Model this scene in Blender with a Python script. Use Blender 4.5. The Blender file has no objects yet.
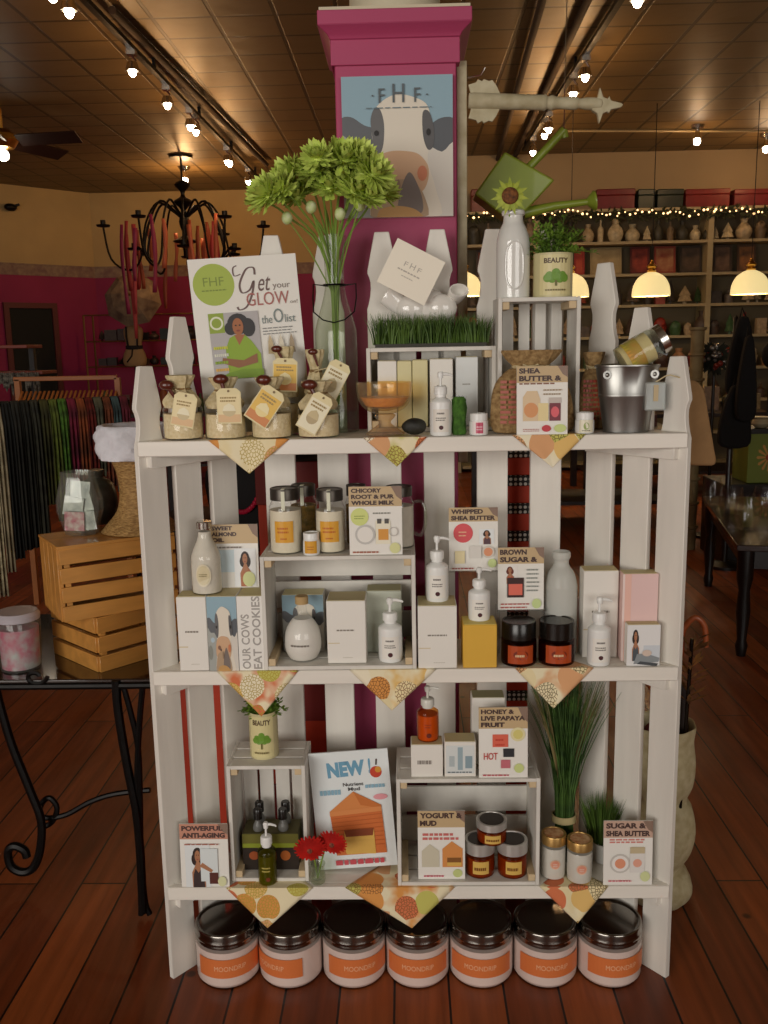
import bpy, math, random
from mathutils import Vector, Matrix, Euler
from math import pi, sin, cos, tan, radians as R
random.seed(7)
COL = bpy.context.scene.collection
# ------------------------------------------------------------------ camera model
F_PX = 911.24
CAM_D = 1.943
CAM_LOC = Vector((0, -CAM_D, 1.493))
CAM_ROT = Matrix.Rotation(.0253, 3, 'Z') @ Matrix.Rotation(pi / 2 - .1812, 3, 'X') @ Matrix.Rotation(-.0193, 3, 'Z')

def ray(px, py):
    return CAM_ROT @ Vector(((px - 384) / F_PX, -(py - 512) / F_PX, -1))
def onY(px, py, y):
    r = ray(px, py); return CAM_LOC + r * ((y - CAM_LOC.y) / r.y)
def onZ(px, py, z):
    r = ray(px, py); return CAM_LOC + r * ((z - CAM_LOC.z) / r.z)
def fit(x0, x1, yt, yb, z, y=None, ymin=-.02, ymax=.25):
    """front-face centre X, Y, width and height of something standing on height z"""
    xc = (x0 + x1) / 2
    if y is None:
        y = max(ymin, min(ymax, onZ(xc, yb, z).y))
    ym = (yt + yb) / 2
    a = onY(x0, ym, y); b = onY(x1, ym, y)
    return (a.x + b.x) / 2, y, b.x - a.x, onY(xc, yt, y).z - z

# ------------------------------------------------------------------ mesh helpers
def lin(c):
    if isinstance(c, str):
        c = c.lstrip('#'); c = tuple(int(c[i:i + 2], 16) / 255 for i in (0, 2, 4))
    return tuple((x / 12.92 if x <= .04045 else ((x + .055) / 1.055) ** 2.4) for x in c[:3]) + (1,)

def rotm(rx=0, ry=0, rz=0):
    return Euler((rx, ry, rz)).to_matrix().to_4x4()
def T(x, y, z): return Matrix.Translation((x, y, z))

class MB:
    def __init__(s): s.v = []; s.f = []; s.m = []; s.c = []; s.M = Matrix.Identity(4)
    def add(s, vs, fs, mat=0, col=None):
        o = len(s.v)
        s.v += [tuple(s.M @ Vector(v)) for v in vs]
        for f in fs:
            s.f.append([i + o for i in f]); s.m.append(mat); s.c.append(col)
        return s
    def box(s, x0, x1, y0, y1, z0, z1, mat=0, M=None, col=None):
        vs = [(x, y, z) for z in (z0, z1) for y in (y0, y1) for x in (x0, x1)]
        if M: vs = [tuple(M @ Vector(v)) for v in vs]
        return s.add(vs, [(0, 2, 3, 1), (4, 5, 7, 6), (0, 1, 5, 4), (2, 6, 7, 3), (0, 4, 6, 2), (1, 3, 7, 5)], mat, col)
    def lathe(s, prof, n=24, cx=0, cy=0, cz=0, mat=0, M=None, col=None, wob=None):
        vs = []; fs = []; rings = []
        for k, (r, z) in enumerate(prof):
            if r <= 1e-6:
                rings.append([len(vs)]); vs.append((cx, cy, cz + z))
            else:
                st = len(vs); rings.append(list(range(st, st + n)))
                for i in range(n):
                    a = 2 * pi * i / n; q = r * (1 + (wob(a, k) if wob else 0))
                    vs.append((cx + q * cos(a), cy + q * sin(a), cz + z))
        for a, b in zip(rings, rings[1:]):
            if len(a) == 1 and len(b) == 1: continue
            for i in range(n):
                j = (i + 1) % n
                if len(a) == 1: fs.append((a[0], b[j], b[i]))
                elif len(b) == 1: fs.append((a[i], a[j], b[0]))
                else: fs.append((a[i], a[j], b[j], b[i]))
        if M: vs = [tuple(M @ Vector(v)) for v in vs]
        return s.add(vs, fs, mat, col)
    def cyl(s, r, z0, z1, n=24, cx=0, cy=0, mat=0, r1=None, M=None, col=None):
        r1 = r if r1 is None else r1
        return s.lathe([(0, z0), (r, z0), (r1, z1), (0, z1)], n, cx, cy, 0, mat, M, col)
    def tube(s, pts, r, n=8, mat=0, closed=False, col=None):
        pts = [Vector(p) for p in pts]; N = len(pts)
        rr = r if isinstance(r, (list, tuple)) else [r] * N
        vs = []; fs = []; up = Vector((0, 0, 1)); prev = None
        for i, p in enumerate(pts):
            if closed: t = pts[(i + 1) % N] - pts[i - 1]
            else: t = pts[min(i + 1, N - 1)] - pts[max(i - 1, 0)]
            t.normalize()
            if prev is None:
                a = t.cross(up)
                if a.length < 1e-3: a = t.cross(Vector((1, 0, 0)))
            else:
                a = prev - t * prev.dot(t)
                if a.length < 1e-4: a = t.cross(up)
            a.normalize(); prev = a; b = t.cross(a)
            for k in range(n):
                an = 2 * pi * k / n
                vs.append(tuple(p + (a * cos(an) + b * sin(an)) * rr[i]))
        for i in range(N if closed else N - 1):
            j = (i + 1) % N
            for k in range(n):
                l = (k + 1) % n
                fs.append((i * n + k, i * n + l, j * n + l, j * n + k))
        if not closed:
            fs.append(tuple(range(n - 1, -1, -1))); fs.append(tuple((N - 1) * n + k for k in range(n)))
        return s.add(vs, fs, mat, col)
    def prism(s, poly, y0, y1, mat=0, M=None, col=None):
        """outline in x,z extruded along y"""
        n = len(poly)
        vs = [(x, y0, z) for x, z in poly] + [(x, y1, z) for x, z in poly]
        fs = [tuple(range(n)), tuple(range(2 * n - 1, n - 1, -1))] + [(i, i + n, (i + 1) % n + n, (i + 1) % n) for i in range(n)]
        if M: vs = [tuple(M @ Vector(v)) for v in vs]
        return s.add(vs, fs, mat, col)
    def ball(s, c, r, n=12, m=8, mat=0, sc=(1, 1, 1), M=None, col=None, wob=None):
        pr = [(r * sin(pi * i / m), -r * cos(pi * i / m)) for i in range(m + 1)]
        pr[0] = (0, -r); pr[-1] = (0, r)
        M0 = T(*c) @ (M or Matrix.Identity(4)) @ Matrix.Diagonal((*sc, 1))
        return s.lathe(pr, n, mat=mat, M=M0, col=col, wob=wob)
    def build(s, name, mats, parent=None, loc=None, bevel=0, flat=False, seg=2):
        me = bpy.data.meshes.new(name)
        me.from_pydata(s.v, [], s.f)
        for m in (mats if isinstance(mats, (list, tuple)) else [mats]): me.materials.append(m)
        me.polygons.foreach_set('material_index', s.m)
        if any(c is not None for c in s.c):
            at = me.color_attributes.new('Col', 'FLOAT_COLOR', 'CORNER')
            buf = []
            for p, c in zip(s.f, s.c): buf += list(lin(c if c is not None else '#ffffff')) * len(p)
            at.data.foreach_set('color', buf)
        me.update()
        if not flat:
            me.polygons.foreach_set('use_smooth', [True] * len(s.f))
            me.set_sharp_from_angle(angle=R(38))
        o = bpy.data.objects.new(name, me); COL.objects.link(o)
        if parent: o.parent = parent
        if loc: o.location = loc
        if bevel:
            b = o.modifiers.new('Bevel', 'BEVEL'); b.width = bevel; b.segments = seg; b.limit_method = 'ANGLE'; b.angle_limit = R(40)
        return o

def spl(pts, k=4):
    """catmull-rom through profile points"""
    P = [Vector(p) for p in pts]; out = []
    for i in range(len(P) - 1):
        a = P[max(i - 1, 0)]; b = P[i]; c = P[i + 1]; d = P[min(i + 2, len(P) - 1)]
        for j in range(k):
            t = j / k
            q = .5 * ((2 * b) + (-a + c) * t + (2 * a - 5 * b + 4 * c - d) * t * t + (-a + 3 * b - 3 * c + d) * t ** 3)
            out.append(tuple(q))
    out.append(tuple(P[-1])); return out
def prof(pts, k=4):
    lo = min(p[1] for p in pts)
    return [(max(r, 0), max(z, lo)) for r, z in spl(pts, k)]

def tag(o, label=None, cat=None, group=None, kind=None):
    if label: o['label'] = label
    if cat: o['category'] = cat
    if group: o['group'] = group
    if kind: o['kind'] = kind
    return o
def thing(name, label, cat, loc=(0, 0, 0), rz=0, group=None, rx=0, ry=0):
    o = bpy.data.objects.new(name, None); COL.objects.link(o)
    o.location = loc; o.rotation_euler = (rx, ry, rz); o.empty_display_size = .05
    return tag(o, label, cat, group)
def dup(root, loc, rz=None, label=None, scale=None):
    def cp(o, par):
        c = o.copy(); COL.objects.link(c)
        if par: c.parent = par
        for k in o.children: cp(k, c)
        return c
    r = cp(root, None); r.location = loc
    if rz is not None: r.rotation_euler = (r.rotation_euler[0], r.rotation_euler[1], rz)
    if label: r['label'] = label
    if scale: r.scale = scale
    return r

# ------------------------------------------------------------------ materials
MATS = {}
def mat(name, c, rough=.5, metal=0, var=.0, scale=8, bump=0, emit=0, coat=0, stretch=(1, 1, 1), trans=0, sheen=0, c2=None, detail=4):
    if name in MATS: return MATS[name]
    m = bpy.data.materials.new(name); m.use_nodes = True; nt = m.node_tree; N = nt.nodes; L = nt.links
    b = N['Principled BSDF']; b.inputs['Roughness'].default_value = rough; b.inputs['Metallic'].default_value = metal
    b.inputs['Base Color'].default_value = lin(c); b.inputs['Coat Weight'].default_value = coat
    b.inputs['Sheen Weight'].default_value = sheen; b.inputs['Transmission Weight'].default_value = trans
    if emit:
        b.inputs['Emission Color'].default_value = lin(c); b.inputs['Emission Strength'].default_value = emit
    if var or bump or c2:
        tc = N.new('ShaderNodeTexCoord'); mp = N.new('ShaderNodeMapping'); mp.inputs['Scale'].default_value = stretch
        L.new(tc.outputs['Object'], mp.inputs['Vector'])
        n = N.new('ShaderNodeTexNoise'); n.inputs['Scale'].default_value = scale; n.inputs['Detail'].default_value = detail
        L.new(mp.outputs['Vector'], n.inputs['Vector'])
        if var or c2:
            r = N.new('ShaderNodeValToRGB'); l = lin(c)
            if c2: d = lin(c2); e = l
            else:
                d = tuple(x * (1 - var) for x in l[:3]) + (1,); e = tuple(min(1, x * (1 + var)) for x in l[:3]) + (1,)
            r.color_ramp.elements[0].position = .32; r.color_ramp.elements[0].color = d
            r.color_ramp.elements[1].position = .68; r.color_ramp.elements[1].color = e
            L.new(n.outputs['Fac'], r.inputs['Fac']); L.new(r.outputs['Color'], b.inputs['Base Color'])
        if bump:
            bp = N.new('ShaderNodeBump'); bp.inputs['Strength'].default_value = bump; bp.inputs['Distance'].default_value = .004
            L.new(n.outputs['Fac'], bp.inputs['Height']); L.new(bp.outputs['Normal'], b.inputs['Normal'])
    MATS[name] = m; return m

def glass(name, tint='#ffffff', rough=.03, ior=1.45, haze=0):
    if name in MATS: return MATS[name]
    m = bpy.data.materials.new(name); m.use_nodes = True; nt = m.node_tree; N = nt.nodes; L = nt.links
    N.remove(N['Principled BSDF']); out = N['Material Output']
    tr = N.new('ShaderNodeBsdfTransparent'); tr.inputs['Color'].default_value = lin(tint)
    gl = N.new('ShaderNodeBsdfGlossy'); gl.inputs['Roughness'].default_value = rough
    lw = N.new('ShaderNodeLayerWeight'); lw.inputs['Blend'].default_value = .5
    pw_ = N.new('ShaderNodeMath'); pw_.operation = 'POWER'; pw_.inputs[1].default_value = 4.5; L.new(lw.outputs['Facing'], pw_.inputs[0])
    fr = N.new('ShaderNodeMath'); fr.operation = 'MULTIPLY_ADD'; fr.inputs[1].default_value = .8; fr.inputs[2].default_value = .035; L.new(pw_.outputs[0], fr.inputs[0])
    mx = N.new('ShaderNodeMixShader'); L.new(fr.outputs[0], mx.inputs[0]); L.new(tr.outputs[0], mx.inputs[1]); L.new(gl.outputs[0], mx.inputs[2])
    last = mx
    if haze:
        df = N.new('ShaderNodeBsdfDiffuse'); df.inputs['Color'].default_value = lin('#e8e8e0')
        m2 = N.new('ShaderNodeMixShader'); m2.inputs[0].default_value = haze
        L.new(mx.outputs[0], m2.inputs[1]); L.new(df.outputs[0], m2.inputs[2]); last = m2
    L.new(last.outputs[0], out.inputs['Surface'])
    MATS[name] = m; return m

def colmat(name, rough=.45, coat=0):
    """ink: colour comes from each printed patch"""
    if name in MATS: return MATS[name]
    m = bpy.data.materials.new(name); m.use_nodes = True; nt = m.node_tree; N = nt.nodes; L = nt.links
    b = N['Principled BSDF']; b.inputs['Roughness'].default_value = rough; b.inputs['Coat Weight'].default_value = coat
    a = N.new('ShaderNodeVertexColor'); a.layer_name = 'Col'
    L.new(a.outputs['Color'], b.inputs['Base Color'])
    MATS[name] = m; return m

WHITE = mat('white_paint', '#e9e4da', .55, var=.05, scale=9, bump=.25, stretch=(3, 3, .35))
WHITEX = mat('white_paint_long', '#ebe5da', .5, var=.05, scale=9, bump=.25, stretch=(.35, 3, 3))
CRATEW = mat('whitewashed_crate_wood', '#dcd8cf', .7, var=.1, scale=14, bump=.4, stretch=(1, 1, .5))
PAPER = mat('white_card_stock', '#efece4', .45)
BOXW = mat('white_box_board', '#ece8df', .5, var=.02)
BOXC = mat('cream_box_board', '#ddd4a2', .5, var=.04)
WARM_TOP = mat('warm_lit_box_top', '#cdbf8e', .6)  # warm ceiling lamp light painted into the box tops
YEL = mat('yellow_box_board', '#e0b040', .5, var=.04)
PINKB = mat('pink_box_board', '#ecc7c0', .5, var=.03)
GREYB = mat('pale_grey_green_box_board', '#c3c8b8', .5, var=.06)
INK = colmat('printed_ink')
INKG = colmat('printed_ink_gloss', .3)
PLW = mat('white_plastic', '#eeeeea', .3)
PLB = mat('black_plastic', '#17130f', .25)
STEEL = mat('brushed_steel', '#c9c5bd', .22, 1, var=.06, scale=20)
GALV = mat('galvanised_metal', '#9b9a96', .36, 1, var=.14, scale=9, bump=.1, stretch=(4, 4, .5))
DARKM = mat('dark_zinc_lid', '#55504a', .4, .9, var=.1, scale=30)
GOLDM = mat('brass', '#d3a24e', .3, 1)
IRON = mat('black_wrought_iron', '#120f0d', .45, .6, var=.2, scale=30, bump=.2)
GL = glass('clear_glass')
GLG = glass('green_tinted_glass', '#f0f4ea', haze=.04)
ACR = glass('clear_acrylic', '#f6f6f6', haze=.03)
AMB = glass('amber_glass', '#fff2d2', .08, haze=.06)
FROST = glass('frosted_glass', '#d8dcd8', .25, haze=.62)
BURL = mat('burlap', '#a98a5c', .95, c2='#7a5d38', scale=120, bump=.9)
BURL2 = mat('cream_muslin', '#dccca4', .95, c2='#c4b184', scale=110, bump=.8)
GRASS = mat('green_grass_blades', '#5c7a2a', .6, c2='#38541c', scale=30)
GRASSD = mat('dark_green_reed_blades', '#4c6e2a', .55, c2='#26421a', scale=30)
LEAF = mat('fern_leaves', '#86a83a', .6, c2='#54782a', scale=25)
PETALG = mat('lime_green_petals', '#dbe97a', .6, c2='#b8cf54', scale=30)
STEMG = mat('green_stem', '#7c9a3c', .6)

# ------------------------------------------------------------------ printed artwork
_tc = {}
def textmesh(s, bold=0.0):
    k = (s, bold)
    if k not in _tc:
        cu = bpy.data.curves.new('t', 'FONT'); cu.body = s; cu.size = 1; cu.resolution_u = 3; cu.offset = bold
        ob = bpy.data.objects.new('t', cu)
        me = bpy.data.meshes.new_from_object(ob)
        vs = [tuple(v.co) for v in me.vertices]; fs = [tuple(p.vertices) for p in me.polygons]
        x0 = min(v[0] for v in vs); x1 = max(v[0] for v in vs); y0 = min(v[1] for v in vs); y1 = max(v[1] for v in vs)
        _tc[k] = (vs, fs, x0, x1, y0, y1)
        bpy.data.objects.remove(ob); bpy.data.curves.remove(cu); bpy.data.meshes.remove(me)
    return _tc[k]

class Art:
    """coloured patches on a card face; u,v run 0..1 over a w x h face at local y = y0, centred on x"""
    def __init__(s, w, h, y0=0, z0=0, step=.00025, warp=None):
        s.w = w; s.h = h; s.y = y0; s.z0 = z0; s.n = 1; s.mb = MB(); s.step = step; s.warp = warp
    def _v(s, u, v):
        y = -s.step * s.n
        if s.warp: return s.warp((u - .5) * s.w, s.z0 + v * s.h, s.step * s.n)
        return ((u - .5) * s.w, s.y + y, s.z0 + v * s.h)
    def poly(s, pts, col):
        s.mb.add([s._v(*p) for p in pts], [tuple(range(len(pts)))], 0, col); s.n += 1; return s
    def rect(s, u0, v0, u1, v1, col):
        if s.warp:
            k = 8
            pts = [(u0 + (u1 - u0) * i / k, v) for v in (v0, v1) for i in range(k + 1)]
            s.mb.add([s._v(*p) for p in pts], [(i, i + 1, i + k + 2, i + k + 1) for i in range(k)], 0, col); s.n += 1; return s
        return s.poly([(u0, v0), (u1, v0), (u1, v1), (u0, v1)], col)
    def ell(s, u, v, ru, rv, col, n=20, a0=0):
        return s.poly([(u + ru * cos(a0 + 2 * pi * i / n), v + rv * sin(a0 + 2 * pi * i / n)) for i in range(n)], col)
    def circ(s, u, v, r, col, n=20):       # r in fractions of width
        return s.ell(u, v, r, r * s.w / s.h, col, n)
    def ring(s, u, v, r, col, t=.1, n=20):
        q = s.w / s.h
        o = [s._v(u + r * cos(2 * pi * i / n), v + r * q * sin(2 * pi * i / n)) for i in range(n)]
        k = [s._v(u + r * (1 - t) * cos(2 * pi * i / n), v + r * (1 - t) * q * sin(2 * pi * i / n)) for i in range(n)]
        s.mb.add(o + k, [(i, (i + 1) % n, (i + 1) % n + n, i + n) for i in range(n)], 0, col); s.n += 1; return s
    def text(s, body, u, v, width, col, height=None, bold=.02, shear=0, rot=0):
        """left-bottom at u,v ; width (and optional height) as fractions"""
        vs, fs, x0, x1, y0, y1 = textmesh(body, bold)
        sx = width / (x1 - x0); sy = height / (y1 - y0) if height else sx * s.w / s.h
        out = []
        for x, y, _ in vs:
            a = (x - x0) * sx + shear * (y - y0) * sy; b = (y - y0) * sy
            if rot:
                A = a * s.w; B = b * s.h; a, b = (A * cos(rot) - B * sin(rot)) / s.w, (A * sin(rot) + B * cos(rot)) / s.h
            out.append(s._v(u + a, v + b))
        s.mb.add(out, fs, 0, col); s.n += 1; return s
    def lines(s, u0, u1, v0, v1, n, col, t=.35):
        """unreadably small print"""
        dv = (v1 - v0) / n
        for i in range(n):
            v = v1 - (i + 1) * dv; u = u0
            e = u1 - random.random() * .2 * (u1 - u0)
            while u < e:
                k = (u1 - u0) * random.uniform(.07, .16); q = min(u + k, e)
                s.mb.add([s._v(*p) for p in ((u, v), (q, v), (q, v + dv * t), (u, v + dv * t))], [(0, 1, 2, 3)], 0, col); u = q + (u1 - u0) * .03
        s.n += 1; return s
    def stroke(s, pts, t, col):
        P = spl(pts, 5); q = s.w / s.h
        L = []; Rr = []
        for i, p in enumerate(P):
            a = P[max(i - 1, 0)]; b = P[min(i + 1, len(P) - 1)]
            dx = (b[0] - a[0]); dy = (b[1] - a[1]) / q; l = math.hypot(dx, dy) or 1
            tt = t * (.6 + .6 * abs(dy / l)) / 2
            L.append((p[0] - dy / l * tt, p[1] + dx / l * tt * q)); Rr.append((p[0] + dy / l * tt, p[1] - dx / l * tt * q))
        n = len(P); vs = [s._v(*p) for p in L + Rr]
        s.mb.add(vs, [(i, i + n, i + n + 1, i + 1) for i in range(n - 1)], 0, col); s.n += 1; return s
    def blob(s, pts, col):
        n = len(pts); out = []
        for i in range(n):
            a, b, c, d = (Vector(pts[(i + k) % n]) for k in (-1, 0, 1, 2))
            for j in range(4):
                t = j / 4; out.append(tuple(.5 * ((2 * b) + (-a + c) * t + (2 * a - 5 * b + 4 * c - d) * t * t + (-a + 3 * b - 3 * c + d) * t ** 3)))
        return s.poly([(min(max(u, 0), 1), min(max(v, 0), 1)) for u, v in out], col)
    def cow(s, u0, v0, u1, v1):
        """photograph of a black and white cow's face against the sky"""
        W = u1 - u0; H = v1 - v0
        B = lambda pts, col: s.blob([(u0 + a * W, v0 + b * H) for a, b in pts], col)
        e = lambda a, b, c, d, col: s.ell(u0 + a * W, v0 + b * H, c * W, d * H, col, 14)
        s.rect(u0, v0, u1, v1, '#93b2c0')
        B([(-.02, .7), (.08, .72), (.2, .66), (.32, .62), (.3, .5), (.15, .49), (-.02, .56)], '#63666a')
        B([(1.02, .68), (.9, .7), (.78, .64), (.72, .56), (.8, .47), (.92, .46), (1.02, .5)], '#5b5f64')
        B([(-.02, .56), (.1, .52), (.25, .5), (.3, .3), (.28, -.02), (-.02, -.02)], '#a9aca6')
        e(.16, .42, .07, .035, '#b5c8d2'); e(.07, .25, .08, .1, '#8d8f86')
        B([(.74, .5), (.9, .46), (1.02, .5), (1.02, -.02), (.7, -.02), (.72, .25)], '#dbd5ca')
        B([(.28, -.02), (.27, .2), (.3, .4), (.27, .56), (.27, .7), (.32, .79), (.42, .85), (.52, .87), (.64, .85), (.76, .8), (.8, .7), (.8, .55), (.77, .4), (.84, .2), (.86, -.02)], '#e6ddcc')
        B([(.27, .58), (.26, .7), (.3, .78), (.35, .76), (.38, .66), (.37, .52), (.33, .45), (.28, .48)], '#6b6a6a')
        B([(.73, .74), (.79, .74), (.83, .62), (.82, .5), (.77, .48), (.73, .58)], '#5e5d5e')
        B([(.26, .3), (.3, .42), (.42, .47), (.58, .47), (.7, .44), (.78, .34), (.74, .2), (.6, .14), (.4, .14), (.28, .2)], '#d3ab86')
        B([(.28, -.02), (.27, .14), (.34, .24), (.5, .27), (.64, .25), (.74, .14), (.74, -.02)], '#b79b7c')
        B([(.5, .0), (.5, .12), (.54, .24), (.6, .32), (.66, .26), (.72, .12), (.7, .02)], '#7d716a')
        B([(.3, .0), (.34, .06), (.5, .08), (.66, .05), (.7, -.02), (.3, -.02)], '#c79a5e')
        e(.38, .32, .05, .03, '#8a6450'); e(.43, .29, .025, .02, '#5c4840'); e(.72, .31, .045, .055, '#cf7f58')
        e(.31, .6, .022, .02, '#1f1b1a'); e(.78, .6, .02, .025, '#1f1b1a'); e(.5, .22, .02, .05, '#9a8068')
        return s
    def woman(s, u0, v0, u1, v1, dress='#3a3230', bg='#c9d6d8', hair='#2e1d17', skin='#b07a58'):
        W = u1 - u0; H = v1 - v0; f = lambda a, b: (u0 + a * W, v0 + b * H)
        e = lambda a, b, c, d, col: s.ell(u0 + a * W, v0 + b * H, c * W, d * H, col, 14)
        if bg: s.rect(u0, v0, u1, v1, bg)
        e(.5, .76, .2, .17, hair); e(.6, .66, .16, .16, hair); e(.4, .66, .15, .15, hair)
        s.poly([f(.28, 0), f(.26, .35), f(.4, .52), f(.45, .6), f(.57, .6), f(.62, .52), f(.78, .38), f(.8, 0)], skin)
        s.poly([f(.3, 0), f(.32, .3), f(.4, .44), f(.52, .34), f(.64, .44), f(.74, .3), f(.76, 0)], dress)
        e(.5, .73, .115, .14, skin); e(.46, .76, .018, .012, '#1c1410'); e(.545, .76, .018, .012, '#1c1410'); e(.5, .66, .04, .012, '#a34b45')
        return s
    def done(s, parent, name='print', m=None): return s.mb.build(name, m or INK, parent, flat=True)
# ================================================================== THE SETTING
def flatwall(name, p, q, z0, z1, m, holes=()):
    pass
def ceiling_mat():
    m = bpy.data.materials.new('pressed_tin_ceiling'); m.use_nodes = True; nt = m.node_tree; N = nt.nodes; L = nt.links
    b = N['Principled BSDF']; b.inputs['Roughness'].default_value = .5
    tc = N.new('ShaderNodeTexCoord')
    br = N.new('ShaderNodeTexBrick'); br.offset = 0; br.inputs['Scale'].default_value = 1; br.inputs['Mortar Size'].default_value = .016
    br.inputs['Brick Width'].default_value = .4; br.inputs['Row Height'].default_value = .4; br.inputs['Mortar Smooth'].default_value = .3
    br.inputs['Color1'].default_value = lin('#75603f'); br.inputs['Color2'].default_value = lin('#6b5738'); br.inputs['Mortar'].default_value = lin('#44361f')
    L.new(tc.outputs['Object'], br.inputs['Vector'])
    L.new(br.outputs['Color'], b.inputs['Base Color'])
    n = N.new('ShaderNodeTexNoise'); n.inputs['Scale'].default_value = 2.2; n.inputs['Detail'].default_value = 3
    L.new(tc.outputs['Object'], n.inputs['Vector'])
    ma = N.new('ShaderNodeMath'); ma.operation = 'MULTIPLY_ADD'; ma.inputs[1].default_value = -.5
    L.new(br.outputs['Fac'], ma.inputs[0]); L.new(n.outputs['Fac'], ma.inputs[2])
    bp = N.new('ShaderNodeBump'); bp.inputs['Strength'].default_value = .5; bp.inputs['Distance'].default_value = .02
    L.new(ma.outputs[0], bp.inputs['Height']); L.new(bp.outputs['Normal'], b.inputs['Normal'])
    return m
def floor_mat():
    m = bpy.data.materials.new('worn_red_brown_floorboards'); m.use_nodes = True; nt = m.node_tree; N = nt.nodes; L = nt.links
    b = N['Principled BSDF']
    tc = N.new('ShaderNodeTexCoord'); mp = N.new('ShaderNodeMapping'); mp.inputs['Rotation'].default_value = (0, 0, pi / 2)
    mp.inputs['Location'].default_value = (.4, .045, 0)
    L.new(tc.outputs['Object'], mp.inputs['Vector'])
    br = N.new('ShaderNodeTexBrick'); br.offset = .37; br.offset_frequency = 2; br.inputs['Scale'].default_value = 1; br.inputs['Mortar Size'].default_value = .003
    br.inputs['Brick Width'].default_value = 3.1; br.inputs['Row Height'].default_value = .128; br.inputs['Mortar Smooth'].default_value = .2; br.inputs['Bias'].default_value = -.1
    br.inputs['Color1'].default_value = lin('#9a4f24'); br.inputs['Color2'].default_value = lin('#6a2f16'); br.inputs['Mortar'].default_value = lin('#120805')
    L.new(mp.outputs['Vector'], br.inputs['Vector'])
    mp2 = N.new('ShaderNodeMapping'); mp2.inputs['Scale'].default_value = (14, .9, 1); L.new(tc.outputs['Object'], mp2.inputs['Vector'])
    n = N.new('ShaderNodeTexNoise'); n.inputs['Scale'].default_value = 2.5; n.inputs['Detail'].default_value = 6; L.new(mp2.outputs['Vector'], n.inputs['Vector'])
    n2 = N.new('ShaderNodeTexNoise'); n2.inputs['Scale'].default_value = 2.1; n2.inputs['Detail'].default_value = 5; L.new(tc.outputs['Object'], n2.inputs['Vector'])
    r1 = N.new('ShaderNodeMapRange'); r1.inputs[1].default_value = .3; r1.inputs[2].default_value = .7; r1.inputs[3].default_value = .62; r1.inputs[4].default_value = 1.2
    L.new(n.outputs['Fac'], r1.inputs[0])
    mx = N.new('ShaderNodeMix'); mx.data_type = 'RGBA'; mx.blend_type = 'MULTIPLY'; mx.inputs[0].default_value = 1
    L.new(br.outputs['Color'], mx.inputs[6]); L.new(r1.outputs[0], mx.inputs[7])
    # nail heads and knots
    vo = N.new('ShaderNodeTexVoronoi'); vo.inputs['Scale'].default_value = 3.3; L.new(tc.outputs['Object'], vo.inputs['Vector'])
    r2 = N.new('ShaderNodeMapRange'); r2.inputs[1].default_value = .035; r2.inputs[2].default_value = .055; r2.inputs[3].default_value = .25; r2.inputs[4].default_value = 1
    L.new(vo.outputs['Distance'], r2.inputs[0])
    mx2 = N.new('ShaderNodeMix'); mx2.data_type = 'RGBA'; mx2.blend_type = 'MULTIPLY'; mx2.inputs[0].default_value = 1
    L.new(mx.outputs[2], mx2.inputs[6]); L.new(r2.outputs[0], mx2.inputs[7])
    L.new(mx2.outputs[2], b.inputs['Base Color'])
    r3 = N.new('ShaderNodeMapRange'); r3.inputs[1].default_value = .35; r3.inputs[2].default_value = .65; r3.inputs[3].default_value = .28; r3.inputs[4].default_value = .55
    L.new(n2.outputs['Fac'], r3.inputs[0]); L.new(r3.outputs[0], b.inputs['Roughness'])
    ad = N.new('ShaderNodeMath'); ad.operation = 'MULTIPLY_ADD'; ad.inputs[1].default_value = -1.5
    L.new(br.outputs['Fac'], ad.inputs[0]); L.new(n.outputs['Fac'], ad.inputs[2])
    bp = N.new('ShaderNodeBump'); bp.inputs['Strength'].default_value = .35; bp.inputs['Distance'].default_value = .003
    L.new(ad.outputs[0], bp.inputs['Height']); L.new(bp.outputs['Normal'], b.inputs['Normal'])
    return m

CEIL = 3.6; YF = -5.0
S = lambda o: tag(o, kind='structure')
WCREAM = mat('cream_wall_paint', '#b89c68', .8, var=.05, scale=3)
WMAG = mat('magenta_wall_paint', '#8f1f4c', .7, var=.06, scale=2)
WGREY = mat('grey_beige_wall_paint', '#a38c68', .8, var=.05, scale=2)
BORDER = mat('wallpaper_border', '#9a8368', .7, c2='#7a5c55', scale=12)
fl = MB().box(-9, 6, -5.4, 12, -.1, 0).build('floor', floor_mat()); S(fl)
ce = MB().box(-9, 6, -5.4, 12, CEIL, CEIL + .1).build('ceiling', ceiling_mat()); S(ce)
# corner of the back wall and the slanting left wall
YB = 10.95; cb = onY(93, 250, YB); XC = cb.x
BZ = 2.58   # border height
YR = 9.05; XJ = -.6
def wall(name, x0, y0, x1, y1, th=.12):
    """painted wall from p to q: magenta below, border, cream above. inner side is on the left of p->q"""
    d = Vector((x1 - x0, y1 - y0, 0)); l = d.length; a = math.atan2(d.y, d.x)
    M = T(x0, y0, 0) @ rotm(rz=a); mb = MB(); mb.M = M
    mb.box(0, l, -th, 0, 0, BZ - .1, 1); mb.box(0, l, -th, .008, BZ - .1, BZ + .03, 2); mb.box(0, l, -th, 0, BZ + .03, CEIL, 0)
    mb.box(0, l, -th, .02, BZ + .03, BZ + .05, 2)
    return S(mb.build(name, [WCREAM, WMAG, BORDER]))
wall('wall_back', XJ, YB, XC, YB)
sx = sin(R(44)); sy = cos(R(44)); k = 5.0
wall('wall_left', XC, YB, XC - sx * k, YB - sy * k)
wx, wy = XC - sx * k, YB - sy * k
wall('wall_left_front', wx, wy, wx, YF)
S(MB().box(XJ - .12, XJ, YR, YB + .1, 0, CEIL).build('wall_jog', WGREY))
S(MB().box(XJ, 6, YR, YR + .12, 0, CEIL).build('wall_back_right', WGREY))
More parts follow.
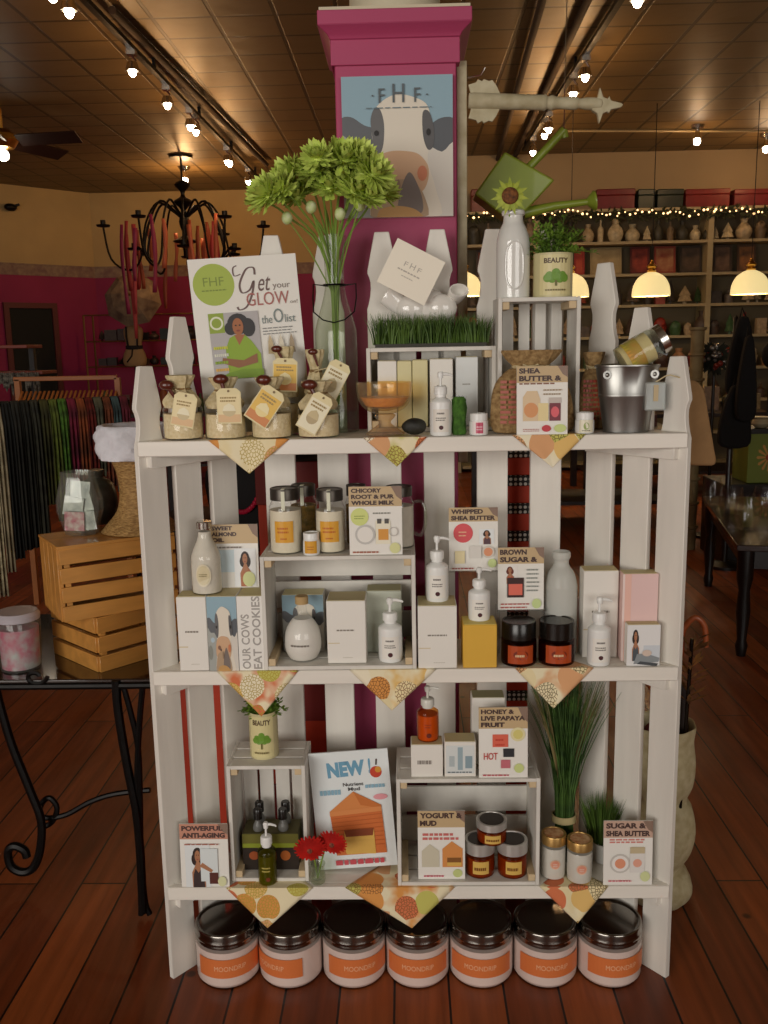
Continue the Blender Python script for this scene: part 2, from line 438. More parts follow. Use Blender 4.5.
S(MB().box(6, 6.12, YF, YR, 0, CEIL).build('wall_right', WGREY))
# street front behind the camera: piers, sill and header around two shop windows and the door gap between them
fw = MB()
wins = [(-4.9, -1.0, .6, 3.0), (1.0, 3.9, .6, 3.0)]
fw.box(wx - .12, 6, YF - .12, YF, 0, .6).box(wx - .12, 6, YF - .12, YF, 3.0, CEIL)
for a, b in ((wx - .12, -4.9), (-1.0, 1.0), (3.9, 6)): fw.box(a, b, YF - .12, YF, .6, 3.0)
S(fw.build('wall_front', WCREAM))
for i, (a, b, c, d) in enumerate(wins):
    w = MB(); t = .07
    for q in (a, (a + b) / 2 - t / 2, b - t): w.box(q, q + t, YF - .1, YF, c, d)
    w.box(a, b, YF - .1, YF, c, c + t).box(a, b, YF - .1, YF, d - t, d)
    wo = S(w.build('window_%d' % (i + 1), mat('dark_window_frame', '#2a2420', .4)))
    MB().box(a + t, b - t, YF - .06, YF - .05, c + t, d - t).build('pane', GL, wo)
# baseboards
bb = MB(); bb.box(XJ, 6, YR - .02, YR, 0, .16); S(bb.build('baseboard_back', WCREAM))

# ================================================================== LIGHT
def area(name, loc, rot, sx, sy, power, col):
    l = bpy.data.lights.new(name, 'AREA'); l.shape = 'RECTANGLE'; l.size = sx; l.size_y = sy; l.energy = power; l.color = col
    o = bpy.data.objects.new(name, l); COL.objects.link(o); o.location = loc; o.rotation_euler = rot; return o
DAY = (1.0, .94, .86)
area('daylight_window_left', (-2.95, YF + .1, 1.8), (R(90), 0, 0), 3.6, 2.2, 150, DAY)
area('daylight_window_right', (2.45, YF + .1, 1.8), (R(90), 0, 0), 2.7, 2.2, 62, DAY)
w = bpy.data.worlds.new('World'); bpy.context.scene.world = w; w.use_nodes = True
w.node_tree.nodes['Background'].inputs[0].default_value = lin('#b8c4d0'); w.node_tree.nodes['Background'].inputs[1].default_value = .6

BULB = mat('glowing_bulb', '#fff0d8', emit=26)
def plight(loc, e, col=(1, .55, .22), r=.03):
    l = bpy.data.lights.new('bulb_light', 'POINT'); l.energy = e; l.color = col; l.shadow_soft_size = r
    o = bpy.data.objects.new('bulb_light', l); COL.objects.link(o); o.location = loc
def track(px, pts, label, heads):
    """px,pts: two image points on the rail at ceiling height"""
    z = CEIL - .09
    a = onZ(*pts[0], z); b = onZ(*pts[1], z); d = (b - a).normalized()
    a = a - d * 1.5; a.z = z; b.z = z
    t = thing('track_light', label, 'track light', (a.x, a.y, z))
    L = (b - a).length; M = rotm(rz=math.atan2(d.y, d.x)); m = MB(); m.M = M
    m.box(0, L, -.02, .02, -.015, .015)
    for q in range(int(L / 1.4) + 1): m.box(q * 1.4 + .1, q * 1.4 + .14, -.01, .01, .015, .09)
    m.build('rail', IRON, t)
    for hx, hy in heads:
        p = onZ(hx, hy, z - .16); q = (p - a).dot(d); q = max(.05, min(L, q)); p = a + d * q
        h = MB(); off = (p.x - a.x, p.y - a.y)
        h.M = T(off[0], off[1], 0)
        h.box(-.03, .03, -.03, .03, -.05, -.015).tube([(0, 0, -.05), (.03, 0, -.09)], .008, 6)
        h.lathe([(.012, -.1), (.03, -.1), (.045, -.15), (.05, -.15), (.034, -.095), (0, -.085)], 12)
        ho = h.build('lamp_head', STEEL, t)
        bl = MB(); bl.M = T(off[0], off[1], 0); bl.ball((0, 0, -.155), .027, 10, 8, sc=(1, 1, 1.3)); bl.build('bulb', BULB, ho)
        plight((p.x, p.y, z - .26), 4.6)
track(None, [(85, 0), (262, 182)], 'long dark rail of spotlights on the ceiling left of the magenta pillar', [(91, 12), (78, -4), (152, 72), (186, 105), (200, 127), (212, 132), (235, 162), (244, 164), (254, 182)])
track(None, [(620, 0), (524, 150)], 'dark rail of spotlights on the ceiling right of the magenta pillar, behind the arrow', [(617, 3), (573, 78), (566, 95), (546, 130), (541, 136), (524, 153)])
# ceiling spots and cable, right
for x, y, lb in ((697, 142, 'single glowing ceiling spotlight above the right end of the tall wall shelves'), (766, 150, 'glowing ceiling spotlight cut by the right edge of the photo'), (185, 181, 'single glowing ceiling spotlight just above the black chandelier')):
    p = onZ(x, y, CEIL - .16); t = thing('ceiling_spotlight', lb, 'ceiling light', (p.x, p.y, CEIL))
    MB().lathe([(0, 0), (.07, 0), (.06, -.03), (.02, -.04), (.03, -.1), (.05, -.13), (0, -.12)], 14).build('housing', STEEL, t)
    MB().ball((0, 0, -.155), .036, 10, 8).build('bulb', BULB, t); plight((p.x, p.y, CEIL - .34), 22 if x < 300 else 5)
a = onZ(566, 131, CEIL - .02); b = onZ(790, 131, CEIL - .02)
tag(MB().tube([a, (a + b) / 2, b], .012, 6).build('ceiling_conduit', mat('pale_conduit', '#b7a47c', .5)), 'thin pale conduit running along the ceiling in front of two spotlights', 'conduit')
for (p0_, p1_, lb) in (((548, -20), (516, 94), 'thin dark pipe along the ceiling, nearest the pillar on its right'), ((597, -20), (544, 94), 'dark pipe along the ceiling just left of the right spotlight rail'), ((112, 10), (268, 166), 'dark pipe along the ceiling just right of the left spotlight rail')):
    a = onZ(*p0_, CEIL - .05); b = onZ(*p1_, CEIL - .05); b.x = a.x + (b.x - a.x) * (9 - a.y) / (b.y - a.y); b.y = 9.0
    tag(MB().tube([a, (a + b) / 2, b], .026, 10).build('ceiling_pipe', mat('dark_brown_pipe', '#33251a', .85), None), lb, 'pipe')

# ceiling fan, mostly cut by the left edge
p = onY(2, 141, 6.5); t = thing('ceiling_fan', 'dark ceiling fan with one blade reaching into view and a glowing bulb', 'ceiling fan', (p.x, p.y, p.z))
MB().lathe([(0, .1), (.06, .1), (.13, .05), (.14, 0), (.1, -.06), (0, -.07)], 18).build('motor', GOLDM, t)
MB().cyl(.018, .1, CEIL - p.z, 10).build('rod', GOLDM, t)
for i in range(5):
    a = 2 * pi * i / 5 - .12
    MB().prism([(.15, -.004), (.2, -.004), (.72, -.006), (.72, .006), (.2, .006)], -.08, .08, M=rotm(rz=a) @ rotm(rx=-.4)).build('blade', mat('dark_fan_blade', '#2c1a12', .5), t)
MB().ball((0, 0, -.12), .05, 12, 8).build('bulb', BULB, t)

# ================================================================== MAGENTA PILLAR
MAG = mat('magenta_pillar_paint', '#ae4268', .5, var=.05, scale=3)
px0 = onY(338, 200, .3).x; px1 = onY(457, 200, .3).x; pcx = (px0 + px1) / 2; pw = (px1 - px0) / 2
t = thing('pillar', 'square magenta support pillar with a stepped capital, standing behind the white shelf', 'pillar', (pcx, .3 + pw, 0)); t['kind'] = 'structure'
MB().box(-pw, pw, -pw, pw, 0, 2.15).build('shaft', MAG, t, bevel=.003)
m = MB(); m.box(-pw - .008, pw + .008, -pw - .008, pw + .008, 2.125, 2.18)
m.lathe([(0, 2.18), (pw * 1.414 + .012, 2.18), (pw * 1.414 + .02, 2.19), (pw * 1.414 + .05, 2.205), (0, 2.205)], 4, M=rotm(rz=pi / 4))
m.box(-pw - .034, pw + .034, -pw - .034, pw + .034, 2.205, 2.235)
m.build('capital', MAG, t, bevel=.002)
MB().box(-pw - .03, pw + .03, -pw - .03, pw + .03, 2.235, 2.242).cyl(pw * .78, 2.242, CEIL, 28).build('upper_column', mat('cream_column_paint', '#cfc4a8', .6), t)

# cow poster on the pillar
x0 = onY(342.5, 145, .28); x1 = onY(453, 145, .28); zt = onY(397, 75, .28).z; zb = onY(397, 217, .28).z
w_ = x1.x - x0.x; h_ = zt - zb
t = thing('poster', 'poster of a cow face under blue sky, lettered FHF, on the magenta pillar', 'poster', ((x0.x + x1.x) / 2, .299, zb))
MB().box(-w_ / 2, w_ / 2, -.015, 0, 0, h_).build('board', PAPER, t)
a = Art(w_, h_, -.015); a.cow(.0, .0, 1, 1)
a.text('F', .335, .81, .055, '#5c6468', .1, bold=0); a.text('H', .46, .81, .105, '#5c6468', .13, bold=0); a.text('F', .655, .81, .055, '#5c6468', .1, bold=0)
a.circ(.28, .86, .008, '#5c6468').circ(.77, .86, .008, '#5c6468').lines(.22, .85, .77, .79, 1, '#6d8088')
a.done(t)

# ================================================================== WHITE DISPLAY STAND
CX = .0105; HW = .6
Z1, Z2, Z3 = 1.2994, .7797, .2455
def picket(mb, w, h, th, M):
    q = w / 2; hs = []
    pr = [(.46, 0), (.93, .084), (.94, .092), (.84, .100), (.76, .112), (.75, .126), (.80, .144), (.90, .160), (1, .172)]
    L = [(-q * a, h - d) for a, d in pr]; Rr = [(q * a, h - d) for a, d in pr]
    poly = [(-q, 0), (q, 0)] + Rr[::-1] + L
    mb.prism(poly, 0, th, M=M)
stand = thing('display_shelf', 'tall white shelf stand built of fence pickets with three crowded shelves', 'shelf', (CX, 0, 0))
BY = .215; PW = .073
hts = [1.745, 1.742, 1.747, 1.750, 1.748, 1.744]
for i in range(6):
    x = -.312 + .1268 * i
    m = MB(); picket(m, PW, hts[i], .018, T(x, BY, 0)); m.build('back_picket', WHITE, stand, bevel=.0015, seg=1)
ang = R(50)
for sgn in (-1, 1):
    for s0, s1, h in ((.0, .071, 1.458), (.094, .166, 1.563), (.195, .27, 1.665)):
        c = (s0 + s1) / 2
        # board runs from front corner inward and back; thickness lies outside
        M = T(sgn * (HW - .012 - cos(ang) * c), sin(ang) * c, 0) @ rotm(rz=-sgn * ang)
        m = MB(); picket(m, s1 - s0, h, .015, M); 
        m.build('side_picket', WHITE, stand, bevel=.0015, seg=1)
for z in (Z1, Z2, Z3):
    # trapezoid shelf
    fx = HW - .012; bx = HW - cos(ang) * .27
    m = MB(); poly = [(-fx, 0.016), (fx, 0.016), (bx - .012, BY - .004), (-bx + .012, BY - .004)]
    vs = [(x, y, z - .016) for x, y in poly] + [(x, y, z - .001) for x, y in poly]
    m.add(vs, [(3, 2, 1, 0), (4, 5, 6, 7), (0, 1, 5, 4), (1, 2, 6, 5), (2, 3, 7, 6), (3, 0, 4, 7)])
    m.build('shelf_board', WHITEX, stand, bevel=.001, seg=1)
    MB().box(-fx, fx, -.003, .015, z - .034, z - .001).build('shelf_edge', WHITEX, stand, bevel=.002, seg=1)
    for sgn in (-1, 1):
        M = T(sgn * (HW - .020), .02, 0) @ rotm(rz=-sgn * ang)
        m = MB()
        if sgn < 0: m.box(.0, .24, -.024, -.002, z - .06, z - .0175, M=M)
        else: m.box(-.24, .0, -.024, -.002, z - .06, z - .0175, M=M)
        m.build('cleat', WHITE, stand, bevel=.0015, seg=1)
# ================================================================== BUILDERS FOR GOODS
HEAD = '#c9ae84'; INKD = '#4a3430'
def sign_card(label, box, z, y, title, draw, head=.26, tilt=.06, rz=0, hcol=HEAD, ink=INKD, name='sign_card', dz=0, tsz=None):
    x0, x1, yt, yb = box
    X, Y, w, h = fit(x0, x1, yt, yb, z, y)
    t = thing(name, label, 'sign', (X, Y, z), rz)
    M = rotm(rx=-tilt)
    m = MB(); m.box(-w / 2, w / 2, 0, .004, 0, h, 0, M=M); p = m.build('panel', PAPER, t)
    ft = .03; aa = math.atan2(ft - (h * .6 * tilt + .004), h * .6)
    f = MB(); f.prism([(-.012, 0), (.012, 0), (.009, h * .6), (-.009, h * .6)], 0, .0015, M=T(0, ft, 0) @ rotm(rx=aa))
    f.build('easel_foot', PAPER, t)
    a = Art(w, h); a.mb.M = M
    if title:
        a.rect(0, 1 - head, 1, 1, hcol)
        a.poly([(.8, 1), (1, 1), (1, 1 - head * .7), (.9, 1 - head * .5)], '#8d7464')
        n = len(title); q = head * .92 / n
        for i, s in enumerate(title):
            hh = q * .72
            a.text(s, .045, 1 - head * .04 - (i + 1) * q + q * .12, min(.9, len(s) * hh * h / w * .98), ink, hh, bold=.05)
        if head < .3: pass
    draw(a)
    a.done(t)
    return t, X, Y, w, h

def box_thing(name, label, box, z, y, depth, m, top=None, draw=None, cat='box', rz=0, h=None, group=None, bev=.0015):
    X, Y, w, hh = fit(*box, z, y); h = h or hh
    t = thing(name, label, cat, (X, Y, z), rz, group)
    MB().box(-w / 2, w / 2, 0, depth, 0, h).build('carton', m, t, bevel=bev, seg=1)
    mt = MB(); mt.box(-w / 2 + .002, w / 2 - .002, .002, depth - .002, h, h + .0008); mt.build('lid_flap', top or WARM_TOP, t)  # top sheet; default colour has the warm lamplight painted in
    if draw:
        a = Art(w, h); draw(a); a.done(t)
    return X, Y, w, h, t
def plain_logo(a):
    a.text('farmhouse', .25, .5, .5, '#8b8478', bold=0); a.lines(.35, .65, .43, .46, 1, '#a09a90'); a.rect(0, .3, .35, .305, '#d8ccb0'); a.lines(.35, .7, .08, .1, 1, '#b0a898')
def bar_logo(a):
    a.lines(.25, .8, .52, .56, 1, '#877f74', .6); a.rect(.02, .32, .32, .335, '#d9c9a4'); a.lines(.4, .7, .09, .11, 1, '#b5ac9c')

def pump(name, label, box, z, y, bodym, cont, capm=PLW, lab='#f1ede4', badge='#4a1c22', clear=False, rz=0, label_draw=None):
    x0, x1, yt, yb = box
    X, Y, w, h = fit(x0, x1, yt, yb, z, y); r = w / 2
    t = thing(name, label, 'bottle', (X, Y + r, z), rz)
    bh = h * .60
    o = prof([(r * .85, .0), (r, .006), (r, bh * .78), (r * .93, bh * .9), (r * .55, bh * .98), (r * .42, bh)], 3)
    MB().lathe([(0, 0)] + o + [(0, bh)], 24).build('bottle_body', bodym, t)
    if cont:
        MB().lathe([(0, .002)] + [(q * .95, zz * .985 + .002) for q, zz in o if zz < bh * .86] + [(0, bh * .82)], 20).build('contents', cont, t)
    m = MB(); m.lathe([(0, bh), (r * .5, bh), (r * .5, bh + h * .04), (r * .62, bh + h * .045), (r * .62, bh + h * .15), (r * .55, bh + h * .17), (r * .2, bh + h * .18), (0, bh + h * .18)], 18)
    m.build('collar', capm, t)
    m = MB(); m.cyl(r * .12, bh + h * .17, h * .93, 10)
    m.lathe([(0, h * .90), (r * .24, h * .90), (r * .3, h * .97), (r * .2, h), (0, h)], 14)
    m.tube([(0, 0, h * .96), (r * .5, 0, h * .965), (r * 1.0, 0, h * .945), (r * 1.1, 0, h * .925)], [r * .16, r * .14, r * .11, r * .08], 8)
    m.M = rotm(); pm = m.build('nozzle', capm, t)
    a = Art(r * 1.5, bh * .6, z0=bh * .1, step=.0002, warp=lambda x, zz, e: ((r + .0006 + e) * sin(x / r), -(r + .0006 + e) * cos(x / r), zz))
    if lab: a.rect(0, 0, 1, 1, lab)
    if label_draw: label_draw(a)
    else:
        a.lines(.25, .75, .78, .9, 1, '#6c6660', .6); a.lines(.18, .82, .5, .68, 2, '#7c7670', .5)
        if badge: a.circ(.5, .2, .13, badge)
    a.done(t, 'label_print')
    return t, X, Y, w, h

def jar(name, label, box, z, y, glassm, cont, lidm, lab=None, lidh=.16, fill=.8, ribbon=None, draw=None, lw=1.5, lz=(.18, .62), sh=None, cat='jar', neck=.88, rz=0, group=None, at=None, wh=None):
    if at is None: X, Y, w, h = fit(*box, z, y)
    else: (X, Y), (w, h) = at, wh
    r = w / 2
    t = thing(name, label, cat, (X, Y + r if at is None else Y, z), rz, group)
    bh = h * (1 - lidh)
    o = sh(r, bh) if sh else prof([(r * .9, 0), (r, .005), (r, bh * .82), (r * .95, bh * .92), (r * neck, bh * .97), (r * neck, bh)], 3)
    MB().lathe([(0, 0)] + o, 28).build('glass', glassm, t)
    if cont:
        c = [(q * .955, max(.0025, zz)) for q, zz in o if zz <= bh * fill]
        MB().lathe([(0, .0025)] + c + [(c[-1][0], bh * fill), (0, bh * fill)], 24).build('contents', cont, t)
    lr = r * (neck + .06)
    MB().lathe([(0, bh - h * .01), (lr, bh - h * .01), (lr, h * .985), (lr * .97, h), (lr * .86, h), (lr * .84, h - .0015), (0, h - .0015)], 28).build('lid', lidm, t)
    if lab or draw:
        a = Art(r * lw, bh * (lz[1] - lz[0]), z0=bh * lz[0], step=.0002, warp=lambda x, zz, e: ((r + .0006 + e) * sin(x / r), -(r + .0006 + e) * cos(x / r), zz))
        if lab: a.rect(0, 0, 1, 1, lab)
        if draw: draw(a)
        a.done(t, 'label_print', INKG)
    if ribbon:
        m = MB(); m.box(-.004, .004, -lr - .0025, -lr - .001, bh * .82, h - .004); m.box(-.004, .004, -lr - .002, -.3 * lr, h, h + .001); m.build('ribbon', mat('pale_seal_strip', '#dfe0c8', .5), t)
    return t, X, Y, w, h

def bottle(name, label, box, z, y, shape, m, cap=None, cont=None, lab=None, cat='bottle', draw=None, lz=(.2, .6), lw=1.4, fill=.8, capz=.9):
    X, Y, w, h = fit(*box, z, y); r = w / 2
    t = thing(name, label, cat, (X, Y + r, z))
    o = prof([(a * r, b * h) for a, b in shape], 4)
    MB().lathe([(0, 0)] + o, 30).build('bottle_body', m, t)
    if cont:
        c = [(q * .95, max(.0025, zz)) for q, zz in o if zz <= h * fill]
        MB().lathe([(0, .0025)] + c + [(0, c[-1][1])], 24).build('contents', cont, t)
    if cap:
        q = shape[-1][0] * r * 1.15
        MB().lathe([(0, h * capz), (q, h * capz), (q, h * .99), (q * .9, h), (0, h)], 20).build('cap', cap, t)
    if lab or draw:
        a = Art(r * lw, h * (lz[1] - lz[0]), z0=h * lz[0], step=.0002, warp=lambda x, zz, e: ((r + .0008 + e) * sin(x / r), -(r + .0008 + e) * cos(x / r), zz))
        if lab: a.rect(0, 0, 1, 1, lab)
        if draw: draw(a)
        a.done(t, 'label_print')
    return t, X, Y, w, h

def crate(label, box, z, y, depth, slat='h', h=None, nback=4, gap=.012):
    """whitewashed crate standing on its side, open towards the viewer"""
    X, Y, w, hh = fit(*box, z, y); h = h or hh; th = .009
    t = thing('wooden_crate', label, 'crate', (X, Y, z))
    MB().box(-w / 2, -w / 2 + th, 0, depth, 0, h).build('side_panel', CRATEW, t, bevel=.001, seg=1)
    MB().box(w / 2 - th, w / 2, 0, depth, 0, h).build('side_panel', CRATEW, t, bevel=.001, seg=1)
    n = 3; g = .006; d = (depth - g * (n - 1)) / n
    m = MB(); [m.box(-w / 2 + th, w / 2 - th, i * (d + g), i * (d + g) + d, h - th, h) for i in range(n)]; m.build('top_slats', CRATEW, t, bevel=.001, seg=1)
    m = MB(); [m.box(-w / 2 + th, w / 2 - th, i * (d + g), i * (d + g) + d, 0, th) for i in range(n)]; m.build('bottom_slats', CRATEW, t, bevel=.001, seg=1)
    m = MB(); W = w - 2 * th; H = h - 2 * th
    if slat == 'h':
        s = (H - gap * (nback + 1)) / nback
        for i in range(nback): m.box(-W / 2, W / 2, depth - .009, depth - .001, th + gap + i * (s + gap), th + gap + i * (s + gap) + s)
    else:
        s = (W - gap * (nback + 1)) / nback
        for i in range(nback): m.box(-W / 2 + gap + i * (s + gap), -W / 2 + gap + i * (s + gap) + s, depth - .009, depth - .001, th, h - th)
    m.build('back_slats', CRATEW, t, bevel=.001, seg=1)
    q = .016
    for sx_ in (-1, 1):
        for zz in (th, h - th - q):
            m = MB(); m.box(sx_ * (W / 2 - q / 2) - q / 2, sx_ * (W / 2 - q / 2) + q / 2, .004, depth - .01, zz, zz + q)
            m.build('corner_batten', mat('bare_pine_batten', '#cdb690', .7, var=.1, scale=20), t, bevel=.0008, seg=1)
    return X, Y, w, h, t

def blades(mb, cx, cy, z, rx, ry, h, n, lean=.3, w=.0025, seg=3, jit=.25, fan=1.0):
    for i in range(n):
        a = random.uniform(0, 2 * pi); q = math.sqrt(random.random())
        x = cx + rx * q * cos(a); yv = cy + ry * q * sin(a)
        hh = h * random.uniform(1 - jit, 1 + jit * .3)
        dx = (x - cx) / max(rx, 1e-4) * lean * hh * fan + random.uniform(-.12, .12) * hh * lean * 2; dy = (yv - cy) / max(ry, 1e-4) * lean * hh * .6 + random.uniform(-.05, .05) * hh
        f = random.uniform(0, pi); vx, vy = cos(f) * w, sin(f) * w
        vs = []
        for k in range(seg + 1):
            u = k / seg; ww = 1 - u ** 2 * .95
            bx = x + dx * u ** 1.6; by = yv + dy * u ** 1.6; bz = z + hh * (u - .12 * u * u * abs(dx) / max(hh, 1e-4))
            vs += [(bx - vx * ww, by - vy * ww, bz), (bx + vx * ww, by + vy * ww, bz)]
        mb.add(vs, [(2 * k, 2 * k + 1, 2 * k + 3, 2 * k + 2) for k in range(seg)])
    return mb

# ---------------------------------------------------------------- napkins hanging over the shelf edges
def napkin_mat(name, seed, cols, line='#6a5a30'):
    m = bpy.data.materials.new(name); m.use_nodes = True; nt = m.node_tree; N = nt.nodes; L = nt.links
    b = N['Principled BSDF']; b.inputs['Roughness'].default_value = .9
    tc = N.new('ShaderNodeTexCoord'); sp_ = N.new('ShaderNodeSeparateXYZ'); L.new(tc.outputs['Object'], sp_.inputs[0])
    sb = N.new('ShaderNodeMath'); sb.operation = 'SUBTRACT'; L.new(sp_.outputs['Y'], sb.inputs[0]); L.new(sp_.outputs['Z'], sb.inputs[1])
    cb_ = N.new('ShaderNodeCombineXYZ'); L.new(sp_.outputs['X'], cb_.inputs[0]); L.new(sb.outputs[0], cb_.inputs[1]); cb_.inputs[2].default_value = seed
    mpp = N.new('ShaderNodeMapping'); mpp.inputs['Location'].default_value = (seed * 1.7, seed * .9, 0); L.new(cb_.outputs[0], mpp.inputs[0])
    v = N.new('ShaderNodeTexVoronoi'); v.inputs['Scale'].default_value = 17; v.inputs['Randomness'].default_value = .75; v.voronoi_dimensions = '2D'; L.new(mpp.outputs[0], v.inputs['Vector'])
    hsv = N.new('ShaderNodeSeparateColor'); L.new(v.outputs['Color'], hsv.inputs[0])
    cr = N.new('ShaderNodeValToRGB'); cr.color_ramp.interpolation = 'CONSTANT'
    while len(cr.color_ramp.elements) < len(cols): cr.color_ramp.elements.new(.5)
    for i, c in enumerate(cols): cr.color_ramp.elements[i].position = i / len(cols); cr.color_ramp.elements[i].color = lin(c)
    L.new(hsv.outputs[0], cr.inputs[0])
    def math_(op, a, b_):
        q = N.new('ShaderNodeMath'); q.operation = op
        for i_, x in enumerate((a, b_)):
            if isinstance(x, (int, float)): q.inputs[i_].default_value = x
            else: L.new(x, q.inputs[i_])
        return q.outputs[0]
    def mix_(f, a, b_):
        q = N.new('ShaderNodeMix'); q.data_type = 'RGBA'
        L.new(f, q.inputs[0])
        for i_, x in ((6, a), (7, b_)):
            if isinstance(x, str): q.inputs[i_].default_value = lin(x)
            else: L.new(x, q.inputs[i_])
        return q.outputs[2]
    inside = math_('LESS_THAN', v.outputs['Distance'], .47)
    v2 = N.new('ShaderNodeTexVoronoi'); v2.voronoi_dimensions = '2D'; v2.feature = 'DISTANCE_TO_EDGE'; v2.inputs['Scale'].default_value = 150; L.new(mpp.outputs[0], v2.inputs['Vector'])
    petal = math_('LESS_THAN', v2.outputs['Distance'], .09)
    drawn = math_('GREATER_THAN', hsv.outputs[1], .35)
    lines = math_('MULTIPLY', math_('MULTIPLY', petal, inside), drawn)
    nz = N.new('ShaderNodeTexNoise'); nz.inputs['Scale'].default_value = 22; L.new(mpp.outputs[0], nz.inputs['Vector'])
    wash = N.new('ShaderNodeValToRGB'); wash.color_ramp.elements[0].position = .42; wash.color_ramp.elements[0].color = lin(cols[1]); wash.color_ramp.elements[1].position = .6; wash.color_ramp.elements[1].color = lin('#efe3bf'); L.new(nz.outputs['Fac'], wash.inputs['Fac'])
    base = mix_(inside, wash.outputs[0], cr.outputs[0])
    mx_out = mix_(lines, base, line)
    L.new(mx_out, b.inputs['Base Color']); return m
NAPC = ['#efe2bc', '#df9a50', '#ecdcae', '#c9c466', '#f2e8cc', '#d97a50', '#e6bf74', '#dfa878']
nap_i = 0
def napkin(label, xl, xr, tip, z, zoff=.0):
    """square of printed cotton, one corner hanging over the edge"""
    global nap_i
    ye = -.0045; a = onY(xl, tip[1] - 30, ye); b = onY(xr, tip[1] - 30, ye)
    e0 = onZ(xl, 440 if z > 1.2 else 668 if z > .6 else 888, z).x; e1 = onZ(xr, 440 if z > 1.2 else 668 if z > .6 else 888, z).x
    tp = onY(tip[0], tip[1], ye)
    n = 12; m = MB(); vs = []; fs = []
    hang = z - tp.z
    back = min((e1 - e0) / 2, .15)
    rows = []
    for k in range(n + 1):     # hanging rows, k=0 edge, k=n tip
        u = k / n; xa = e0 + (tp.x - e0) * u; xb = e1 + (tp.x - e1) * u
        rows.append([(xa + (xb - xa) * i / n, ye - .0015 - .004 * sin(3 * pi * i / n) * u * (1 - u) * 2 - .006 * u, z - .0003 - hang * u) for i in range(n + 1)])
    top = []
    for k in range(5, 0, -1):
        u = k / 5; xa = e0 + ((e0 + e1) / 2 - e0) * u * .9; xb = e1 + ((e0 + e1) / 2 - e1) * u * .9
        top.append([(xa + (xb - xa) * i / n, -.002 + back * u, z - .0003) for i in range(n + 1)])
    rows = top + rows
    for r_ in rows: vs += [(x - tp.x, y - ye, zz - z) for x, y, zz in r_]
    W = n + 1
    for k in range(len(rows) - 1):
        for i in range(n): fs.append((k * W + i, k * W + i + 1, (k + 1) * W + i + 1, (k + 1) * W + i))
    m.add(vs, fs)
    nap_i += 1
    cols = NAPC[nap_i % 8:] + NAPC[:nap_i % 8]
    o = m.build('cloth_napkin', napkin_mat('printed_cotton_%d' % nap_i, nap_i * 1.37, cols, ['#6a5a30', '#b59a35', '#8a5a30'][nap_i % 3]), None, (tp.x, ye, z))
    s = o.modifiers.new('Solidify', 'SOLIDIFY'); s.thickness = .0005
    tag(o, label, 'napkin')
napkin('orange and cream flowered napkin corner hanging off the top shelf under the glass scoop jars', 209, 288, (250, 473), Z1)
napkin('pale yellow flowered napkin corner hanging off the top shelf under the amber bowl', 362, 428, (397, 466), Z1)
napkin('yellow mesh-patterned napkin corner hanging off the top shelf under the SHEA BUTTER card', 518, 598, (552, 467), Z1)
napkin('flowered napkin corner on the middle shelf in front of the cookie-eating cow boxes', 219, 299, (262, 715), Z2)
napkin('mostly orange napkin corner hanging off the middle shelf below the white crate', 350, 436, (392, 709), Z2)
napkin('pale napkin corner hanging off the middle shelf below the two dark red jars', 515, 594, (553, 707), Z2)
napkin('red and green flowered napkin corner on the bottom shelf below the green pump bottle', 226, 313, (268, 926), Z3)
napkin('large flowered napkin corner on the bottom shelf between the NEW! board and white crate', 345, 455, (412, 926), Z3)
napkin('green and cream napkin corner on the bottom shelf below the two candle jars', 540, 609, (577, 921), Z3)
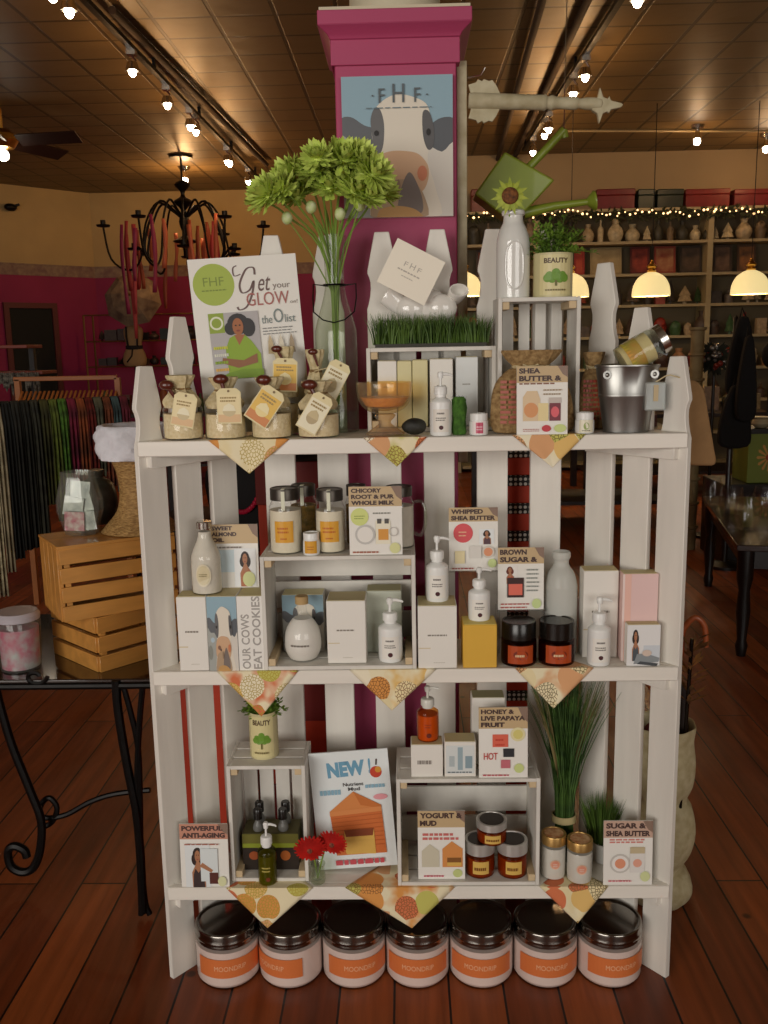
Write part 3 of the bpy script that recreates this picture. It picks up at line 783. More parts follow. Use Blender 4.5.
# ================================================================== TOP SHELF
SALT = mat('pale_bath_salt', '#ecdcb4', .8, c2='#dcc898', scale=160, bump=.4)
SCOOP = mat('dark_reddish_wood', '#5a2214', .35, var=.2, scale=30, coat=.4)
def scoop_jar(label, box, y, tagbox, tagrot, tagcols, scoop=(0, 0), bagh=.42):
    X, Y, w, h = fit(*box, Z1, y); w *= .94; r = w / 2; z = 0
    t = thing('scoop_jar', label, 'jar', (X, Y + r, Z1))
    gh = h * (1 - bagh)
    o = prof([(r * .9, 0), (r, .006), (r, gh * .7), (r * .96, gh * .85), (r * .8, gh * .97), (r * .8, gh)], 3)
    MB().lathe([(0, 0)] + o, 24).build('glass', GL, t)
    MB().lathe([(0, .003)] + [(q * .95, max(zz, .003)) for q, zz in o if zz < gh * .75] + [(0, gh * .7)], 20).build('contents', SALT, t)
    m = MB(); m.lathe(prof([(r * .86, gh * .86), (r * .9, gh * .97), (r * .84, gh * 1.08), (r * .5, gh + (h - gh) * .45), (r * .42, gh + (h - gh) * .55), (r * .6, gh + (h - gh) * .8), (r * .72, h), (r * .5, h * .985), (r * .2, gh + (h - gh) * .7), (0, gh + (h - gh) * .6)], 3), 26, wob=lambda a, k: .10 * sin(7 * a + k * .2) * min(1, k / 6) + .05 * sin(11 * a))
    m.build('muslin_cover', BURL2, t)
    m = MB(); m.lathe([(r * .46, gh + (h - gh) * .46), (r * .52, gh + (h - gh) * .5), (r * .46, gh + (h - gh) * .54)], 16); m.build('twine', BURL, t)
    # scoop: bowl and handle tucked in the twine
    sx_, sz_ = scoop
    m = MB(); m.ball((sx_ * r, -r * .72, h * sz_), r * .33, 12, 8, sc=(1.15, .75, .75)); m.tube([(sx_ * r, -r * .72, h * sz_), (sx_ * r * .2 + .3 * r, -r * .82, h * sz_ - r * 1.1)], [r * .11, r * .08], 8)
    m.build('wooden_scoop', SCOOP, t)
    # tag
    a0 = onY(tagbox[0], tagbox[2], Y - .008)
    tw, thh = tagbox[4] * 1.1 * (a0.y + CAM_D) / F_PX * 1.01, tagbox[5] * 1.1 * (a0.y + CAM_D) / F_PX
    M = T(a0.x - X, a0.y - (Y + r), a0.z - Z1) @ rotm(ry=tagrot)
    q = .18
    poly = [(-.5, -.5), (.5, -.5), (.5, .5 - q * .6), (.5 - q, .5), (-.5 + q, .5), (-.5, .5 - q * .6)]
    m = MB(); m.prism([(x * tw, zz * thh) for x, zz in poly], 0, .0015, M=M); tg = m.build('tag', mat('manila_tag', '#e6d8a8', .6), t)
    a = Art(tw, thh, 0, -thh / 2); a.mb.M = M
    a.rect(.04, .04, .96, .82, tagcols[0]); a.rect(.04, .04, .96, .26, tagcols[1]); a.ell(.5, .36, .27, .16, tagcols[2], 16).poly([(.22, .36), (.78, .36), (.7, .5), (.5, .58), (.3, .5)], tagcols[3])
    a.lines(.15, .85, .62, .8, 2, '#a58a50', .5); a.circ(.5, .92, .05, '#7a6238', 10); a.done(tg)
    m = MB(); m.tube([(a0.x - X + tw * .0 + sin(tagrot) * thh * .45, a0.y - (Y + r) - .001, a0.z - Z1 + thh * .45 * cos(tagrot)), (sx_ * r * .3, -r * .55, gh + (h - gh) * .5)], .0012, 5); m.build('string', BURL2, t)
    return t
TC1 = ('#ead9a6', '#dfb988', '#cdbb8e', '#efe6c4'); TC2 = ('#e7bd52', '#d3874a', '#f0dc98', '#f2e4b0'); TC3 = ('#efe7c8', '#efe7c8', '#b9a67e', '#cbb98c')
scoop_jar('leftmost scoop jar with cream tag tilted clockwise, on the top shelf', (156, 199, 376, 440), .0, (184, 0, 410, 0, 21, 31), .2, TC1, (-.55, .86))
scoop_jar('scoop jar with upright cream tag, second of the front row on the top shelf', (199, 243, 378, 439), .0, (229, 0, 406, 0, 22, 32), 0.0, TC1, (.0, .98))
scoop_jar('scoop jar with yellow and orange tag leaning right, below the yellow board tag', (246, 290, 378, 438), -.002, (265, 0, 406, 0, 23, 36), .62, TC2, (-.2, .97))
scoop_jar('front scoop jar with plain cream tag leaning right, before the wire-handled vase', (293, 339, 382, 438), -.002, (315, 0, 413, 0, 20, 37), .55, TC3, (-.3, .95))
scoop_jar('tall rear scoop jar with upright yellow tag, in front of the Get your GLOW board', (268, 299, 347, 436), .080, (285, 0, 375, 0, 22, 30), .05, TC2, (-.4, .98), .5)
scoop_jar('tall rear scoop jar with cream tag leaning right, against the glass vase', (301, 329, 350, 436), .089, (333, 0, 381, 0, 20, 37), .5, TC3, (-.1, .98), .5)

# GLOW board
def draw_glow(a):
    a.circ(.215, .79, .19, '#aabd4e', 32)
    a.text('FHF', .12, .78, .19, '#7f9138', .07, bold=0).lines(.1, .34, .74, .77, 1, '#7f9138')
    s = '#6d5450'
    a.stroke([(.60, .85), (.595, .905), (.53, .90), (.47, .82), (.45, .76), (.47, .71), (.54, .73), (.585, .80), (.56, .70), (.50, .60), (.43, .575), (.41, .60)], .016, s)
    a.stroke([(.47, .86), (.41, .85), (.405, .91), (.44, .93)], .011, s)
    a.text('et', .61, .715, .11, s, .115, bold=.0, shear=.25)
    a.text('your', .755, .715, .165, '#8d8078', .05, bold=0)
    a.text('GLOW', .50, .60, .40, '#b06a62', .105, bold=0); a.text('on!', .905, .60, .07, '#9a9088', .03, bold=0)
    a.text('the', .62, .45, .10, '#7d8a88', .065, bold=0); a.text('O', .735, .45, .09, '#7d8a88', .115, bold=0); a.text('list', .84, .45, .10, '#7d8a88', .065, bold=0)
    a.lines(.62, .95, .36, .43, 3, '#8a8a88')
    a.rect(.13, .02, .59, .56, '#b8b4b4'); a.rect(.13, .4, .27, .56, '#94a93a'); a.ring(.2, .48, .062, '#e8ecd0', .28)
    W = lambda u, v: (.13 + .46 * u, .02 + .54 * v)
    e = lambda u, v, ru, rv, c: a.ell(*W(u, v), ru * .46, rv * .54, c, 16)
    e(.58, .82, .22, .16, '#2d2a2c'); e(.78, .76, .14, .14, '#2d2a2c'); e(.42, .76, .12, .1, '#2d2a2c')
    a.poly([W(.3, .0), W(.28, .45), W(.38, .62), W(.5, .66), W(.68, .66), W(.82, .55), W(.98, .35), W(.98, 0)], '#8fae2c')
    a.poly([W(.48, .66), W(.7, .66), W(.56, .5)], '#a9683e'); e(.57, .78, .11, .13, '#a9683e'); e(.53, .8, .02, .012, '#20140f'); e(.61, .8, .02, .012, '#20140f'); e(.57, .72, .04, .014, '#8c3c34')
    a.poly([W(.18, .25), W(.2, .33), W(.62, .27), W(.9, .36), W(.9, .22), W(.5, .16)], '#94603c')
    for k in range(4): a.lines(*[W(.04, 0)[0], W(.36, 0)[0]], W(0, .46 - .11 * k)[1], W(0, .52 - .11 * k)[1], 1, ['#d6d94c', '#e8e8d8', '#8fae2c', '#e9b65a'][k], .7)
    a.poly([W(.0, .0), W(1, .0), W(1, .12), W(.6, .14), (W(.3, .1))], '#7e9f26')
    for k, x in enumerate((.68, .78, .88)): a.poly([(x - .03, .2), (x + .03, .2), (x + .02, .3), (x, .36), (x - .02, .3)], ['#c9b58e', '#e0d6c0', '#a89478'][k])
X, Y, w, h = fit(204, 310, 259, 434, Z1, .122)
t = thing('display_board', 'tall white board lettered Get your GLOW on, with a green disc and magazine cover', 'sign', (X, Y, Z1 + .0075), 0)
Mg = rotm(ry=.0) ; 
pw_ = w / 2
mb = MB(); mb.box(-pw_, pw_, 0, .006, 0, h); mb.build('panel', PAPER, t)
hh = h * .70; a = Art(w, hh, 0, h - hh); draw_glow(a); a.done(t)
t.rotation_euler = (-.03, -.062, .24)

# glass vase with wire handle
X, Y, w, h = fit(313, 356, 232, 434, Z1, .118); r = w / 2
t = thing('glass_vase', 'tall clear milk-bottle vase with a wire bail, holding lime green flowers', 'vase', (X, Y + r, Z1))
MB().lathe([(0, 0)] + prof([(r * .95, 0), (r, .008), (r, h * .46), (r * .92, h * .55), (r * .6, h * .67), (r * .46, h * .75), (r * .47, h * .86), (r * .56, h * .98), (r * .58, h)], 4), 32).build('glass', GLG, t)
m = MB(); zz = h * .75; m.lathe([(r * .56, zz - .002), (r * .585, zz), (r * .56, zz + .002)], 20)
m.tube([(-r * .56, 0, zz), (-r * 1.0, -.004, zz + .002), (-r * 1.02, -r * .3, zz - .03), (-r * .95, -r * .9, zz - .06), (-r * .5, -r * 1.1, zz - .078), (0, -r * 1.15, zz - .084), (r * .5, -r * 1.1, zz - .078), (r * .95, -r * .9, zz - .06), (r * 1.02, -r * .3, zz - .03), (r * 1.0, -.004, zz + .002), (r * .56, 0, zz)], .0016, 6)
m.build('wire_bail', IRON, t)
MB().cyl(r * .93, .006, .045, 24).build('water', glass('water', '#eef2ea', 0, 1.2), t)
vx, vy = X, Y + r
heads = [(270, 188, .056), (290, 172, .058), (316, 165, .058), (343, 154, .058), (372, 168, .056), (298, 190, .052), (330, 182, .054), (354, 186, .054), (318, 152, .046), (382, 186, .048), (262, 194, .044), (358, 152, .05), (283, 184, .05), (312, 180, .054), (342, 172, .056), (368, 190, .046)]
fcount = 0
def mum(px, py, rad, y, lb):
    py += 7; rad *= .88; c = onY(px, py, y); base = Vector((vx + random.uniform(-.006, .006), vy + random.uniform(-.006, .006), Z1 + .06))
    t = thing('chrysanthemum', lb, 'flower', c, 0, 'lime green chrysanthemums in the tall vase')
    neck = Vector((vx + (c.x - vx) * .08, vy, Z1 + .375))
    neck += Vector((random.uniform(-.008, .008), random.uniform(-.008, .008), 0))
    pts = [p - c for p in (c, c + (neck - c) * .35 + Vector((0, 0, .02)), neck, base)]
    MB().tube([tuple(p) for p in spl([tuple(p) for p in pts], 5)], .0024, 6).build('stem', STEMG, t)
    d = Vector((c.x - vx, (c.y - vy) * .6 - .03, .09)).normalized(); M = d.to_track_quat('Z', 'Y').to_matrix().to_4x4()
    m = MB(); m.M = M
    for ring, (n, tl, ln) in enumerate([(10, 1.5, .5), (16, 1.15, .8), (20, .75, 1.0), (22, .3, 1.05), (18, -.1, .95)]):
        for i in range(n):
            az = 2 * pi * (i + .5 * (ring % 2)) / n + random.uniform(-.1, .1); el = tl + random.uniform(-.15, .15); L_ = rad * ln * random.uniform(.85, 1.1); wd = rad * .13
            R_ = rotm(rz=az) @ rotm(ry=-el)
            vs = [(0, 0, 0), (L_ * .5, -wd, .1 * L_), (L_ * .55, 0, .02 * L_), (L_ * .5, wd, .1 * L_), (L_, 0, .12 * L_ + .1 * rad), (L_ * .85, -wd * .8, .14 * L_), (L_ * .85, wd * .8, .14 * L_)]
            m.add([tuple(R_ @ Vector(v)) for v in vs], [(0, 1, 2), (0, 2, 3), (1, 5, 4, 2), (2, 4, 6, 3)])
    m.ball((0, 0, 0), rad * .25, 8, 6)
    m.build('petals', PETALG, t)
for i, (px, py, rad) in enumerate(heads):
    mum(px, py, rad, .02 + .13 * ((i * 7) % 5) / 5 if 0 else .03 + .10 * ((i * 3) % 4) / 4, 'lime green chrysanthemum head in the bunch above the tall glass vase')
for px, py, lb in ((287, 218, 'lowest left white-tipped bud drooping from the flower bunch'), (360, 205, 'white-tipped bud on the right of the flower bunch'), (311, 207, 'pale green bud low in the middle of the flower bunch'), (340, 214, 'small round bud just left of the pillar poster, in the flower bunch')):
    c = onY(px, py, .08); t = thing('flower_bud', lb, 'flower bud', c)
    m = MB(); m.ball((0, 0, 0), .012, 12, 8, sc=(1, 1, 1.15)); m.build('bud', mat('pale_bud', '#d9dfb4', .6, c2='#a9c25a', scale=60), t)
    base = Vector((vx, vy, Z1 + .3)) - c
    MB().tube(spl([(0, 0, 0), tuple(base * .5 + Vector((0, 0, .01))), tuple(base)], 4), .0016, 5).build('stem', STEMG, t)

# amber pedestal bowl
X, Y, w, h = fit(355, 413, 385, 434, Z1, .0); r = w / 2
t = thing('glass_bowl', 'amber glass pedestal bowl glowing in front of the white crate', 'bowl', (X, Y + r, Z1))
MB().lathe(prof([(0, h * .42), (r * .3, h * .41), (r * .72, h * .52), (r * .95, h * .72), (r, h), (r * .965, h), (r * .9, h * .74), (r * .68, h * .56), (r * .2, h * .47), (0, h * .47)], 4), 36).build('bowl', AMB, t)
MB().lathe(prof([(0, 0), (r * .62, 0), (r * .6, .005), (r * .3, h * .17), (r * .2, h * .25), (r * .32, h * .33), (r * .34, h * .40), (0, h * .42)], 4), 36, wob=lambda a, k: .06 * cos(12 * a)).build('foot', glass('pale_amber_glass', '#f0d8ae', .06, haze=.12), t)
MB().lathe([(0, h * .5), (r * .66, h * .57), (r * .86, h * .74), (0, h * .76)], 30).build('amber_salts', mat('amber_crystals', '#f0b450', .4, c2='#dd9838', scale=120, bump=.5), t)

# low white crate with grass tray on top
cX, cY, cw, ch, _ = crate('low white crate holding thin boxes, with a tray of grass on its top', (367, 496, 347, 434), Z1, .112, .095, 'v', nback=5)
zc = Z1 + ch
X, Y, w, h = fit(378, 482, 336, 348, zc, .06)
t = thing('grass_tray', 'long tray of clipped green grass on the low white crate', 'plant', (cX, .137, zc))
m = MB(); q = cw / 2 - .02; m.box(-q, q, -.02, .02, .0005, .008); m.build('tray', mat('dark_tray', '#2c2a1c', .6), t)
m = MB()
for i in range(26): blades(m, -q + .006 + (2 * q - .012) * i / 25, random.uniform(-.01, .01), .006,   .012, .011, .066 + random.uniform(-.008, .008), 46, .38, .0013)
g = m.build('grass_blades', GRASS, t); g['kind'] = 'stuff'
# boxes inside it
for i, (bx, lb, mm) in enumerate([((378, 397, 361, 430), 'slim white box at the left inside the low crate', BOXW), ((397.6, 412, 361, 430), 'slim pale yellow box inside the low crate, left of its twin', BOXC), ((412.6, 428, 360, 430), 'slim pale yellow box inside the low crate, right of its twin', BOXC), ((430, 453, 359, 430), 'white box in the middle of the low crate behind the small pump bottle', BOXW), ((456, 478, 357, 430), 'pale grey-white box at the right inside the low crate', mat('cool_white_board', '#dfe2e0', .5))]):
    box_thing('slim_box', lb, bx, Z1 + .0096, .13, .05, mm, draw=(lambda a: a.lines(.3, .7, .6, .63, 1, '#9a948a', .6)) if i in (0, 3, 4) else None)
pump('pump_bottle', 'small white pump bottle in front of the low crate on the top shelf', (430, 452, 372, 434), Z1, .005, PLW, None, lab='#e9e3d8')
# dark stone
X, Y, w, h = fit(402, 427, 419, 433, Z1, .012)
o = MB().ball((0, 0, h / 2 + .001), 1, 16, 10, sc=(w / 2, .015, h / 2), wob=lambda a, k: .05 * sin(3 * a + k)).build('pebble', mat('dark_mossy_stone', '#2e2c20', .6, c2='#161510', scale=40, bump=.5), None, (X, .03, Z1)); tag(o, 'dark oval pebble between the amber bowl and the small pump bottle', 'stone')
# moss block
X, Y, w, h = fit(452, 467, 396, 433, Z1, .02)
m = MB(); m.lathe([(0, 0), (.9, 0), (1, .06), (.96, .4), (1.04, .7), (.98, .93), (.7, 1), (0, .99)], 14, M=Matrix.Diagonal((w * .48, .014, h * .97, 1)), wob=lambda a, k: .1 * sin(5 * a + k * 2))
for i in range(420):
    a_ = random.uniform(0, 2 * pi); zz = random.uniform(.02, .98) * h; q = Vector((cos(a_) * w * .46, sin(a_) * .013, zz)); d = Vector((cos(a_), sin(a_), random.uniform(-.3, .9))).normalized() * .005; e = Vector((-sin(a_), cos(a_), 0)) * .0008
    m.add([tuple(q + e), tuple(q - e), tuple(q + d)], [(0, 1, 2)])
o = m.build('moss_clump', mat('moss', '#4c7a26', .9, c2='#2b4d14', scale=70, bump=1), None, (X, .035, Z1)); tag(o, 'small upright clump of green moss beside the small pump bottle', 'moss')
def pinkdraw(a): a.rect(.25, .05, .75, .9, '#c33f5f'); a.lines(.3, .7, .3, .7, 2, '#f0c0c8', .5)
jar('cosmetic_jar', 'tiny white-lidded jar with a pink label in front of the low crate', (470, 489, 414, 434), Z1, .0, PLW, None, PLW, '#f3e9e6', lidh=.3, draw=pinkdraw, lz=(.1, .95))

# FHF logo card and white ceramic cow head behind the grass
X, Y, w, h = fit(371, 452, 272, 347, zc, .135)
t = thing('ceramic_cow_head', 'glossy white ceramic cow head with ears, behind the grass under the tilted card', 'figurine', (cX - .008, .184, zc + .001)); t.scale = (1.12, 1.0, 1.3)
CER = mat('white_ceramic', '#e6e2da', .12, coat=.5)
m = MB(); m.ball((0, 0, .05), 1, 24, 16, sc=(.058, .022, .05), wob=lambda a, k: .03 * sin(4 * a))
m.ball((-.03, -.006, .066), .03, 16, 10, sc=(1.1, .7, .8)); m.ball((.03, -.006, .066), .03, 16, 10, sc=(1.1, .7, .8)); m.ball((0, -.012, .03), 1, 18, 12, sc=(.045, .022, .028))
m.build('head', CER, t)
for s_ in (-1, 1):
    m = MB(); M = T(-.066, -.004, .082) @ rotm(ry=-.9) if s_ < 0 else T(.062, -.002, .088) @ rotm(rx=1.15, rz=.25)
    m.lathe(prof([(0, -.03), (.013, -.026), (.019, -.004), (.021, .016), (.017, .017), (.012, .002), (0, -.012)], 3), 18, M=M @ Matrix.Diagonal((1, .6, 1, 1))); m.build('ear', CER, t)
c = onY(411, 272, .14); t = thing('logo_card', 'square white card lettered FHF, tilted on the ceramic cow head', 'card', (c.x, .140, c.z), 0)
M = rotm(ry=.48); s_ = 53 * (CAM_D + .12) / F_PX * .98; s2 = 46 * (CAM_D + .12) / F_PX
m = MB(); m.box(-s_ / 2, s_ / 2, 0, .003, -s2 / 2, s2 / 2, M=M); m.build('panel', mat('cream_card', '#f2ead8', .5), t)
a = Art(s_, s2, 0, -s2 / 2); a.mb.M = M; a.text('F', .32, .55, .07, '#b9b0a4', .1, bold=0).text('H', .44, .55, .1, '#b9b0a4', .12, bold=0).text('F', .6, .55, .07, '#b9b0a4', .1, bold=0).lines(.24, .76, .44, .5, 1, '#b9b0a4', .5).lines(.36, .66, .34, .38, 1, '#c4bcb0', .5); a.done(t)

# tall white crate
kX, kY, kw, kh, _ = crate('tall white crate at the right of the top shelf, with a milk bottle on top', (498, 580, 297, 434), Z1, .078, .122, 'v', nback=4)
zk = Z1 + kh
MILK = mat('white_milk_glass', '#e2e2dc', .12, coat=.6)
def relief(a):
    a.ring(.5, .5, .42, '#f2f0ea', .12)
    a.text('MILK', .22, .45, .55, '#f2f0ea', .12)
bX, bY, bw, bh = fit(498, 532, 208, 297, zk, .09)
t, *_ = bottle('milk_bottle', 'white glass milk bottle with a sunflower in its neck, on the tall crate', (498, 532, 208, 297), zk, .09, [(.92, 0), (1, .03), (1, .56), (.97, .68), (.8, .79), (.62, .86), (.58, .92), (.6, .94), (.68, .95), (.68, .99), (.56, 1)], MILK)
m = MB(); rr = bw / 2
pts = []
for i in range(28):
    an = 2 * pi * i / 28; xx = .52 * rr * cos(an); zz = bh * .37 + bh * .27 * (abs(sin(an)) ** .7) * (1 if sin(an) > 0 else -1)
    pts.append((xx, -math.sqrt(rr * rr - xx * xx) - .0002 if zz < bh * .6 else -math.sqrt(rr * rr * .93 - xx * xx), zz))
m.tube(pts, .0022, 8, closed=True); m.build('embossed_ring', MILK, t)
c = onY(510, 196, .095); t = thing('sunflower', 'small yellow-green sunflower standing in the white milk bottle', 'flower', c)
m = MB()
for ring in range(2):
    for i in range(11):
        az = 2 * pi * (i + .5 * ring) / 11; L_ = .042 - .012 * ring
        M = rotm(rx=-.12) @ rotm(ry=az)
        m.add([tuple(M @ Vector(v)) for v in [(-.004, -.002 - .002 * ring, .012), (.004, -.002 - .002 * ring, .012), (.0048, -.001 + .004 * ring, .026), (0, .003, L_), (-.0048, -.001 + .004 * ring, .026)]], [(0, 1, 2, 3, 4)])
m.build('petals', mat('yellow_green_petals', '#b5bd45', .6, c2='#8f9f34', scale=50), t)
MB().ball((0, -.003, 0), .018, 16, 10, sc=(1, .45, 1)).build('centre', mat('brown_seed_disc', '#8a5426', .8, c2='#4a2c14', scale=120, bump=.8), t)
MB().tube([(0, 0, 0), (0, .012, -.03), (bX - c.x, bY + rr - c.y, -.10), (bX - c.x, bY + rr - c.y, -.16)], .0025, 6).build('stem', STEMG, t)

def can_plant(label, box, z, y, fh, spread):
    X, Y, w, h = fit(*box, z, y); r = w / 2
    t = thing('planter_can', label, 'potted plant', (X, Y + r, z))
    CAN = mat('cream_tin', '#cfc596', .45, var=.05)
    MB().lathe([(0, 0), (r, 0), (r, h), (r * .95, h), (r * .95, h * .85), (0, h * .85)], 28).build('can', CAN, t)
    a = Art(r * 1.7, h * .9, z0=h * .05, step=.0002, warp=lambda x, zz, e: ((r + .0006 + e) * sin(x / r), -(r + .0006 + e) * cos(x / r), zz))
    a.rect(0, 0, 1, 1, '#ddd29c'); a.text('BEAUTY', .14, .79, .74, '#5a4630', .13, bold=.04)
    for u, v in ((.36, .48), (.5, .55), (.64, .48), (.42, .4), (.58, .4), (.32, .42), (.68, .42), (.5, .45)): a.circ(.5 + (u - .5) * 1.35, v, .125, '#6f9a34', 12)
    a.rect(.47, .22, .53, .36, '#6f6a30'); a.lines(.2, .8, .1, .17, 1, '#8a7c50', .6); a.done(t, 'label_print')
    m = MB()
    for i in range(64):
        az = random.uniform(0, 2 * pi); el = random.uniform(.15, 1.4); L_ = fh * random.uniform(.7, 1.1)
        tip = Vector((cos(az) * cos(el) * L_ * spread, sin(az) * cos(el) * L_ * spread * .45, h * .85 + sin(el) * L_)); b0 = Vector((cos(az) * r * .3, sin(az) * r * .3, h * .85))
        mid = (b0 + tip) / 2 + Vector((0, 0, .01)); P = spl([tuple(b0), tuple(mid), tuple(tip)], 5)
        m.tube(P, .0006, 3)
        for k, p in enumerate(P[2:]):
            for s_ in (-1, 1):
                p = Vector(p); d = Vector((random.uniform(-1, 1), random.uniform(-1, .6), random.uniform(-.3, .8))).normalized() * .014; e = d.cross(Vector((0, 0, 1))) * .32
                m.add([tuple(p), tuple(p + d * .5 + e), tuple(p + d), tuple(p + d * .5 - e)], [(0, 1, 2, 3)])
    m.build('fern_foliage', LEAF, t)
can_plant('cream tin can lettered BEAUTY with a fern, on the tall crate beside the milk bottle', (536, 576, 252, 297), zk, .085, .085, 1.0)

# SHEA BUTTER card
def d_shea(a):
    a.lines(.05, .8, .735, .765, 1, '#8a5a40', .7)
    a.poly([(.12, .2), (.12, .55), (.2, .64), (.4, .64), (.46, .52), (.46, .2)], '#e2c7a0'); a.ell(.28, .36, .14, .11, '#dd9a62'); a.rect(.42, .2, .62, .46, '#ecd9a0'); a.rect(.64, .2, .86, .5, '#7a2a38'); a.rect(.63, .46, .87, .54, '#c9bdb4'); a.ell(.75, .33, .08, .08, '#e2606a')
    a.lines(.52, .92, .58, .7, 2, '#b09a80'); a.lines(.12, .45, .05, .1, 2, '#b04a44'); a.ell(.58, .09, .09, .05, '#c8323e'); a.ell(.85, .09, .12, .06, '#cfdd8a')
sign_card('SHEA BUTTER & card on the top shelf leaning by the burlap bag', (517, 568, 366, 434), Z1, .0, ['SHEA', 'BUTTER &'], d_shea, .24)
# burlap bag
def burlap_bag(label, box, y, dep, txt):
    X, Y, w, h = fit(*box, Z1, y)
    t = thing('burlap_bag', label, 'bag', (X, Y + dep, Z1))
    m = MB(); m.lathe(prof([(0, 0), (.8, .0), (1, .08), (.98, .35), (.85, .6), (.55, .76), (.42, .8), (.6, .9), (.72, 1), (.4, .96), (0, .85)], 3), 30, M=Matrix.Diagonal((w / 2, dep, h, 1)), wob=lambda a, k: .07 * sin(5 * a + k * .3) + .03 * sin(13 * a))
    m.build('sack', BURL, t)
    a = Art(w * .8, h * .55, z0=h * .12, step=.0003, warp=lambda x, zz, e: (x, -dep * 1.04 * math.sqrt(max(0, 1 - (x / (w * .56)) ** 2)) - e, zz))
    for k in range(9): a.lines(.02, 1.0, .01 + .11 * k, .11 + .11 * k, 1, txt, .62)
    a.done(t, 'printed_lettering')
    m = MB(); m.lathe([(.43, .78), (.5, .8), (.43, .82)], 20, M=Matrix.Diagonal((w / 2, dep, h, 1))); m.tube([(0, -dep * .5, h * .8), (.012, -dep * .75, h * .83), (.02, -dep * .7, h * .78), (.0, -dep * .6, h * .79), (-.02, -dep * .7, h * .83), (-.016, -dep * .75, h * .77)], .0015, 5); m.build('drawstring', BURL2, t)
burlap_bag('burlap drawstring bag with faded red printing, left of the SHEA BUTTER card', (491, 574, 350, 434), .022, .026, '#a8503a')
burlap_bag('second burlap bag with red printing, half hidden behind the metal bucket', (580, 610, 352, 434), .1, .02, '#a83c28')
X, Y, w, h = fit(548, 577, 362, 434, Z1, .02)
jar('cosmetic_jar', 'small white-lidded jar between the SHEA BUTTER card and the metal bucket', (577, 596, 413, 434), Z1, .0, PLW, None, PLW, '#e8e2c8', lidh=.3, draw=lambda a: a.ell(.5, .5, .2, .3, '#9fae6a').lines(.2, .8, .1, .3, 1, '#70684c'), lz=(.1, .95))
# bucket
X, Y, w, h = fit(599, 663, 365, 432, Z1, .002); r = w / 2 * 1.03
t = thing('metal_bucket', 'galvanised metal bucket at the right end of the top shelf', 'bucket', (X, .04, Z1))
MB().lathe([(0, 0), (r * .70, 0), (r * .71, .004), (r * .86, h * .52), (r * .885, h * .535), (r * .885, h * .56), (r * .87, h * .57), (r * .97, h * .97), (r * 1.0, h * .98), (r * 1.0, h), (r * .95, h), (r * .93, h * .95), (r * .68, .006), (0, .006)], 36, M=Matrix.Diagonal((1, .62, 1, 1))).build('pail', GALV, t)
zz = h * .86
for s_ in (-1, 1): m = MB(); m.cyl(.009, 0, .004, 14, M=T(s_ * r * .72, -r * .42, zz) @ rotm(rx=pi / 2)); m.ball((s_ * r * .72, -r * .46, zz), .005, 8, 6); m.build('handle_lug', GALV, t)
m = MB(); m.tube(spl([(-r * .98, 0, h * .97), (-r * .9, r * .4, h * .99), (-r * .5, r * .62, h * 1.0), (0, r * .68, h * 1.0), (r * .5, r * .62, h * 1.0), (r * .9, r * .4, h * .99), (r * .98, 0, h * .97)], 3), .0018, 6); m.build('handle', GALV, t)
m = MB(); m.lathe([(0, h * .62), (r * .55, h * .62), (r * .45, h * .9), (0, h * .92)], 14, M=Matrix.Diagonal((1, .5, 1, 1)), wob=lambda a, k: .1 * sin(5 * a)); bkt = t
o = m.build('straw_filling', BURL2, t)
# jar lying in the bucket
c = onY(640, 352, .035); t = thing('tilted_jar', 'glass jar with an orange and green label lying tilted in the metal bucket', 'jar', (c.x, .04, c.z))
M = rotm(ry=1.05) @ T(0, 0, -.045); q = .034
MB().lathe(prof([(0, 0), (q * .8, .001), (q, .008), (q, .075), (q * .9, .082), (q * .86, .09), (q * .86, .1)], 3), 26, M=M).build('glass', GLG, t)
MB().lathe([(0, .003), (q * .93, .004), (q * .95, .07), (0, .07)], 24, M=M).build('contents', mat('cream_scrub', '#e6cf9c', .7), t)
MB().lathe([(q * 1.005, .014), (q * 1.01, .014), (q * 1.01, .046), (q * 1.005, .046)], 28, M=M).build('label_band', mat('orange_label', '#dd8a3e', .5, c2='#b9b23e', scale=22), t)
MB().lathe([(0, .088), (q * .96, .088), (q * .96, .104), (0, .105)], 26, M=M).build('lid', STEEL, t)
c2 = onY(660, 350, .03); m = MB(); m.prism([(-.014, -.012), (.014, -.012), (.014, .012), (-.014, .012)], 0, .002, M=rotm(ry=.35)); 
o = m.build('dark_tag', PLB, None, (c2.x + .006, .03, c2.z + .004)); tag(o, 'small dark square tag sticking up beside the tilted jar in the bucket', 'tag')
# sachet hanging on the right picket
c = onY(658, 392, -.012); t = thing('hanging_sachet', 'clear hanging sachet with a pale label tied to the right front picket', 'sachet', (c.x, .012, c.z))
m = MB(); m.box(-.022, .022, -.008, 0, -.04, .02); m.build('pouch', glass('pale_blue_plastic', '#cfdde2', .1, haze=.35), t, bevel=.003)
MB().box(-.005, .005, -.0095, -.0082, -.02, .014).build('vial', mat('amber_vial', '#b39a68', .3), t)
tw_ = MB().tube([(0, -.004, .02), (.02, -.004, .032), (.03, -.002, .034), (.052, .004, .028)], .0014, 5).build('twine', BURL2, t)
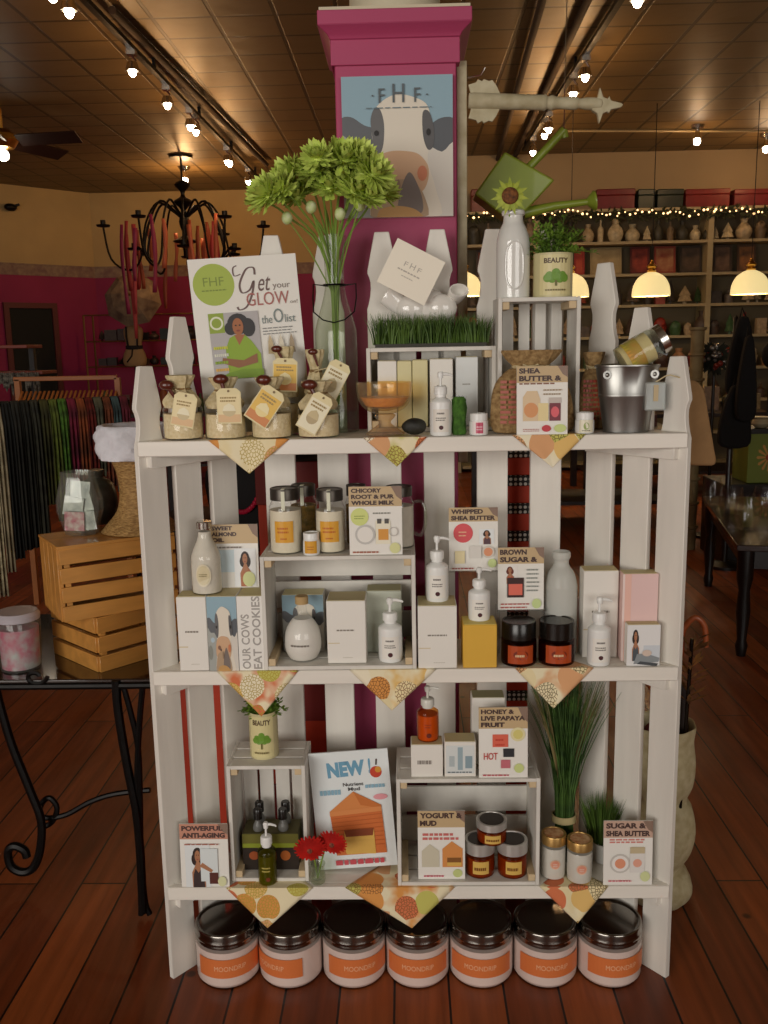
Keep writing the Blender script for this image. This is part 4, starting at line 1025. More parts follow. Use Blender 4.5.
# things hanging from or standing by the right side
c = onY(702, 424, .22); t = thing('hanging_cushion', 'tan cloth cushion hanging outside the right edge of the shelf stand', 'cushion', (c.x - .012, .25, c.z))
m = MB(); m.prism(spl([(-.045, .095), (-.02, .105), (.012, .085), (.028, .02), (.045, -.06), (.05, -.092), (.03, -.1), (-.05, -.085), (-.055, 0)], 3), -.03, .03); o = m.build('pillow_body', mat('tan_cloth', '#a07c52', .9, var=.08, scale=30), t, bevel=.02, seg=3)
MB().tube([(-.02, 0, .1), (.5 * (.585 - t.location.x) - .01, -.09, .12), (.603 - t.location.x, .03 - t.location.y, 1.385 - t.location.z)], .002, 5).build('hanging_cord', BURL2, t)

# arrow sign and post
WA = mat('worn_cream_paint', '#c4bb9c', .65, c2='#a89c7a', scale=26, bump=.3)
yA = .34
c0 = onY(461, 62, yA); c1 = onY(461, 236, yA)
t = thing('arrow_ornament', 'carved cream wooden arrow pointing right, fixed to an upright board beside the pillar', 'ornament', (c0.x, yA, 0))
MB().box(-.011, .013, -.012, .012, 1.2, c0.z).build('upright_board', WA, t, bevel=.002)
zA = onY(500, 103, yA).z; xb = onY(468, 103, yA).x - c0.x; xe = onY(600, 107, yA).x - c0.x; ze = onY(600, 107, yA).z; dzz = ze - zA
Lr = xe - xb
M = T(xb, -.01, zA + .004) @ rotm(ry=pi / 2 + math.atan2(-dzz, Lr) * 1.0)
m = MB(); m.lathe(prof([(0, 0), (.017, .001), (.018, .05), (.017, Lr * .55), (.019, Lr * .57), (.014, Lr * .60), (.017, Lr * .63), (.013, Lr * .68), (.015, Lr * .8), (.011, Lr * .84), (.014, Lr * .9), (.012, Lr), (0, Lr + .002)], 3), 18, M=M); m.build('shaft', WA, t)
def fle(s_):
    z0 = .012 * s_; z1 = .046 * s_
    return [(.004, z0), (.006, z0 + .004 * s_), (.0, z1 * .8), (.018, z1 * .9), (.022, z1 * 1.05), (.032, z1 * .95), (.036, z1 * 1.05), (.048, z1 * .95), (.056, z1), (.066, z1 * .7), (.076, z0)]
for s_ in (-1, 1):
    m = MB(); p = fle(s_); m.prism(p if s_ > 0 else p[::-1], -.014, -.004, M=T(xb, 0, zA + .002)); m.build('fletching', WA, t, bevel=.001)
m = MB(); hx = xe - .004
m.prism([(hx + x, ze + z) for x, z in [(-.018, .008), (-.005, .018), (.0, .04), (.008, .018), (.018, .014), (.022, .02), (.026, .01), (.05, .004), (.055, 0), (.05, -.006), (.026, -.01), (.022, -.018), (.018, -.014), (.008, -.018), (.0, -.04), (-.005, -.018), (-.018, -.01)]], -.018, -.002)
m.build('arrow_head', WA, t, bevel=.002)
a_ = onY(463, 78, yA); MB().tube([(.012, 0, a_.z), (.045, -.01, a_.z + .002), (.055, -.012, a_.z + .018)], .002, 6).build('hook', STEEL, t)

# watering can hung from the ceiling
yW = .62; WG = mat('green_enamel', '#84932c', .45, var=.08, scale=12, coat=.2)
c = onY(513, 190, yW); t = thing('watering_can', 'olive green watering can hanging tilted in the air beside the pillar', 'watering can', (c.x, yW, c.z))
L2 = lambda px, py: (onY(px, py, yW).x - c.x, onY(px, py, yW).z - c.z)
P = [L2(473, 197), L2(503, 155), L2(552, 183), L2(512, 226)]
m = MB(); m.prism([P[0], P[3], P[2], P[1]], -.05, .05); m.build('body', WG, t, bevel=.006, seg=3)
s0 = L2(524, 213); s1 = L2(587, 202); m = MB(); m.tube([(s0[0], 0, s0[1]), ((s0[0] + s1[0]) / 2, 0, (s0[1] + s1[1]) / 2 + .004), (s1[0], 0, s1[1])], [.015, .011, .0085], 14)
dv = Vector((s1[0] - s0[0], 0, s1[1] - s0[1])).normalized(); M = T(s1[0], 0, s1[1]) @ dv.to_track_quat('Z', 'Y').to_matrix().to_4x4()
m.lathe([(0, -.004), (.009, 0), (.026, .018), (.026, .022), (0, .028)], 20, M=M); m.build('spout', WG, t)
h0 = L2(524, 172); h1 = L2(564, 130); m = MB(); m.tube([(h0[0] - .01, 0, h0[1] - .012), (h1[0], 0, h1[1]), ], [.011, .011], 10); m.M = Matrix.Identity(4)
hh = L2(553, 186); m.tube([(h1[0], 0, h1[1]), (h1[0] + .004, 0, h1[1] - .02)], .009, 8); m.build('handle', WG, t)
hc = onY(563, 131, yW); MB().tube([(h1[0], 0, h1[1]), (h1[0] + .01, 0, 3.58 - c.z)], .0015, 5).build('hanging_wire', STEEL, t)
# ================================================================== MIDDLE SHELF
def cowdraw(a): a.cow(0, 0, 1, 1)
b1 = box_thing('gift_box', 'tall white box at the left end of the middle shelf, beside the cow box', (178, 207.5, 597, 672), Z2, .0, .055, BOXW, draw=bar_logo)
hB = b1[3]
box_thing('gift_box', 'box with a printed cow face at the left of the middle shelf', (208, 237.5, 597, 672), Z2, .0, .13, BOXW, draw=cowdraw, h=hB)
def cookies(a):
    a.rect(0, 0, 1, 1, '#f0ede6')
    # lettering runs upwards
    for s, u, L_ in (('OUR COWS', .42, .74), ('EAT COOKIES', .82, .98)):
        vs, fs, x0, x1, y0, y1 = textmesh(s, .02)
        out = [a._v(u - (y - y0) / (y1 - y0) * .3, .02 + (x - x0) / (x1 - x0) * L_) for x, y, _ in vs]
        a.mb.add(out, fs, 0, '#a9a49e'); a.n += 1
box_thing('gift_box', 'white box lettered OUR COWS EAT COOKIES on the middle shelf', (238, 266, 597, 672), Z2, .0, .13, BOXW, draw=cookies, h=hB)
zb_ = Z2 + hB + .001
MILKSH = [(.92, 0), (1, .03), (1, .44), (.93, .55), (.66, .68), (.46, .78), (.42, .88), (.44, .96)]
CRM = mat('cream_lotion', '#e9e0c6', .5); LOT = mat('white_lotion', '#e8e4da', .5); BATH = mat('milky_bath_salts', '#dcd6c6', .7, var=.05, scale=60)
def oval(a): a.ell(.5, .5, .36, .5, '#e6dcc0', 24).ell(.5, .5, .3, .42, '#dccfa8', 24); a.lines(.3, .7, .45, .6, 2, '#9a8c64', .5)
bottle('milk_bath_bottle', 'narrow-necked glass bottle of white bath milk on the boxes, beside SWEET ALMOND OIL', (187, 218, 524, 600), zb_, .008, MILKSH, GL, STEEL, BATH, cat='bottle', draw=oval, lz=(.12, .44), fill=.86)
def d_alm(a):
    a.rect(.14, .25, .5, .6, '#cfe0e6'); a.woman(.5, .02, .95, .62, dress='#b5704a', bg='#eef0f0'); a.ell(.8, .14, .13, .12, '#d5da9c'); a.lines(.1, .7, .63, .7, 1, '#8a8078')
sign_card('SWEET ALMOND OIL card on top of the boxes at the left of the middle shelf', (210, 258, 525, 592), zb_, .072, ['SWEET', 'ALMOND', 'OIL'], d_alm, .3)
c_mX, c_mY, c_mw, c_mh, _ = crate('wide white crate on the middle shelf holding a round bottle and boxes', (262, 416, 556, 672), Z2, -.002, .17, 'h', nback=3)
zm = Z2 + c_mh + .0005
GOLDL = '#e2a63a'
def goldlab(a): a.rect(0, 0, 1, 1, GOLDL); a.lines(.15, .85, .45, .8, 2, '#c46a2a', .5); a.lines(.3, .7, .15, .28, 1, '#c46a2a', .5)
JSH = lambda r, bh: prof([(r * .88, 0), (r, .005), (r, bh * .78), (r * .96, bh * .87), (r * .84, bh * .95), (r * .84, bh)], 3)
jar('bath_milk_jar', 'cream-filled glass jar with a gold label, left one on the wide crate', (267, 300, 490, 553), zm, .016, GL, CRM, DARKM, None, draw=goldlab, lz=(.22, .62), lw=1.15, sh=JSH, ribbon=1, neck=.84, lidh=.17)
HERB = mat('dried_herbs', '#a8823e', .9, c2='#6a5a26', scale=90, bump=.8)
jar('herb_jar', 'taller glass jar of dried herbs behind the small gold-label jar', (289, 316, 486, 546), zm, .092, GL, HERB, DARKM, None, sh=JSH, ribbon=1, neck=.84, lidh=.17)
jar('bath_milk_jar', 'cream-filled glass jar with a gold label, next to the CHICORY card', (314, 344, 491, 551), zm, .02, GL, CRM, DARKM, None, draw=goldlab, lz=(.22, .62), lw=1.3, sh=JSH, ribbon=1, neck=.84, lidh=.17)
jar('cosmetic_jar', 'tiny white-lidded jar with gold label in front of the herb jar', (302, 319, 534, 556), zm, .0, PLW, None, PLW, None, lidh=.3, draw=lambda a: a.rect(0, 0, 1, 1, GOLDL).lines(.2, .8, .3, .7, 2, '#b8662a'), lz=(.15, .95))
def d_chi(a):
    a.lines(.45, .8, .6, .66, 1, '#8a8a80'); a.ell(.2, .56, .17, .13, '#d6df86', 16); a.lines(.1, .3, .53, .6, 2, '#8a9a3a')
    a.circ(.3, .3, .19, '#c9c6c0').circ(.3, .3, .15, '#eeeae2'); a.rect(.5, .16, .78, .5, '#f1ead2'); a.rect(.53, .46, .61, .53, '#55504a'); a.rect(.67, .46, .75, .53, '#55504a'); a.rect(.55, .22, .74, .38, '#dd9a3e'); a.ring(.84, .34, .09, '#c9c4bc', .2); a.ell(.86, .1, .1, .08, '#dfe0a0'); a.lines(.06, .6, .03, .1, 1, '#b06a54')
sign_card('CHICORY ROOT & WHOLE MILK card on the wide crate, in front of a glass mug jar', (349, 402, 487, 556), zm, .004, ['CHICORY', 'ROOT & PUR', 'WHOLE MILK'], d_chi, .29)
t, X, Y, w, h = jar('mug_jar', 'glass mug jar of white salts with a side handle, behind the CHICORY card', (384, 414, 488, 550), zm, .06, GL, BATH, DARKM, None, sh=JSH, neck=.84, lidh=.15)
m = MB(); r = w / 2; m.tube(spl([(r * .95, 0, h * .72), (r * 1.5, -.004, h * .74), (r * 1.75, -.006, h * .6), (r * 1.75, -.006, h * .35), (r * 1.45, -.004, h * .18), (r * .97, 0, h * .22)], 4), .004, 8); m.build('mug_handle', GLG, t)
jar('herb_jar', 'dark-lidded glass jar just visible at the left behind the CHICORY card', (345, 367, 486, 548), zm, .1, GL, HERB, DARKM, None, sh=JSH, neck=.84, lidh=.17)
zi = Z2 + .0098
box_thing('gift_box', 'box with a cow face printed on it, inside the wide crate behind the round bottle', (283, 324, 595, 664), zi, .098, .055, BOXW, top=BOXC, draw=cowdraw)
RND = [(.5, 0), (.75, .03), (.97, .16), (1, .3), (.92, .46), (.66, .6), (.34, .7), (.24, .78), (.24, .88), (.3, .9)]
bottle('round_flask', 'round-bellied flask of white milk bath with a stopper, inside the wide crate', (281, 320, 601, 668), zi, .006, RND, GL, mat('cork_stopper', '#b89968', .7), LOT, None, fill=.66, draw=lambda a: a.lines(.1, .9, .3, .6, 1, '#8b847c', .5), lz=(.22, .4), capz=.88)
box_thing('gift_box', 'white box with a warm-lit tinted top in the middle of the wide crate', (327, 366, 601, 668), zi, .012, .08, BOXW, draw=bar_logo)
box_thing('gift_box', 'grey-green box behind the pump bottle at the right inside the wide crate', (367, 402, 591, 661), zi, .085, .06, GREYB, top=mat('warm_lit_olive_top', '#a9a47c', .6))  # olive-tan on top is warm lamp light put into the colour
pump('pump_bottle', 'white pump bottle inside the wide crate at its right end', (378, 402, 601, 667), zi, .01, PLW, None)
# centre
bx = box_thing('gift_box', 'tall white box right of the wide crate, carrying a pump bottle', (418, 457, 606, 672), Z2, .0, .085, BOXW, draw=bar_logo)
pump('pump_bottle', 'white pump bottle standing on the tall white box on the middle shelf', (426, 449, 538, 606), Z2 + bx[3] + .001, .025, PLW, None)
by = box_thing('gift_box', 'plain yellow box on the middle shelf under a clear pump bottle', (463, 497, 625, 672), Z2, .0, .07, YEL, top=mat('light_yellow_top', '#e6cf6a', .5))
pump('pump_bottle', 'clear-shouldered pump bottle standing on the yellow box', (469, 491, 570, 626), Z2 + by[3] + .001, .02, PLW, None)
# acrylic risers with cards
def riser(label, x0, x1, yt, y, dep):
    X, Y, w, h = fit(x0, x1, yt, 668, Z2, y); th = .003
    t = thing('acrylic_riser', label, 'display stand', (X, Y, Z2))
    MB().box(-w / 2, w / 2, 0, dep, h - th, h).build('riser_top', ACR, t)
    for s_ in (-1, 1): MB().box(s_ * w / 2 - (th if s_ > 0 else 0), s_ * w / 2 + (th if s_ < 0 else 0), 0, dep, 0, h - th).build('side', ACR, t)
    return Z2 + h
def d_whip(a):
    a.circ(.29, .6, .2, '#e0585e', 24); a.lines(.2, .38, .55, .66, 2, '#f4c9a0'); a.woman(.62, .42, .92, .66, dress='#5a4048', bg='#eef2f2'); a.circ(.8, .3, .13, '#d9d2c6').circ(.8, .3, .09, '#e59a72'); a.rect(.42, .2, .66, .4, '#e2ded6'); a.rect(.12, .12, .32, .32, '#eadcae'); a.ell(.88, .12, .09, .07, '#cfe09a'); a.lines(.06, .6, .03, .09, 1, '#b05a54')
zr = riser('clear acrylic stand behind the yellow box, holding the WHIPPED SHEA BUTTER card', 448, 500, 571, .095, .05)
sign_card('WHIPPED SHEA BUTTER card with a red disc, raised above the yellow box', (449, 498, 508, 571), zr, .1, ['WHIPPED', 'SHEA BUTTER'], d_whip, .22, tilt=.04)
def d_brown(a):
    a.woman(.1, .42, .42, .72, dress='#b5523a', bg='#f0ece6', hair='#6a2a1a'); a.rect(.2, .2, .56, .52, '#3a1c18'); a.rect(.23, .24, .53, .42, '#e4705c'); a.lines(.62, .92, .3, .7, 6, '#9aa09a'); a.ell(.84, .1, .1, .08, '#cfe09a'); a.lines(.06, .7, .03, .14, 2, '#c05a54')
zr2 = riser('clear acrylic stand behind the dark red jars, holding the BROWN SUGAR card', 497, 546, 610, .075, .05)
sign_card('BROWN SUGAR & card above the two dark red jars on the middle shelf', (498, 544, 548, 611), zr2, .08, ['BROWN', 'SUGAR &'], d_brown, .26, tilt=.04)
REDS = mat('dark_red_scrub', '#5a1a10', .35, var=.2, scale=40, coat=.3)
def redlab(a): a.rect(0, 0, 1, 1, '#b24a22'); a.ell(.5, .5, .28, .26, '#7a2a18'); a.lines(.3, .7, .4, .6, 1, '#e6c9a0', .6)
jar('scrub_jar', 'squat dark red jar with black lid on the middle shelf, left of its twin', (503, 539, 625, 670), Z2, .0, glass('red_brown_glass', '#a05a48'), REDS, PLB, None, draw=redlab, lz=(.12, .8), lidh=.38, neck=.9)
jar('scrub_jar', 'squat dark red jar with black lid on the middle shelf, right of its twin', (541, 578, 625, 671), Z2, .0, glass('red_brown_glass'), REDS, PLB, None, draw=redlab, lz=(.12, .8), lidh=.38, neck=.9)
bottle('frosted_bottle', 'large frosted glass bottle with a flared lip, behind the dark red jars', (547, 580, 555, 655), Z2, .07, [(.95, 0), (1, .03), (1, .6), (.97, .69), (.8, .79), (.5, .86), (.45, .91), (.54, .94), (.56, .98), (.5, 1)], FROST, None, None)
bz = box_thing('gift_box', 'tall white box with warm-lit tinted top near the right end of the middle shelf', (583, 618, 571, 663), Z2, .062, .05, BOXW, draw=bar_logo)
box_thing('gift_box', 'thin pink box edge behind the tall white box on the middle shelf', (579, 592, 600, 656), Z2, .116, .03, PINKB, top=PINKB)
pump('pump_bottle', 'small clear white pump bottle in front of the tall white box, middle shelf right', (590, 613, 600, 667), Z2, .0, PLW, None)
def pinkface(a): a.rect(.0, .0, .06, 1, '#f2dcd6'); a.rect(.06, 0, .24, 1, '#eebfb0'); a.rect(.24, .0, 1, 1, '#e8c6c2')
bp_ = box_thing('gift_box', 'tall pink box at the right end of the middle shelf', (622, 657, 574, 662), Z2, .036, .04, PINKB, draw=pinkface)
def photoface(a):
    a.rect(0, 0, 1, 1, '#e9e8e6'); a.rect(.5, .1, 1, .5, '#d2d8de'); a.woman(.05, .12, .45, .95, dress='#4e565c', bg=None); a.poly([(.2, .05), (.95, .1), (.98, .2), (.6, .3), (.3, .3)], '#8e9598'); a.ell(.6, .32, .14, .08, '#d8c4b4'); a.poly([(.3, .05), (.9, 0), (.95, .06), (.4, .12)], '#474c50')
box_thing('photo_box', 'low box printed with a seated person in grey, in front of the tall pink box', (627, 660, 625, 667), Z2, .004, .028, BOXW, draw=photoface)

# ================================================================== BOTTOM SHELF
def d_pow(a):
    a.woman(.1, .0, .62, .68, dress='#3a2a2a', bg='#e6eaea'); a.rect(.42, .1, .78, .62, '#dfe6e6'); a.rect(.6, .06, .78, .24, '#5a2a22'); a.poly([(.4, .34), (.46, .4), (.68, .28), (.64, .24)], '#b07a58'); a.lines(.1, .9, .68, .73, 1, '#b06a5a'); a.ell(.86, .1, .09, .08, '#dfe0b0')
sign_card('POWERFUL ANTI-AGING card at the left end of the bottom shelf', (180, 228, 826, 889), Z3, .0, ['POWERFUL', 'ANTI-AGING'], d_pow, .24, hcol='#c98f78')
c3X, c3Y, c3w, c3h, _ = crate('tall white crate on the bottom shelf with dark bottles inside, BEAUTY can on top', (229, 307, 766, 882), Z3, .02, .135, 'v', nback=4, gap=.006)
zt3 = Z3 + c3h + .0005
can_plant('cream tin can lettered BEAUTY with a plant, on the tall crate under the middle shelf', (247, 276, 715, 758), zt3, .05, .05, 1.1)
# pack of six dark bottles
def packface(a): a.rect(0, 0, 1, 1, '#6e6a2c'); a.rect(0, 0, 1, .62, '#2a2018'); a.rect(.0, .62, 1, .74, '#8e9a30'); a.ell(.2, .4, .09, .12, '#a5532a'); a.ell(.76, .4, .09, .14, '#b5632a'); a.rect(.48, 0, .52, .7, '#7a7430')
pX, pY, pw3, ph3, _ = box_thing('bottle_carrier', 'dark olive carton of small bottles inside the tall crate on the bottom shelf', (243, 299, 834, 876), Z3 + .0098, .055, .07, mat('dark_olive_board', '#4b4620', .5), top=mat('dark_olive_board'and'olive_flap', '#57502a', .6), draw=packface)
for i, (bx_, by_, lb) in enumerate([(258, .073, 'dark bottle neck at the front left of the olive carton'), (260, .108, 'dark bottle neck at the back left of the olive carton'), (283, .073, 'dark bottle neck at the front right of the olive carton'), (286, .108, 'dark bottle neck at the back right of the olive carton')]):
    p = onY(bx_, 820, by_); r = .0115
    zb3 = Z3 + .0098 + ph3 + .0012
    t = thing('dark_bottle', lb, 'bottle', (p.x, by_, zb3))
    MB().lathe(prof([(0, 0), (r, .0), (r * 1.05, .012), (r * .6, .024), (r * .5, .03)], 3) + [(0, .03)], 16).build('bottle_neck', glass('dark_bottle_glass', '#30301c', .05, haze=.2), t)
    MB().lathe([(0, .03), (r * .95, .03), (r * .95, .052), (r * .8, .055), (0, .055)], 16).build('cap', PLB, t)
OLIV = mat('olive_green_soap', '#7a7c28', .3, coat=.3)
t, X, Y, w, h = pump('pump_bottle', 'olive green pump bottle with white nozzle in front of the tall crate', (256, 275, 827, 890), Z3, .0, glass('olive_glass', '#c9c47a'), OLIV, lab=None, badge='#4a2a18', label_draw=lambda a: a.circ(.62, .15, .16, '#7a3a1c').lines(.2, .8, .5, .8, 2, '#c9b860', .4))
# NEW! board
def d_new(a):
    a.text('NEW', .22, .78, .48, '#6fa3bf', .13, bold=.06, rot=.04); a.text('!', .74, .80, .03, '#6fa3bf', .13, bold=.05)
    a.circ(.83, .81, .075, '#c9452e').circ(.86, .83, .04, '#d99a3a').poly([(.83, .87), (.85, .87), (.86, .92), (.84, .92)], '#3a2414')
    a.text('Nutrient', .40, .705, .26, '#4a4a4a', .03, bold=.02); a.text('Mud', .46, .665, .15, '#4a4a4a', .03, bold=.02)
    a.lines(.1, .38, .64, .7, 1, '#8fb8cc', .7).lines(.68, .95, .68, .72, 1, '#8fb8cc', .7); a.ell(.86, .6, .09, .025, '#e8a0a8')
    a.poly([(.2, .5), (.52, .66), (.86, .53), (.86, .5), (.52, .47)], '#d98a4c'); a.poly([(.52, .66), (.86, .53), (.86, .5), (.6, .54)], '#c87438')
    a.poly([(.2, .5), (.86, .52), (.88, .12), (.24, .12)], '#cf7038'); a.poly([(.2, .5), (.86, .52), (.86, .48), (.2, .46)], '#dd8e52')
    for k in range(8): a.poly([(.21, .44 - .035 * k), (.86, .46 - .037 * k), (.86, .455 - .037 * k), (.21, .435 - .035 * k)], '#b85f2c')
    a.poly([(.36, .34), (.74, .34), (.74, .12), (.36, .14)], '#e0b45a'); a.poly([(.36, .34), (.74, .34), (.72, .28), (.38, .28)], '#8a4526'); a.rect(.37, .13, .73, .25, '#d9ae58')
    a.lines(.22, .9, .04, .1, 1, '#c8505a', .7)
X, Y, w, h = fit(318, 397, 757, 877, Z3, .065)
t = thing('display_board', 'NEW! Nutrient Mud board with an orange jar picture, leaning on the bottom shelf', 'sign', (X, Y, Z3 + .0078))
mb = MB(); mb.box(-w / 2, w / 2, 0, .005, 0, h); mb.build('panel', mat('pale_blue_white_card', '#e6ecec', .45), t)
a = Art(w, h); d_new(a); a.done(t); t.rotation_euler = (-.06, -.07, 0)
# crate
c4X, c4Y, c4w, c4h, _ = crate('wide white crate on the bottom shelf with the YOGURT card and brown jars inside', (397, 540, 779, 881), Z3, .0, .17, 'h', nback=3)
z4 = Z3 + c4h + .0005; z4i = Z3 + .0098
def d_yog(a):
    a.lines(.1, .9, .58, .7, 2, '#d0706a', .6); a.poly([(.08, .18), (.08, .42), (.25, .52), (.45, .42), (.45, .18)], '#d2cbb4'); a.poly([(.52, .18), (.52, .45), (.72, .56), (.95, .45), (.95, .18)], '#dd9350'); a.rect(.62, .2, .92, .32, '#8a5a2a'); a.rect(.62, .2, .92, .25, '#e0b45a'); a.ell(.84, .09, .1, .06, '#c9d48a'); a.lines(.12, .6, .04, .1, 1, '#d0506a')
sign_card('YOGURT & card standing inside the wide crate on the bottom shelf', (418, 465, 813, 877), z4i, .012, ['YOGURT &', 'MUD'], d_yog, .24)
MUDJ = mat('amber_brown_mud', '#a5662a', .5, var=.15, scale=60)
BSL = mat('brushed_jar_lid', '#cfccc6', .35, .6)
def mudlab(a): a.rect(0, 0, 1, 1, '#e0b860'); a.lines(.1, .9, .3, .7, 1, '#7a4a1c', .6)
def mudjar(label, box, z, y):
    t, X, Y, w, h = jar('mud_jar', label, box, z, y, glass('amber_brown_glass', '#e0a868'), MUDJ, BSL, None, draw=mudlab, lz=(.2, .75), lw=1.1, lidh=.32, neck=.98)
    MB().cyl(w / 2 * .82, h - .0013, h - .0004, 24).build('lid_label', mat('dark_lid_label', '#2c2018', .4), t); return Y, w, h
_, w_, h_ = mudjar('brown mud jar with silver rim, lower left of three in the wide crate', (466, 496, 846, 876), z4i, .01)
mudjar('brown mud jar with silver rim, lower right of three in the wide crate', (499, 529, 846, 877), z4i, .008)
_, w2_, h2_ = mudjar('brown mud jar stacked on top of the other two in the wide crate', (478, 508, 826, 853), z4i + h_ + .0005, .004)
bz4 = box_thing('gift_box', 'white cube box on the lower wide crate, under the orange pump bottle', (411, 443, 745, 776), z4, .01, .05, BOXW, draw=lambda a: a.lines(.2, .7, .4, .6, 1, '#8f8880', .6))
ORS = mat('orange_body_wash', '#e0884e', .3, coat=.3)
pump('pump_bottle', 'orange body wash bottle with a clear cap, on the white cube box', (417, 439, 690, 745), z4 + bz4[3] + .001, .02, glass('pale_orange_glass', '#f2c48a'), ORS, capm=mat('cloudy_cap', '#d8d6cc', .25), lab=None, label_draw=lambda a: a.circ(.55, .2, .15, '#6a2418').lines(.3, .7, .6, .85, 2, '#a8421e', .5))
box_thing('gift_box', 'cube box printed with pale blue bottles, beside the white cube box', (444.5, 476, 742, 775), z4, .01, .05, BOXW, draw=lambda a: a.rect(.05, .1, .95, .9, '#dde2e0').rect(.42, .2, .58, .85, '#9fb4bc').rect(.15, .3, .32, .6, '#b9c4c6').rect(.66, .25, .88, .6, '#8fa6b0').lines(.1, .9, .12, .22, 1, '#6f7a80'))
box_thing('gift_box', 'taller white box standing behind the HONEY & LIVE PAPAYA FRUIT card', (472, 505, 698, 768), z4, .07, .05, BOXW, top=mat('warm_lit_olive_top', '#a9a47c'))  # white box; lamp glow on its top is painted as olive-tan
def d_hon(a):
    a.rect(.28, .44, .6, .62, '#e26a52'); a.lines(.34, .54, .46, .6, 2, '#c8402e'); a.circ(.8, .62, .15, '#e9dfae').circ(.8, .62, .1, '#ded27e'); a.text('HOT', .1, .26, .28, '#c8504a', .1, bold=.01); a.rect(.5, .3, .72, .42, '#2c2c30'); a.rect(.45, .14, .64, .26, '#c9707a'); a.circ(.82, .14, .1, '#cfdb8e'); a.lines(.08, .7, .03, .09, 1, '#c8606a')
sign_card('HONEY & LIVE PAPAYA FRUIT card on the lower wide crate', (479, 528, 709, 776), z4, .005, ['HONEY &', 'LIVE PAPAYA', 'FRUIT'], d_hon, .3)
# red gerberas in a tiny glass
gX, gY, gw, gh = fit(309, 325, 868, 890, Z3, .0)
t = thing('bud_vase', 'tiny clear glass holding the two red gerbera flowers on the bottom shelf', 'vase', (gX, gY + gw / 2, Z3))
MB().lathe(prof([(0, 0), (gw * .42, 0), (gw * .5, gh * .3), (gw * .42, gh * .8), (gw * .5, gh), (gw * .45, gh), (gw * .36, gh * .8), (gw * .42, gh * .3), (0, .004)], 3), 20).build('glass', GLG, t)
REDP = mat('red_petals', '#c81a10', .6, c2='#a01008', scale=40)
for px, py, rad, yy, lb in ((310, 849, .038, -.016, 'red gerbera flower in the tiny glass, left bloom'), (332, 843, .036, -.004, 'red gerbera flower in the tiny glass, right bloom touching the NEW! board')):
    c = onY(px, py, yy); t = thing('gerbera', lb, 'flower', c)
    m = MB(); m.M = rotm(rz=.1 if px < 320 else -.2) @ rotm(rx=.25)
    for ring in range(4):
        n = 24 - ring * 3; L_ = rad * (1 - .16 * ring)
        for i in range(n):
            az = 2 * pi * (i + .5 * (ring % 2)) / n + random.uniform(-.05, .05); M = rotm(ry=az); yy0 = -.0025 * ring
            m.add([tuple(M @ Vector(v)) for v in [(-.0015, yy0, .003), (.0015, yy0, .003), (rad * .12, yy0 - .001, L_ * .7), (rad * .05, yy0 + .002, L_), (-rad * .05, yy0 + .002, L_), (-rad * .12, yy0 - .001, L_ * .7)]], [(0, 1, 2, 3, 4, 5)])
    m.build('petals', REDP, t)
    m = MB(); m.ball((0, -.009, 0), .0065, 12, 8, sc=(1, .6, 1)); m.build('centre', mat('dark_red_centre', '#4a0e14', .8, c2='#a8583a', scale=300), t)
    b0 = Vector((gX, gY + gw / 2, Z3 + .01)) - c
    MB().tube(spl([(0, .002, 0), (b0.x * .4, .01, -.012), tuple(b0)], 4), .002, 6).build('stem', STEMG, t)
# reed bundle
rX, rY, rw, rh = fit(556, 582, 690, 846, Z3, .06)
t = thing('reed_bundle', 'tall tied bundle of dark green reeds reaching up to the middle shelf', 'plant', (rX, .115, Z3))
m = MB()
for i in range(420):
    az = random.uniform(0, 2 * pi); q = math.sqrt(random.random()); x0_ = .028 * q * cos(az); y0_ = .022 * q * sin(az); hh = random.uniform(.40, .495)
    f = random.gauss(0, 1); f = max(-1.6, min(1.6, f)); dx = (cos(az) * .35 + f * .5) * .045 * (1 + q); dy = sin(az) * .02
    wv = .0016; ph = random.uniform(0, pi); vx_, vy_ = cos(ph) * wv, sin(ph) * wv; vs = []
    for k in range(6):
        u = k / 5; s_ = .85 if u < .25 else 1; sp_ = max(0, (u - .42) / .58) ** 1.4
        bx_, by_, bz_ = x0_ * (1 - .25 * sin(pi * min(1, u * 2.2))) + dx * sp_, y0_ + dy * sp_, hh * u; ww = 1 - .8 * u ** 3
        vs += [(bx_ - vx_ * ww, by_ - vy_ * ww, bz_), (bx_ + vx_ * ww, by_ + vy_ * ww, bz_)]
    m.add(vs, [(2 * k, 2 * k + 1, 2 * k + 3, 2 * k + 2) for k in range(5)])
m.build('blades', GRASSD, t)
WISP = mat('brown_wispy_grass', '#8a7a4e', .8)
m = MB()
for i in range(50):
    s_ = random.choice((-1, 1)); dx = s_ * random.uniform(.03, .09); hh = random.uniform(.4, .49)
    P = spl([(s_ * .015, -.01, .2), (s_ * .02 + dx * .25, -.02, .32), (s_ * .02 + dx * .8, -.03, hh)], 3)
    m.tube(P, .00045, 3)
m.build('wisps', WISP, t)
MB().lathe([(.0275, .1), (.0295, .1), (.0295, .118), (.0275, .118)], 24, M=Matrix.Diagonal((1, .85, 1, 1))).build('raffia_tie', mat('raffia', '#b8a878', .8), t)
# small potted grass
gX, gY, gw, gh = fit(592, 618, 846, 878, Z3, .06)
t = thing('potted_grass', 'small white pot of bushy green grass behind the SUGAR & SHEA BUTTER card', 'potted plant', (gX + .008, .11, Z3))
MB().lathe([(0, 0), (.026, 0), (.032, .05), (.030, .05), (.028, .044), (0, .044)], 22).build('pot', PLW, t)
m = MB(); blades(m, -.008, 0, .044, .03, .018, .125, 420, .25, .0013, fan=1.2); m.build('grass_blades', GRASS, t)
